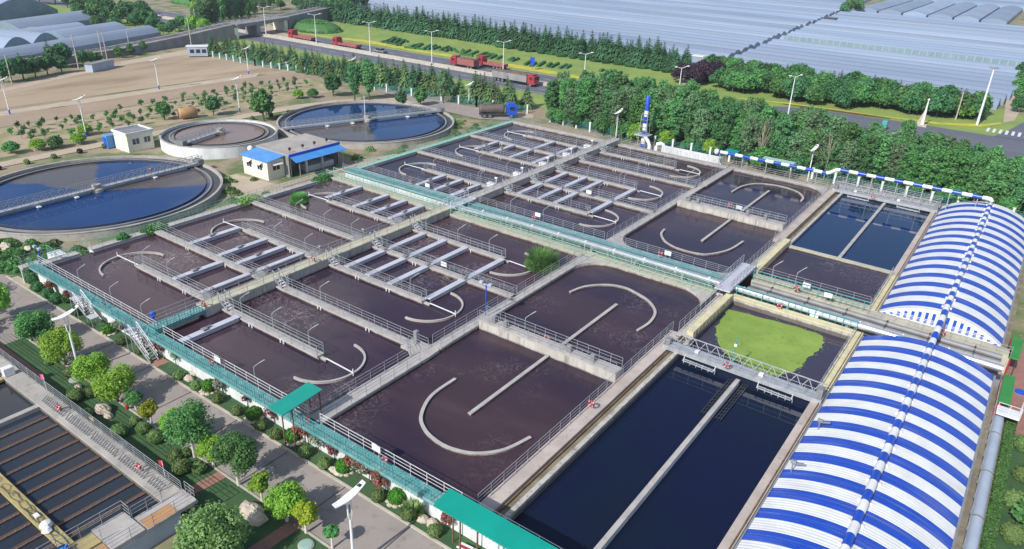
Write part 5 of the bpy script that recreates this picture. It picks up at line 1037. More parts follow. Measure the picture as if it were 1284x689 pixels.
for (px_,py_),h_,l_ in (((129.8,77.4),8.0,'left of two close pale concrete poles on the field edge'),((135,77),7.5,'right of two close pale concrete poles on the field edge'),((98.6,86.1),8.5,'single pale concrete pole beside the blue grey container'),((15,105),6.5,'pale concrete pole at the left edge above the bare field'),((162,58),4.5,'short pale pole standing against the railway wall'),((240.5,61),10,'tall pale pole just behind the blue site cabin'),((247,40),7.5,'pale pole standing left of the railway underpass'),((260,38),7,'pale pole close to the railway underpass'),((1198,151),6.5,'plain pale pole in front of the right hand grove')):
    p=at(px_,py_,0); t=thing('utility_pole',l_,'pole',(p.x,p.y,0),'plain poles'); MB().tube([p,(p.x,p.y,h_)],[.16,.11],8).build('shaft',kerbm,t); MB().bar((p.x-.5,p.y,h_-.35),(p.x+.5,p.y,h_-.35),.1).build('crossarm',greym,t)
t=thing('spire_monument','white pointed spire monument beside the flower bed','monument',(-21,186.8,0)); MB().lathe(-21,186.8,[(.45,0),(.38,.6),(.25,3),(.12,5.6),(.28,5.9),(.05,6.2)],10).build('spire',whitem,t); MB().box(-22,-20,185.9,187.7,0,.4).build('plinth',rockm,t); MB().add([(-22.2,187.2,.4),(-20.9,187.2,.4),(-20.9,187.2,4.8),(-22.2,187.35,.4),(-20.9,187.35,.4),(-20.9,187.35,4.8)],[(0,1,2),(5,4,3),(0,2,5,3),(0,3,4,1)]).build('fin',rockm,t)
t=thing('road_sign','small blue double panel road sign on the grass bank','road sign',(-121,178.4,0)); MB().tube([(-121,178.4,0),(-121,178.4,3.6)],.08,6).build('post',greym,t); MB().bevbox(-121.8,-120.2,178.25,178.33,2.6,3.7,.03).build('upper_panel',bluem,t); MB().bevbox(-121.6,-120.4,178.25,178.33,1.5,2.4,.03).build('lower_panel',bluem,t)
# ================================================================== VEHICLES
def truck(lab,loc,rz,ln,cabm,load,loadm,cat='truck',grp='lorries on the highway'):
    t=thing('truck' if cat=='truck' else 'tanker_truck',lab,cat,(0,0,0),grp)
    wd=2.4; h=ln/2
    q=MB(); q.bevbox(h-2.1,h,-wd/2,wd/2,.6,2.75,.14); q.bevbox(h-2.0,h-.5,-wd/2+.1,wd/2-.1,2.75,3.1,.1); q.build('cab',cabm,t)
    q=MB(); q.box(h-.01,h+.015,-wd/2+.2,wd/2-.2,1.75,2.55); w_=q.build('windscreen',glassm,t)
    for s in (-1,1): q=MB(); q.box(h-1.5,h-.5,s*wd/2-.02,s*wd/2+.02,1.75,2.45); q.build('side_window',glassm,t)
    q=MB(); q.box(-h,h-2.0,-.5,.5,.55,.95); q.build('chassis',darkm,t)
    if load=='box': q=MB(); q.bevbox(-h,h-2.4,-wd/2,wd/2,.95,2.6,.03); q.build('cargo_box',loadm,t); q=MB(); q.bevbox(-h+.1,h-2.5,-wd/2+.1,wd/2-.1,2.6,2.85,.1); q.build('load',rust,t)
    elif load=='flat':
        q=MB(); q.box(-h,h-2.4,-wd/2,wd/2,.95,1.15); q.box(-h,h-2.4,-wd/2,-wd/2+.06,1.15,1.65); q.box(-h,h-2.4,wd/2-.06,wd/2,1.15,1.65); q.box(-h,-h+.06,-wd/2+.06,wd/2-.06,1.15,1.65); q.build('flatbed',loadm,t)
    else:
        q=MB(); q.tube([(-h,0,1.85),(-h+.3,0,1.85),(h-2.9,0,1.85),(h-2.6,0,1.85)],[.75,1.0,1.0,.75],18); q.build('tank',loadm,t,smooth=False); q=MB(); q.lathe(-h*.3,0,[(.3,2.8),(.3,3.0),(.2,3.05)],10); q.build('hatch',darkm,t)
    for x in (h-1.2,-h+1.0,-h+2.2,-h+3.4 if ln>9 else -h+2.2):
        for s in (-1,1):
            q=MB(); y=s*(wd/2-.15); q.tube([(x,y-.14,.5),(x,y+.14,.5)],.5,14); wl=q.build('wheel',darkm,t); q=MB(); q.tube([(x,y+s*.13,.5),(x,y+s*.16,.5)],.22,10); q.build('hub',greym,wl)
        if x==-h+2.2 and ln<=9: break
    for s in (-1,1): q=MB(); q.box(h,h+.02,s*.8-.2,s*.8+.2,.85,1.05); q.build('headlight',whitem,t)
    t.location=loc; t.rotation_euler=(0,0,rz)
darkred=mat('faded_red_load',(0.30,0.10,0.10),(0.24,0.08,0.08),0.7,1)
truck('red flatbed lorry near the railway bridge on the far carriageway',(-205,165.9,.02),math.pi,11.5,redm,'flat',darkred)
truck('long red flatbed lorry second from the railway bridge',(-184,166.2,.02),math.pi,11,redm,'flat',darkred)
truck('red lorry with a high faded red cargo body on the far carriageway',(-136.8,167.2,.02),math.pi,8.6,redm,'box',darkred)
truck('dark red lorry farther across the road behind the high sided lorry',(-131.0,172.6,.02),math.pi,9.5,redm,'flat',darkred)
truck('pale trailer lorry with red cab on the near carriageway before the poplars',(-113.5,159.6,.02),0,13.5,redm,'box',greyconc)
truck('dark grey tanker with blue cab parked beside the fence',(-94.6,127.0,.01),R(44),8.0,bluem,'tank',mat('dark_tanker_paint',(0.13,0.10,0.09),(0.09,0.07,0.065),0.5,1),'tanker truck','parked tanker')
t=thing('three_wheeler','small teal three wheeled cart on the right hand road','cart',(-27.5,176.5,0)); q=MB(); q.bevbox(-28.6,-26.4,175.9,177.3,.5,1.1,.1); q.build('body',tealm,t); q=MB(); q.bevbox(-27.4,-26.4,176,177.2,1.1,2.1,.1); q.build('cabin',tealm,t)
for x,y in ((-28.2,175.9),(-28.2,177.3),(-26.7,176.6)): q=MB(); q.tube([(x,y-.1,.3),(x,y+.1,.3)],.3,12); q.build('wheel',darkm,t)
t=thing('white_car','small pale car far off on the highway behind the second lamp','car',(-170.5,167.4,0)); q=MB(); q.bevbox(-172.6,-168.4,166.6,168.3,.35,.95,.12); q.build('body',greym,t); q=MB(); q.bevbox(-171.8,-169.4,166.7,168.2,.95,1.5,.2); q.build('cabin_glass',glassm,t)
for x in (-171.8,-169.3):
    for y in (166.65,168.25): q=MB(); q.tube([(x,y-.1,.33),(x,y+.1,.33)],.33,12); q.build('wheel',darkm,t)
# ================================================================== RAILWAY, OVERPASS
RW=[(-200,10,1.5),(-206,45,1.6),(-213.5,79,1.7),(-217.5,109,2.0),(-223,134,3.0),(-223.5,151.5,4.8)]
RB=[(-229.5,177,4.8),(-244,209,4.6),(-262,237,4.4),(-310,300,4.2)]
def embank(lab,pts,m_):
    t=thing('railway_wall',lab,'railway wall',(pts[0][0],pts[0][1],0),'grey walls of the railway embankment')
    q=MB(); tr=MB(); ra=MB()
    for (a,b) in zip(pts[:-1],pts[1:]):
        A=Vector(a);B=Vector(b); d=(B-A); d.z=0; d.normalize(); n=Vector((-d.y,d.x,0))
        vs=[]
        for p in (A,B):
            for s in (-1,1): vs+=[(p.x+n.x*3.2*s,p.y+n.y*3.2*s,0),(p.x+n.x*3.0*s,p.y+n.y*3.0*s,p.z)]
        q.add(vs,[(0,4,5,1),(2,3,7,6),(1,5,7,3),(0,1,3,2),(4,6,7,5)])
        for s in (-.75,.75): ra.bar(A+n*s+Vector((0,0,.12)),B+n*s+Vector((0,0,.12)),.14)
        for s in (-2.9,2.9): rail(tr,(A.x+n.x*s,A.y+n.y*s),(B.x+n.x*s,B.y+n.y*s),(A.z+B.z)/2,1.0,2,3,.08)
    q.build('wall',m_,t); ra.build('track_rail',rust,t); tr.build('parapet_railing',greym,t)
embank('grey railway embankment wall between the field and left greenhouses',RW,greyconc); embank('grey railway embankment leaving the highway underpass toward the top',RB,greyconc)
t=thing('railway_bridge','grey railway bridge over the highway with beige abutments','bridge',(-226.5,164,0))
A=(-223.5,151.5);B_=(-229.5,177)
MB().obox(A,B_,6.6,3.7,4.7).build('span',greyconc,t); r=MB(); rail(r,(A[0]+3.2,A[1]),(B_[0]+3.2,B_[1]),4.7,1,2,3,.08); rail(r,(A[0]-3.2,A[1]),(B_[0]-3.2,B_[1]),4.7,1,2,3,.08); r.build('parapet_railing',greym,t)
for f_,nm in ((.01,'abutment'),(.42,'pier'),(.97,'abutment')):
    x=A[0]+(B_[0]-A[0])*f_; y=A[1]+(B_[1]-A[1])*f_; MB().box(x-3.2,x+3.2,y-.7,y+.7,0,3.7).build(nm,creamw if nm=='abutment' else greyconc,t)
# ================================================================== FENCES
def postfence(lab,pts,step,h,mesh=True,pm=whitem,grp='green mesh fences with white posts'):
    t=thing('mesh_fence',lab,'fence',(pts[0][0],pts[0][1],0),grp); mm=MB(); n_=0
    for a,b in zip(pts[:-1],pts[1:]):
        A=Vector((a[0],a[1],0)); B=Vector((b[0],b[1],0)); k=max(1,round((B-A).length/step))
        for i in range(k+1):
            p=A.lerp(B,i/k); q=MB(); q.box(p.x-.16,p.x+.16,p.y-.16,p.y+.16,0,h+.2); q.box(p.x-.22,p.x+.22,p.y-.22,p.y+.22,h+.2,h+.3)
            if n_<95: q.build('post',pm,t); n_+=1
        for j in range(6): z=.25+(h-.3)*j/5; mm.bar(A+Vector((0,0,z)),B+Vector((0,0,z)),.035)
        kk=int((B-A).length/.5)
        for i in range(kk): p=A.lerp(B,i/kk); mm.bar(p+Vector((0,0,.2)),p+Vector((0,0,h)),.03)
    mm.build('mesh_panel',tealm,t)
postfence('green mesh fence with white posts between north wall and poplars',[(-84,131.5),(-70,129.8),(-40,129.6),(8,129.6)],3.6,1.7)
postfence('green mesh fence with white posts below the roadside conifers',[(-133,128.2),(-118,129.6),(-104,131.5),(-92,134.5)],4.2,1.6)
postfence('thin wire fence with pale posts along the bare field edge',[(-200,127),(-178,127.2),(-152,131.5),(-136,131)],3.0,1.3,grp=None)
# ================================================================== HEDGE LETTERING on the bank
HL=[((400,20),[[(475,190,540,165),(510,195,555,160),(545,200,590,170),(575,210,625,180),(470,190,585,210),(550,160,640,185)],[(675,220,735,205),(700,235,750,205),(640,230,745,240)],[(765,240,810,215),(800,240,850,215),(835,240,880,225)],[(895,245,945,225),(925,255,960,235),(900,240,965,250)],[(985,240,1010,260),(1045,265,1055,248)],[(1050,275,1100,250),(1100,285,1155,260),(1040,280,1115,290)],[(1165,295,1225,270),(1210,300,1270,285)]]),
    ((600,40),[[(0,175,50,155),(40,180,75,165),(70,160,115,165)],[(85,190,125,170),(135,195,170,178)],[(225,205,255,190),(245,210,290,195)],[(345,235,385,210),(385,245,415,225)],[(440,245,480,220),(505,250,530,230),(535,255,580,230)],[(595,262,640,240),(640,262,670,245)],[(890,285,910,275),(910,315,950,295),(990,320,1040,295),(935,285,970,290)]])]
def leafbox(mb,x0,x1,y0,y1,z0,z1,n,q,ls=.25):
    for i in range(n):
        c=Vector((q.uniform(x0,x1),q.uniform(y0,y1),q.uniform(z0,z1))); f_=q.randrange(4)
        if f_<2: c.z=z1
        elif f_==2: c.y=q.choice((y0,y1))
        else: c.x=q.choice((x0,x1))
        leafq(mb,c,q,ls)
def leafq(mb,c,q,ls,nrm=None,asp=1.0):
    n=Vector((q.gauss(0,1),q.gauss(0,1),q.gauss(0,1)+.6)) if nrm is None else Vector(nrm)+Vector((q.gauss(0,.55),q.gauss(0,.55),q.gauss(0,.55)))
    if n.length<1e-3: n=Vector((0,0,1))
    n.normalize(); a=n.orthogonal().normalized(); b=n.cross(a); an=q.uniform(0,6.28); u=(a*math.cos(an)+b*math.sin(an))*ls*asp; v=(b*math.cos(an)-a*math.sin(an))*ls*q.uniform(.6,1)
    mb.add([c-u-v*.6,c+u*.2-v,c+u+v*.5,c-u*.3+v],[(0,1,2,3)])
qh=random.Random(11); hi=0
for (ox,oy),gl in HL:
    for gset in gl:
        mb=MB(); lf=MB(); P=[]
        for a,b,c,d in gset:
            p=at(ox+a/5.836,oy+b/5.836,.4); r_=at(ox+c/5.836,oy+d/5.836,.4); P.append(p); mid=(p+r_)/2; p=mid+(p-mid)*1.25; r_=mid+(r_-mid)*1.25; dd=(r_-p).normalized(); ln=(r_-p).length
            mb.obox(p,r_,.8,0,.6)
            for k in range(int(ln*18)):
                e=p+dd*qh.uniform(0,ln)+Vector((-dd.y,dd.x,0))*qh.uniform(-.38,.38); e.z=qh.uniform(.2,.65); leafq(lf,e,qh,.16)
        hi+=1
        t=thing('hedge_lettering','low clipped hedge strokes of lettering on the grass bank, %s from the left'%ORD[hi-1],'hedge lettering',(P[0].x,P[0].y,0),'hedge lettering on the grass bank')
        mb.build('hedge_core',m_dark,t); lf.build('leaves',m_dark,t)
# ================================================================== VEGETATION
def crown(seed,rx,rz,zc,ncl,nlf,ls,cr=(.34,.5),bottom=-.6,asp=1.0):
    q=random.Random(seed); mb=MB(); cl=[]
    for i in range(ncl):
        while True:
            v=Vector((q.uniform(-1,1),q.uniform(-1,1),q.uniform(-1,1)))
            if .25<v.length<1 and v.z>bottom: break
        v=v.normalized()*(v.length**.6)*.72
        cl.append((Vector((v.x*rx,v.y*rx,zc+v.z*rz)),q.uniform(*cr)*min(rx,rz)))
    per=nlf//ncl
    for c,r_ in cl:
        for k in range(per):
            d=Vector((q.gauss(0,1),q.gauss(0,1),q.gauss(.15,1))).normalized(); p=c+d*r_*q.uniform(.55,1.08); leafq(mb,p,q,ls*q.uniform(.7,1.2),d+Vector((0,0,.35)),asp)
    return mb,cl
def trunk(h,r,seed,cl,lean=.15):
    q=random.Random(seed); mb=MB(); top=Vector((q.uniform(-lean,lean),q.uniform(-lean,lean),h))
    mb.tube([(0,0,-.1),(top.x*.3,top.y*.3,h*.4),top],[r*1.25,r,r*.6],7)
    for c,_ in cl[:7]:
        s=Vector((top.x*.6,top.y*.6,h*q.uniform(.55,.95))); mb.tube([s,s.lerp(c,.55)+Vector((0,0,.1)),c],[r*.45,r*.3,r*.12],5)
    return mb
def mk(name,lab,cat,grp,loc,cr_,tr_,lm_,bm_,s=1,rz=0):
    t=thing(name,lab,cat,(0,0,0),grp); cr_.build('crown',lm_,t)
    if tr_: tr_.build('trunk',bm_,t)
    t.location=loc; t.rotation_euler=(0,0,rz); t.scale=(s,s,s); ORG[t.name]=tuple(loc); return t
# --- lawn trees: base px, crown px centre, crown radius px, kind
LT=[((50,431),(53,413),19,'m','dark round tree on the lawn nearest the left edge plaza'),((82.5,459),(75,437.6),21,'l','bright round tree on the lawn just left of the solar lamp'),((121,487),(122.5,466),19,'l','bright round tree behind left of a matching pair right of the lamp'),((148,505),(142.5,482.5),21,'l','bright round tree in front of the matching pair right of the lamp'),((171,513.5),(166,500),9,'m','small green tree with limewashed trunk right of the matching pair'),((190.6,533.8),(187,515),10,'y','small yellow green tree before the broad dark tree'),((222,556),(209,529),14,'l','bright tree half hidden behind the broad dark tree'),((244.6,573.4),(236,534),27,'m','broad dark green tree in the middle of the lawn'),((268,587),(262,563),17,'l','bright tree half hidden left of the tall dark roadside tree'),((299.5,609),(294.5,571),25,'m','tall dark tree with limewashed trunk by the brick path'),((329,628.5),(325,605),12,'l','small bright tree between tall dark tree and big bright tree'),((360,654),(355,629.5),24,'l','big bright green tree by the second brick path'),((384,669),(383,641.5),14,'y','yellow topped tree at the end of the second brick path'),((417,688),(417,666),8,'m','slim little tree by the kerb at the bottom edge')]
KM={'d':m_dark,'l':m_lite,'m':m_mid,'y':m_yel}
for i,(b_,c_,rp,kd,lab) in enumerate(LT):
    B=at(*b_,0); dist=math.hypot(math.hypot(B.x,B.y),HC); ppm=F/dist; rad=rp/ppm*1.08
    h=(b_[1]-c_[1])/ppm/math.cos(R(30)); rz_=rad*.85
    cr_,cl=crown(100+i,rad,rz_,h,int(22+rad*8),int(4200+rad*1800),.085,(.30,.5))
    mk('lawn_tree',lab,'tree','trees on the lawn beside the road',(B.x,B.y,0),cr_,trunk(h,.06+.03*rad,i,cl),KM[kd],limewash if kd in 'dlmy' and i>3 else bark)
B=at(272,712,0); cr_,cl=crown(150,2.35,2.3,2.45,75,15000,.085,(.24,.42)); mk('leafy_tree','large pale leafy tree rising over the bottom edge beside the basin','tree',None,(B.x,B.y,0),cr_,trunk(3.6,.2,150,cl),m_blos,bark)
B=at(-2,405,0); cr_,cl=crown(151,1.9,1.7,2.6,24,3500,.14); mk('lawn_tree','bright tree cut off by the left edge beside the plaza','tree','trees on the lawn beside the road',(B.x-.3,B.y,0),cr_,trunk(2.4,.12,151,cl),m_lite,bark)
# trees just outside the frame whose shadows fall on the plaza and lawn
cr_,cl=crown(152,3.2,3.0,5.2,40,5000,.2); off0=mk('lawn_tree','tall green tree outside the left edge shading the plaza','tree','shade trees beyond the left edge',(-84,14,0),cr_,trunk(5,.25,152,cl),m_mid,bark)
for (x,y,s) in ((-79,13.0,.9),(-88,16,1.0)): dup(off0,(x,y,0),x,s)
off0['label']='tall green tree outside the left edge shading the plaza'
for o_ in bpy.data.objects:
    if o_.get('group')=='shade trees beyond the left edge': SEEN.setdefault(o_['label'],[]).append((o_.name,o_['group']))
# dull shrubs on the lawn and balls in the strip
def ball(seed,rad,n,ls): 
    q=random.Random(seed); mb=MB()
    for k in range(n):
        d=Vector((q.gauss(0,1),q.gauss(0,1),q.gauss(0,1))).normalized()
        if d.z<-.75: continue
        bump=1+.07*math.sin(d.x*6+seed)*math.cos(d.y*7+seed*2)
        leafq(mb,Vector((d.x*rad,d.y*rad,rad*.85+d.z*rad*.9))*1.0*bump*q.uniform(.93,1.03),q,ls,d)
    core=MB(); core.lathe(0,0,[(rad*.45,0.02),(rad*.86,rad*.5),(rad*.9,rad*.9),(rad*.62,rad*1.45),(rad*.2,rad*1.65)],12); return mb,core
def shrub(name,lab,cat,grp,p,rad,lm_,seed,n=900,ls=.07,base=None):
    mb,core=ball(seed,rad,n,ls); t=thing(name,lab,cat,(0,0,0),grp); mb.build('leaves',lm_,t); core.build('inner_foliage',lm_,t)
    if base:
        q=random.Random(seed); r=MB()
        for k in range(9): a=k*.7; x,y=rad*.95*math.cos(a),rad*.95*math.sin(a)-.1; s=q.uniform(.16,.3); r.lathe(x,y,[(s,0),(s*1.05,s*.5),(s*.5,s*.9)],6)
        r.build('rock_ring',rockm,t)
    t.location=(p.x,p.y,0); t.rotation_euler=(0,0,seed); return t
STR_B=[(136,415),(262.4,486.5),(318.3,521.5),(367,549),(430.8,587.5),(497,626)]
STR_D=[(244,486),(271.5,502),(294.9,517.5),(325.4,535),(344.7,547),(380,569.5),(405.4,583.5),(471.5,625),(509.7,648),(543.3,669),(152,429),(222,473),(176,440)]
for i,(x,y) in enumerate(STR_B): p=at(x,y,.3); p.y=min(max(p.y,28.75),29.15); shrub('ball_shrub','bright green clipped ball shrub ringed with rocks, %s from the left in the strip'%ORD[i],'shrub','bright ball shrubs in the planting strip',p,.62,m_shrub,200+i,1500,.06,base=True)
for i,(x,y) in enumerate(sorted(STR_D)): p=at(x,y,.3); p.y=min(max(p.y,28.45),28.9); shrub('ball_shrub','grey green clipped ball shrub near the kerb, %s from the left in the strip'%ORD[i],'shrub','grey green ball shrubs in the planting strip',p,.5,m_dull,230+i,900,.06)
for i,(x,y) in enumerate(((47,362),(57.5,371),(70,377),(85,376),(95,392),(40,352))): p=at(x,y,.3); p.y=max(p.y,28.6); shrub('hedge_bush','dark green bush at the left end of the planting strip, %s from the left'%ORD[i] if False else 'dark green bush in the left end of the strip, number%s along'%['','',' ','','',''][0] if False else 'dark green bush at the strip end left of the stairs, %s along'%ORD[i],'bush','dark bushes left of the stairs',p,.62,m_dark,260+i,1100,.07)
for i,(x,y) in enumerate(sorted([(384,549),(392,550),(421.7,571),(448,579),(454,590),(474.5,594),(483.7,600),(477.6,613),(288.8,486),(313,506),(345.7,526),(380,545),(106,372),(66,366),(198,431),(208.8,441),(566.6,655)])):
    p=at(x,y,.4); p.y=min(max(p.y,28.95),29.5); cr_,cl=crown(300+i,.62,.85,1.35,12,700,.085,(.32,.55)); mk('red_flowering_shrub','dusky red flowering shrub against the front wall, %s from the left'%ORD[i],'flowering shrub','red flowering shrubs by the front wall',(p.x,p.y,0),cr_,trunk(1.0,.04,i,cl),m_red,bark)
for i,(x,y) in enumerate(sorted([(400.3,562),(464.3,599),(277.6,491),(151,420),(222,455),(461,584)])):
    p=at(x,y,.4); p.y=min(max(p.y,28.85),29.4); cr_,cl=crown(330+i,.65,.85,1.25,12,700,.08,(.32,.55)); mk('white_flowering_shrub','white flowering shrub against the front wall, %s from the left'%ORD[i],'flowering shrub','white flowering shrubs by the front wall',(p.x,p.y,0),cr_,trunk(1.0,.04,i,cl),m_white,bark)
p=at(524.5,636,.3); mb=blades(160,1.0,1.0,5,.07); t=thing('broad_leaf_plant','broad leaved pale plant left of the long teal canopy','plant',(0,0,0)); mb.build('leaves',m_blos,t); MB().lathe(0,0,[(.2,0),(.15,.15),(.05,.2)],8).build('root_crown',bark,t); t.location=(p.x,28.9,0)
def rock(name,lab,px_,py_,s,seed,grp='pale garden rocks'):
    q=random.Random(seed); p=at(px_,py_,0); mb=MB(); n=9
    prof=[(.75,0),(1.0,.25),(.9,.6),(.55,.85),(.15,.95)]; vs=[];fs=[]
    for r_,z in prof:
        for j in range(n): a=2*math.pi*j/n; k=q.uniform(.75,1.15); vs.append((p.x+s*r_*k*math.cos(a)*1.2,p.y+s*r_*k*math.sin(a)*.8,s*z*q.uniform(.9,1.1)))
    for i in range(4):
        for j in range(n): fs.append((i*n+j,i*n+(j+1)%n,(i+1)*n+(j+1)%n,(i+1)*n+j))
    fs.append(tuple(4*n+j for j in range(n))); mb.add(vs,fs); o=mb.build(name,rockm,None,(p.x,p.y,0)); tag(o,lab,'rock',grp)
for i,a in enumerate(((130,517,.75,'large pale rock on the lawn below the matching bright trees'),(136,523,.45,'smaller pale rock touching the large lawn rock'),(316,645,.95,'big pale boulder on the lawn by the second brick path'),(322,653,.8,'lower half of the split boulder by the second brick path'),(98.6,488,.4,'small grey rock near the round manhole cover'),(237,477,.5,'pale rock in the strip beside the grey green shrub'),(241,470,.42,'upright pale rock in the strip by the red brick pad'),(531,654,.5,'upright white rock in the strip before the long canopy'),(541.4,659,.5,'broad white rock touching the strip shrub by the long canopy'),(418,591,.38,'pale rock left of the bright ball shrub below the white signs'),(424,595,.36,'second pale rock left of the bright ball shrub below white signs'),(8,312,.8,'pale rock in the weeds at the left edge'),(36,314,.6,'cream rock in the weeds beside the left clarifier'))): rock('garden_rock',a[3],a[0],a[1],a[2],400+i)
qd=random.Random(5)
LS=[(115,495),(180,540),(196,552),(205,545),(220,575),(233,570),(250,590),(228,590),(170,530),(150,545),(62,455),(88,470),(95,500),(110,520)]
for i,(x,y) in enumerate(sorted(LS)): p=at(x,y,.2); p.y=min(max(p.y,20.6),22.9); shrub('lawn_shrub','low dull green shrub on the shaded lawn, %s from the left'%ORD[i],'shrub','dull shrubs on the shaded lawn',p,.42+.12*(i%3),m_dull,430+i,700,.06)
for i,(x,y,l_) in enumerate(((95,477,'round pale green manhole cover on the lawn below the solar lamp'),(151,560,'round teal manhole cover beside the basin railing'),(384,685,'round pale manhole cover at the bottom edge of the lawn'))):
    p=at(x,y,0); t=thing('manhole_cover',l_,'manhole',(p.x,p.y,0),'round covers on the lawn'); MB().lathe(p.x,p.y,[(.55,0),(.55,.14),(.5,.16)],20).build('rim',kerbm,t); MB().lathe(p.x,p.y,[(.46,.16),(.46,.2),(.3,.22)],20).build('lid',greyroof,t)
p=at(160,514,0); t=thing('red_hydrant','small red hydrant on the lawn beside the kerb tree','hydrant',(p.x,p.y,0)); MB().lathe(p.x,p.y,[(.14,0),(.14,.5),(.18,.55),(.1,.7)],10).build('barrel',redm,t); MB().tube([(p.x-.22,p.y,.42),(p.x+.22,p.y,.42)],.06,8).build('outlet',redm,t)
t=thing('red_barrier_boards','red and white striped boards lying beside the long canopy','boards',(-23,28.7,0)); MB().obox((-23.6,28.5),(-21.4,28.75),.16,.3,.42).build('board',redm,t); MB().obox((-23.5,28.72),(-21.3,28.97),.12,.34,.46).build('board',whitem,t); MB().obox((-23.6,28.36),(-21.4,28.6),.1,.28,.36).build('board',whitem,t)
# rambling plants along the left side wall
def mat_plant(name,lab,cat,grp,x,y,z,rx,ry,h,n,lm_,seed,ls=.16):
    q=random.Random(seed); mb=MB()
    for k in range(n):
        a=q.uniform(0,6.28); r_=math.sqrt(q.random()); mb_p=Vector((rx*r_*math.cos(a),ry*r_*math.sin(a),h*(1-r_*r_)*q.uniform(.2,1)+.03)); leafq(mb,mb_p,q,ls)
    o=mb.build(name,lm_,None,(0,0,0)); o.location=(x,y,z); tag(o,lab,cat,grp); return o
SP=[(-85.2,43.6,1.9,2.0),(-85.3,57.4,1.6,2.6),(-85.2,70.5,.9,2.4),(-85.1,39.6,.5,.9)]
for i,(x,y,rx,ry) in enumerate(SP): mat_plant('rambling_plant','rambling green plant over the left side wall, %s from the front'%ORD[[1,2,3,0][i]],'plant','rambling plants on the left side wall',x,y,2.0,min(rx,1.1),ry,.9,500,m_lite if i==1 else m_shrub,500+i)
# weeds on the ground around clarifiers
weeds=[]
pr_=mat_plant('weed_clump','low green weed clump on bare ground around the clarifiers','weed','weed clumps around the clarifiers',-88.6,38,0,.9,.9,.7,160,m_dull,520,.16)
qw=random.Random(8)
for k in range(70):
    x,y=qw.uniform(-101,-87),qw.uniform(28,120)
    if any((x-cx)**2+(y-cy)**2<(r_+.6)**2 for cx,cy,r_ in ((-107.7,47.85,17.1),(-109.75,103.3,17.5),(-118.9,75.9,10))): continue
    if -103<x<-92 and 67<y<83: continue
    if x>-87: continue
    o=pr_.copy(); COL.objects.link(o); o.location=(x,y,0); s=qw.uniform(.4,1.3); o.scale=(s,s,s*qw.uniform(.7,1.3)); o.rotation_euler=(0,0,qw.uniform(0,6))
for k in range(26):
    a=qw.uniform(0,6.28); cx,cy,r_=((-107.7,47.85,18.0),(-109.75,103.3,18.6))[k%2]
    x,y=cx+r_*math.cos(a),cy+r_*math.sin(a)
    if -103<x<-92 and 67<y<83 or x>-86.6: continue
    o=pr_.copy(); COL.objects.link(o); o.location=(x,y,0); s=qw.uniform(.5,1.4); o.scale=(s,s,s); o.rotation_euler=(0,0,qw.uniform(0,6))
pg_=mat_plant('green_weed_clump','bright green weed clump in the overgrown corner left of the tanks','weed','weed clumps in the overgrown corner',-90,31,0,1.0,1.0,.9,240,m_mid,521,.15)
for k in range(60):
    x,y=qw.uniform(-100,-86.9),qw.uniform(27.5,37)
    if (x+107.7)**2+(y-47.85)**2<17.8**2 or y<29.8 and x>-89: continue
    o=pg_.copy(); COL.objects.link(o); o.location=(x,y,0); sc2=qw.uniform(.4,1.2); o.scale=(sc2,sc2,sc2*qw.uniform(.7,1.2)); o.rotation_euler=(0,0,qw.uniform(0,6))
for o_ in bpy.data.objects:
    if o_.get('group')=='weed clumps around the clarifiers': SEEN.setdefault(o_['label'],[]).append((o_.name,o_['group']))
# generic tree prototypes -------------------------------------------------
def protos(n,fn): return [fn(i) for i in range(n)]
HID=[]
def place(pro,used,loc,rz,s,lab,grp,sz=None):
    """first use moves the prototype itself, later ones copy it"""
    if not used[0]:
        used[0]=True; pro.location=loc; pro.rotation_euler=(0,0,rz); pro.scale=(s,s,sz or s); tag(pro,lab,pro['category'],grp); return pro
    return dup(pro,loc,rz,s,lab,grp,sz)
class Kind:
    def __init__(s,name,cat,n,fn,lm_,bm_,grp,tr=True):
        s.p=[]; s.i=0; s.grp=grp
        for k in range(n):
            c,t_=fn(k); t=bpy.data.objects.new(name,None); t.empty_display_size=.2; COL.objects.link(t); ORG[t.name]=(0,0,0); t['category']=cat
            c.build('crown',lm_[k%len(lm_)],t)
            if t_: t_.build('trunk',bm_,t)
            s.p.append([t,[False]])
    def put(s,x,y,sc_,lab,rz=None,sz=None,k=None,grp=None,z=0):
        k=s.i%len(s.p) if k is None else k; s.i+=1
        return place(s.p[k][0],s.p[k][1],(x,y,z),rnd.uniform(0,6.28) if rz is None else rz,sc_,lab,grp or s.grp,sz)
def f_pop(k):
    c,cl=crown(600+k,1.7+.2*(k%3),4.9,5.5,95,4600,.17,(.16,.42),bottom=-.98); return c,trunk(5.5,.16,600+k,cl)
def f_broad(k):
    c,cl=crown(640+k,2.9,2.3,3.0,44,2600,.27,(.3,.46)); return c,trunk(2.6,.14,640+k,cl)
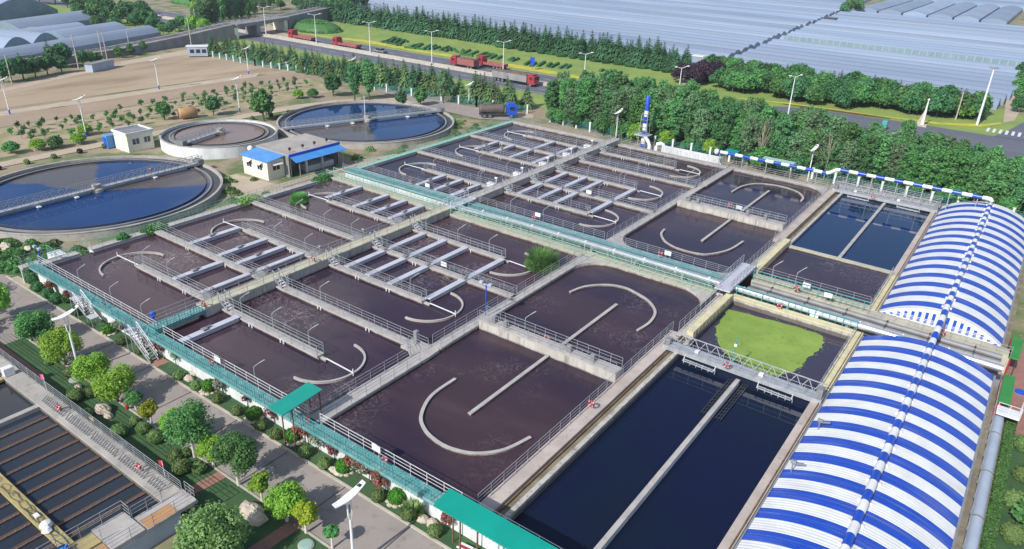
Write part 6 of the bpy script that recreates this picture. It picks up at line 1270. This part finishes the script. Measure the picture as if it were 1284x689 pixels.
def f_conif(k):
    q=random.Random(680+k); mb=MB(); H_=6.2
    z=.7
    while z<H_:
        rr=(2.5*(1-(z-.4)/H_)**.85+.08)*q.uniform(.85,1.1); nb=int(8+rr*9)
        for j in range(nb):
            a=q.uniform(0,6.28); d=Vector((math.cos(a),math.sin(a),0)); t_=Vector((-d.y,d.x,0)); l=rr*q.uniform(.75,1.15); w_=.16+.22*l
            for s0,s1 in ((.15,.6),(.5,1.0)):
                p=Vector((0,0,z))+d*l*s0; e=Vector((0,0,z+.12-.35*l*s1*q.uniform(.6,1.3)))+d*l*s1
                mb.add([p-t_*w_*.6,p+t_*w_*.6,e+t_*w_*(1.1-s1)+Vector((0,0,.03)),e-t_*w_*(1.1-s1)],[(0,1,2,3)])
        z+=.34*q.uniform(.8,1.2)
    mb.add([(-.1,0,H_-.5),(.1,0,H_-.5),(0,0,H_+.4)],[(0,1,2)]); mb.add([(0,-.1,H_-.5),(0,.1,H_-.5),(0,0,H_+.4)],[(0,1,2)])
    t=MB(); t.tube([(0,0,-.1),(0,0,H_*.6),(0,0,H_)],[.16,.1,.03],6); return mb,t
def f_sap(k):
    c,cl=crown(720+k,.5,.75,1.15,7,150,.14,(.5,.75)); t=MB(); t.tube([(0,0,-.05),(0,0,1.1)],[.04,.025],5); return c,t
def f_pine(k):
    c,cl=crown(760+k,2.2,2.3,3.2,34,1700,.30,(.3,.42)); return c,trunk(3.0,.15,760+k,cl)
pop=Kind('poplar_tree','poplar',7,f_pop,[m_pop,m_pop2,m_mid,m_pop3,m_pop,m_pop2,m_pop3],bark,'tall trees of the dense belt behind the north wall')
brd=Kind('broadleaf_tree','tree',4,f_broad,[m_mid,m_dark,m_mid,m_dark],bark,'trees of the right hand grove')
brl=Kind('pale_broadleaf_tree','tree',2,f_broad,[m_lite,m_mid],bark,'pale trees of the right hand grove')
pur=Kind('purple_leaf_tree','tree',2,f_broad,[m_purp],bark,'dark purple trees at the left end of the grove')
con=Kind('conifer_tree','conifer',4,f_conif,[m_con],bark,'conifers along the greenhouse field')
cos_=Kind('roadside_conifer','conifer',4,f_conif,[m_con,m_con2,m_con,m_con2],bark,'conifers beside the highway near the tanks')
sap=Kind('sapling','sapling',5,f_sap,[m_mid,m_dark,m_mid,m_dark,m_dark],bark,'saplings in the nursery rows')
gen=Kind('round_tree','tree',4,f_pine,[m_dark,m_mid,m_dark,m_mid],bark,None)
# poplar belt
qp=random.Random(21); cnt=0
for row,(y0,n,st) in enumerate(((132.6,43,2.25),(135.2,43,2.25),(138.0,43,2.25),(141.0,42,2.25),(144.2,36,2.3))):
    for i in range(n):
        x=-84.5+row*0.9+i*st+qp.uniform(-.9,.9); y=y0+qp.uniform(-1.1,1.1)+(.8 if x<-70 else 0)
        if x>11: continue
        s=(1.03 if x<-50 else .96 if x<-25 else .86)*qp.uniform(.88,1.1)
        lab='tall leafy green tree in the dense belt behind the north wall, '+('front row' if row==0 else 'second row' if row==1 else 'back rows')
        pop.put(x,y,s*qp.uniform(1.0,1.25),lab,sz=s*qp.uniform(.82,1.1),k=qp.randrange(7))
for i in range(30): brd.put(-84+i*3.1+qp.uniform(-.8,.8),131.2+qp.uniform(-.5,.6),qp.uniform(.4,.62),'low dark green bush at the foot of the dense belt behind the fence',grp='low bushes under the belt',k=qp.randrange(4))
def f_bare(k):
    q=random.Random(800+k); mb=MB()
    for i in range(26): 
        a=q.uniform(0,6.28); h0=q.uniform(1.5,5); r_=q.uniform(.5,1.5); mb.tube([(0,0,h0),(r_*.5*math.cos(a),r_*.5*math.sin(a),h0+1.6),(r_*math.cos(a),r_*math.sin(a),h0+q.uniform(2.5,4))],[.045,.03,.015],4)
    t=MB(); t.tube([(0,0,-.1),(0,0,4),(0.1,0,8)],[.11,.08,.03],6); return mb,t
palebark=mat('pale_dry_bark',(0.36,0.34,0.25),(0.25,0.24,0.17),0.9,3)
bare=Kind('bare_tree','tree',2,f_bare,[palebark],palebark,None)
bare.put(at(978,190,0).x,130.9,1.0,'pale leafless tree in front of the dense belt, above the striped pipe end',k=0,grp='leafless trees in the belt'); bare.put(at(1062,200,0).x,130.9,.95,'pale leafless tree farther right in the dense belt',k=1,grp='leafless trees in the belt')
for i,(x,y,s) in enumerate(((-62.5,129.2,.75),(-71,130.5,.7),(-57,131,.6),(-37.5,128.4,.8),(-48,131,.6),(-66.5,129,.5))): brl.put(x,y,s,'low bright tree at the foot of the dense belt, %s from the left'%ORD[sorted(((-62.5),(-71),(-57),(-37.5),(-48),(-66.5))).index(x)],grp='low bright trees by the belt')
# conifers along the field (north)
for row,(y0,n) in enumerate(((208.0,70),(211.5,68))):
    for i in range(n):
        x=-258+i*2.5+row*1.3+qp.uniform(-.6,.6)
        if x>-86: continue
        s=qp.uniform(.9,1.25)*(1.1 if x>-190 else 1.2); con.put(x,y0+qp.uniform(-.8,.8)+(x+84)*-.012,s,'dark green conifer in the long row before the left greenhouse field, '+('front line' if row==0 else 'rear line'),k=qp.randrange(4))
# clipped bushes in front of them
bs=Kind('flat_bush','bush',2,lambda k:(ball(840+k,1.0,700,.15)[0],None),[m_dark],bark,'clipped bushes before the conifer row')
for i in range(17): x=-152.5+i*4.05; bs.put(x,205.0+.2*(i%3),1.0,'flat clipped dark bush before the conifer row, %s from the left'%ORD[i],sz=.55).scale=(1.75,1.1,.6)
# roadside conifers (near highway)
for row,(y0,n) in enumerate(((131.0,40),(134.8,40))):
    for i in range(n):
        x=-204+i*2.75+row*1.4+qp.uniform(-.6,.6); y=y0+qp.uniform(-.9,.9)+(4.5*(x+150)/60 if x>-150 and x<-110 else (3 if x>=-110 else 0))
        if -117<x<-111 or x>-89.5: continue
        s=qp.uniform(.85,1.15)*(.82 if x<-150 else .95); cos_.put(x,y,s,'bushy roadside conifer between bare field and highway, '+('field side line' if row==0 else 'highway side line'),k=qp.randrange(4))
for i,(px_,py_,s) in enumerate(((445,127,1.25),(463,126,1.3),(418,121,.95),(331,152,1.15),(268,145,.75),(207,151,.72),(504,134,.6),(527,133,.75),(556,130,1.1),(404,122,.0))):
    if s==0: continue
    p=at(px_,py_,0); lab=['tall green twin tree behind the far clarifier, left one','tall green twin tree behind the far clarifier, right one','dark round tree left of the tall twin trees','dark round tree between brown clarifier and nursery lamp','green tree right of the tan tank in the nursery','green tree left of the tan tank in the nursery','little green bush by the service road, left one','little green bush by the service road, right one','leafy green tree by the service road before the conifers'][i]
    (pop if i in (0,1,8) else gen).put(p.x,p.y,s*(.78 if i in (0,1,8) else 1),lab,grp='single trees near the far clarifiers')
# nursery saplings
qs=random.Random(4); cnt=0
ROWS=[(-140.5,58,100),(-143.6,54,116),(-146.8,54,121),(-150,54,122),(-153.2,56,123)]
for r_,(x0,ya,yb) in enumerate(ROWS):
    y=ya
    while y<yb:
        if qs.random()<.82: sap.put(x0+(y-60)*-.02+qs.uniform(-.4,.4),y+qs.uniform(-.5,.5),qs.uniform(.6,1.1),'small leafy sapling in the nursery, '+('row nearest the clarifiers' if r_==0 else 'row nearest the dirt track' if r_==4 else 'one of the middle rows'),k=qs.randrange(5))
        y+=2.5
for i,(px_,py_) in enumerate(((49,189),(70,186),(99,181),(392,123),(374,124),(15,193),(108,170))): p=at(px_,py_,0); brl.put(p.x,p.y,.5,'low bright bush along the pale lane, %s from the left'%ORD[[1,2,3,6,5,0,4][i]],grp='low bushes along the pale lane',sz=.4)
for i in range(20):
    x,y=-131.0+(.8 if i%2 else 0),44+i*4.2
    if y>112: continue
    shrub('lane_bush','small dull bush along the inner side of the pale lane, %s from the left'%ORD[i] ,'bush','dull bushes along the pale lane',Vector((-130.6 if y<88 else -129.3+(y-88)*.1,y,0)),.45,m_dull if i%3 else m_purp,860+i,220,.12)
# right hand grove
for i in range(150):
    u=qp.random(); x=-82+u*70; y=qp.uniform(191.5,216)
    if y<191.5+max(0,(x+40)*.35): y+=9
    if x>-20 and y>214: y=214
    if y>212: con.put(x,y,.8*qp.uniform(.8,1.15),'dark green conifer at the rear of the right hand grove',grp='conifers of the right hand grove',k=qp.randrange(4))
    elif x<-72 and y<206: pur.put(x,y,qp.uniform(.8,1.05),'dark purple leaved tree at the left end of the right hand grove',k=qp.randrange(2))
    elif qp.random()<.2 and x>-48: brl.put(x,y,qp.uniform(.75,1.05),'pale green leafy tree scattered through the right hand grove',k=qp.randrange(2))
    else: brd.put(x,y,qp.uniform(.85,1.2),'dark leafy tree massed in the right hand grove',k=qp.randrange(4))
for i in range(12): con.put(-18+qp.uniform(-4,7),qp.uniform(204,214),.85*qp.uniform(.8,1.1),'dark green conifer at the right end of the grove',grp='conifers at the right end of the grove',k=qp.randrange(4))
# left distance
def px_tree(k,lst,lab,grp):
    for (x,y,s) in lst: p=at(x,y,0); k.put(p.x,p.y,s,lab,grp=grp,k=qp.randrange(len(k.p)))
px_tree(brd,[(100,22,1.0),(122,36,.8),(145,38,.8),(176,30,1.0),(190,32,.9),(198,38,.8),(163,20,1.0),(178,18,1.0),(186,24,.9),(340,8,.8),(352,12,.8),(405,14,.8),(415,10,.9),(398,20,.7),(425,8,.9),(372,10,.8),(212,44,.7),(220,40,.8),(228,36,.8)],'leafy tree in the far green cover around the railway','trees around the railway')
px_tree(brd,[(1277,118,.8),(1281,108,.9),(1279,130,.8),(1275,141,.7),(1282,96,.9)],'dark tree at the right edge beside the side street','trees at the right edge by the side street')
px_tree(gen,[(112,30,1.0),(125,29,1.2),(138,31,1.2),(150,33,1.2),(160,29,1.3),(170,36,1.0),(182,35,1.1),(190,40,.9),(205,44,.8),(128,18,1.4),(112,14,1.3),(98,14,1.2),(140,22,1.3),(50,6,1.6),(70,6,1.6),(30,5,1.4),(118,22,1.2),(133,25,1.1),(155,24,1.2),(168,28,1.2),(85,10,1.4)],'dark leafy tree beyond the left greenhouses','trees beyond the left greenhouses')
px_tree(pop,[(258,42,1.1),(265,40,1.25),(272,39,1.3),(280,36,1.35),(288,34,1.35),(296,32,1.3),(303,31,1.2),(312,28,1.15),(320,25,1.1),(270,26,1.25),(281,24,1.3),(291,20,1.3),(300,19,1.2),(250,20,1.0),(310,14,1.1),(262,12,1.1),(275,12,1.2),(289,9,1.2),(330,18,.9),(338,14,.9),(322,11,1.0),(246,34,.8),(252,30,.9),(240,52,.6),(255,50,.5),(301,8,1.1),(315,5,1.1),(240,8,1.0),(252,6,1.0)],'tall dark tree behind the railway bridge','tall trees behind the railway bridge')
px_tree(brl,[(243,42,1.1),(258,44,1.0),(248,20,1.1)],'pale leafy tree left of the railway bridge','pale trees left of the railway bridge')
px_tree(gen,[(72,86,1.0),(80,84,1.1),(106,84,.8),(115,83,.7),(124,81,.6),(78,92,.8),(60,94,.9),(45,97,.9),(30,100,1.0),(15,103,1.0),(5,104,.9),(150,73,.6),(165,70,.6),(180,66,.6)],'dark bush below the railway wall at the field edge','bushes below the railway wall')
px_tree(con,[(63,78,.9),(28,92,.8),(228,52,.8),(236,50,.7)],'small pointed conifer in front of the left greenhouses','pointed conifers by the left greenhouses')
px_tree(gen,[(440,16,1.8),(455,12,1.6),(430,20,1.5),(415,24,1.4),(1066,18,1.7),(1058,20,1.2),(1075,17,1.3)],'lone dark tree beside the greenhouse field','trees at the greenhouse field edge')
for (cx,cy,rx,ry,h_,l_) in ((-222,186,11,8,3.2,'rounded ivy green mound beside the highway underpass'),(-318,203,18,10,4.5,'rounded ivy green mound beyond the railway at the top left')):
    q=random.Random(int(cx)); mb=MB(); core=MB(); prof=[(1,0),(.92,.45),(.7,.8),(.35,.97),(.05,1)]
    vs=[(rx*r_*math.cos(a*.3927),ry*r_*math.sin(a*.3927),h_*z) for r_,z in prof for a in range(16)]; fs=[(i*16+j,i*16+(j+1)%16,(i+1)*16+(j+1)%16,(i+1)*16+j) for i in range(4) for j in range(16)]; core.add(vs,fs)
    for k in range(5200):
        a=q.uniform(0,6.28); r_=math.sqrt(q.random()); leafq(mb,Vector((rx*r_*math.cos(a),ry*r_*math.sin(a),h_*(1-r_**2.6)*q.uniform(.95,1.06)+.15)),q,.35)
    t=thing('ivy_mound',l_,'mound',(0,0,0),'ivy covered mounds'); core.build('mound_core',m_mid,t); mb.build('ivy_leaves',m_mid,t); t.location=(cx,cy,0)
# right margin garden
for i,(x,y,s) in enumerate(((6.4,57,.8),(6.7,61,.75),(6.5,65.5,.8),(6.6,53,.8),(6.8,49.5,.7))): shrub('ball_shrub','grey green round shrub beside the long right hedge, %s from the bottom'%ORD[[2,3,4,1,0][i]],'shrub','round shrubs beside the right hedge',Vector((x,y,0)),s,m_dull,880+i,900,.08)
t=thing('clipped_hedge','long narrow clipped hedge beside the wide grey duct at lower right','hedge',(5.25,58,0)); q=random.Random(9); mb=MB(); leafbox(mb,4.9,5.6,44,70,.2,.95,7000,q,.09); mb.build('leaves',m_mid,t); MB().box(5.0,5.5,44.1,69.9,0,.88).build('inner_foliage',m_dark,t)
patch('shrub_bed',[(5.6,40),(14,40),(14,67.4),(5.6,67.4)],lawn,2)
for i,(x,y,s) in enumerate(((8.1,60.5,.6),(8.3,54.5,.75),(8.6,66,.5))): brl.put(x,y,s,'bright leafy tree at the right edge beside the hedge, %s from the bottom'%ORD[[1,0,2][i]],grp='bright trees at the right edge')
# ================================================================== GREENHOUSES
def tunnel(x0,x1,y,w_,he,hr,n=6):
    mb=MB(); k=max(1,int((x1-x0)/30)); pr2=[]
    for i in range(n+1):
        t_=i/n; pr2.append((y-w_/2+w_*t_,he+(hr-he)*math.sin(math.pi*t_)))
    pr2=[(y-w_/2,0)]+pr2+[(y+w_/2,0)]
    for j in range(k+1):
        x=x0+(x1-x0)*j/k
        for a,b in pr2: mb.v.append((x,a,b))
    m_=len(pr2)
    for j in range(k):
        for i in range(m_-1): a=j*m_+i; mb.f.append((a,a+m_,a+m_+1,a+1))
    mb.f+=[tuple(range(m_)),tuple(k*m_+i for i in range(m_-1,-1,-1))]
    return mb
def gh(lab,grp,x0,x1,y,w_,he=1.7,hr=2.7,ends=False,name='greenhouse_tunnel'):
    t=thing(name,lab,'greenhouse',((x0+x1)/2,y,0),grp); tunnel(x0,x1,y,w_,he,hr).build('film_roof',plastic,t,smooth=False)
    return t
gapx=lambda v:-85.5-(v-245)*.0765
v=225.5; i=0; qg=random.Random(2)
while v<700:
    w_=8.0 if v<460 else 12.0
    xl=-268-(v-225)*.72 if v<330 else -344-(v-330)*.9
    gx=gapx(v)
    gh('long pale plastic greenhouse tunnel in the field left of the crossing track','greenhouse tunnels left of the crossing track',xl+qg.uniform(-3,3),gx-1.3+qg.uniform(-.5,.5),v,w_-.55,1.2,2.4)
    v+=w_
v=223.5; i=0
while v<440:
    gapq= 296<v<305
    gh('long pale plastic greenhouse tunnel in the field right of the crossing track','greenhouse tunnels right of the crossing track',gapx(v)+1.2+qg.uniform(-.4,.4),-8+(v-240)*.09 if v<300 else 60+(v-300)*.2,v,7.45,1.2,2.4)
    if gapq:
        t=thing('greenhouse_side_wall','greenish glazed side wall band along one greenhouse in the right field','greenhouse wall',(-30,v-7.2,0)); mb=MB(); mb.box(gapx(v)+3,60,v-4.3,v-4.1,0,2.9); mb.build('film',plasticend,t); mb=MB()
        for k in range(60): x=gapx(v)+4+k*2.4; mb.box(x,x+.2,v-4.4,v-4.3,0,2.9)
        mb.build('glazing_frame',bluegrey,t)
    v+=8.0; i+=1
    if 292<v<300: v+=5
    if 345<v<353: v+=3.5
patch('greenhouse_path',[(gapx(220)-2,216),(gapx(220)+2,216),(gapx(460)+2.5,460),(gapx(460)-2.5,460)],pathm,2)
qg2=random.Random(3)
for k in range(17):
    v=232+k*12.4+qg2.uniform(-3,3); x=gapx(v); mat_plant('track_bush','scrubby dark bush along the crossing track of the greenhouse field','bush','scrubby bushes along the crossing track',x+qg2.uniform(-1,1),v,0,1.1,1.7,1.1,90,m_dull,900+k,.3)
for o_ in bpy.data.objects:
    if o_.get('group')=='scrubby bushes along the crossing track': pass
for k,x in enumerate((-92,-80,-68,-56,-44,-32)):
    t=thing('far_greenhouse','pale plastic greenhouse running away at the top right corner','greenhouse',(x,505,0),'greenhouses at the top right corner'); mb=MB(); tn=tunnel(452,556,0,11,1.8,3); mb.v=[(x-b,a,c) for a,b,c in tn.v]; mb.f=[f_[::-1] for f_ in tn.f]; mb.build('film_roof',plastic,t)
for k in range(8):
    v=572+k*17; gh('distant pale greenhouse strip along the upper right horizon','distant greenhouse strips at upper right',-140,120,v,15,2,3.2)
# left greenhouses beside the railway
def ghdir(lab,p0,p1,w_,he,hr,arch=None):
    a=Vector(p0);b=Vector(p1);d=b-a;L_=d.length;rz=math.atan2(d.y,d.x); t=thing('greenhouse_tunnel',lab,'greenhouse',(0,0,0),'greenhouses beyond the railway')
    tunnel(0,L_,0,w_,he,hr,8).build('film_roof',plastic,t); e=MB(); pts=[(0-.03,-w_/2+w_*i/8,he+(hr-he)*math.sin(math.pi*i/8)-.1) for i in range(9)]; e.add([(-.03,-w_/2,0)]+pts+[(-.03,w_/2,0)],[tuple(range(10,-1,-1))]); e.build('end_wall',plasticend,t); e=MB(); e.add([(L_+.03,p[1],p[2]) for p in [(-.03,-w_/2,0)]+pts+[(-.03,w_/2,0)]],[tuple(range(11))]); e.build('end_wall',plasticend,t)
    r=MB()
    for i in range(9):
        pass
    t.location=(a.x,a.y,0); t.rotation_euler=(0,0,rz)
g1a=at(2,84,0); g1b=at(204,47,0)
n1=Vector((-(g1b-g1a).y,(g1b-g1a).x,0)).normalized()
ghdir('long low greenhouse nearest the railway at the left edge',(g1a+n1*5)[:2],(g1b+n1*5)[:2],9,1.6,3.4)
for k,f_ in enumerate((.10,.27,.43)):
    s_=g1a.lerp(g1b,f_)+n1*11.5; ghdir('arched greenhouse end on to the railway, %s from the left'%ORD[k],s_[:2],(s_+n1*42)[:2],9.2,2.2,4.6)
s_=g1a.lerp(g1b,.52); ghdir('long greenhouse behind the nearest one, right of the arched trio',(s_+n1*15)[:2],(g1b+n1*15+(g1b-g1a)*-.05)[:2],11,2,4.2)
s_=g1a.lerp(g1b,.45); ghdir('middle greenhouse behind the arched trio',(s_+n1*27)[:2],(g1b+n1*26+(g1b-g1a)*-.12)[:2],9,2,3.8)
a_=at(6,44,0); b_=at(118,27,0); n2=Vector((-(b_-a_).y,(b_-a_).x,0)).normalized(); ghdir('back greenhouse beyond a strip of weeds at the far left',(a_)[:2],(b_)[:2],13,2,4.2)
a_=at(28,26,0); ghdir('big arched greenhouse with bluish end wall in the top left corner',a_[:2],(a_+n2*55)[:2],34,2.2,7.5)
t=thing('straw_stack','pale straw heap between the left greenhouses','straw heap',(0,0,0)); MB().lathe(0,0,[(5,0),(4.6,1.2),(3,2.2),(.6,2.6)],14).build('straw',pathm,t); MB().lathe(1,0,[(2.2,1.6),(1.8,2.7),(.4,3)],10).build('cover_sheet',dirt2,t); p=at(42,46,0); t.location=(p.x,p.y,0)
t=thing('brick_hut','small red brick hut at the head of the dirt ramp','hut',(-91,226,0)); MB().box(-92.6,-89.4,224.8,227.2,0,2.4).build('wall',brick,t); MB().box(-92.8,-89.2,224.6,227.4,2.4,2.6).build('roof',creamw,t); MB().box(-91.4,-90.6,224.72,224.82,0,1.9).build('door',darkm,t)
p=at(1040,30,0); t=thing('brick_hut','tiny reddish hut on the crossing track between greenhouse fields','hut',(p.x,p.y,0)); MB().box(p.x-2.5,p.x+2.5,p.y-2,p.y+2,0,2.4).build('wall',brick,t); MB().box(p.x-2.8,p.x+2.8,p.y-2.3,p.y+2.3,2.4,2.7).build('roof',darkm,t)
hz=MB().box(-900,400,-100,1000,-1.0,60).build('haze',bpy.data.materials.new('haze_air')); hz['kind']='stuff'
hm=hz.data.materials[0]; hm.use_nodes=True; hn=hm.node_tree.nodes; hn.remove(hn['Principled BSDF']); pv=hn.new('ShaderNodeVolumePrincipled'); pv.inputs['Color'].default_value=(0.72,0.82,1.0,1); pv.inputs['Density'].default_value=0.0002; pv.inputs['Anisotropy'].default_value=0.2; hm.node_tree.links.new(pv.outputs[0],hn['Material Output'].inputs['Volume'])
# ------------------------------------------------------------------ label check
for l_,v_ in SEEN.items():
    names={n for n,_ in v_ if n in bpy.data.objects and bpy.data.objects[n].get('label')==l_}
    if len(names)>1 and len({bpy.data.objects[n].get('group') for n in names}-{None})!=1: print('LABEL REPEATED',l_,len(names))
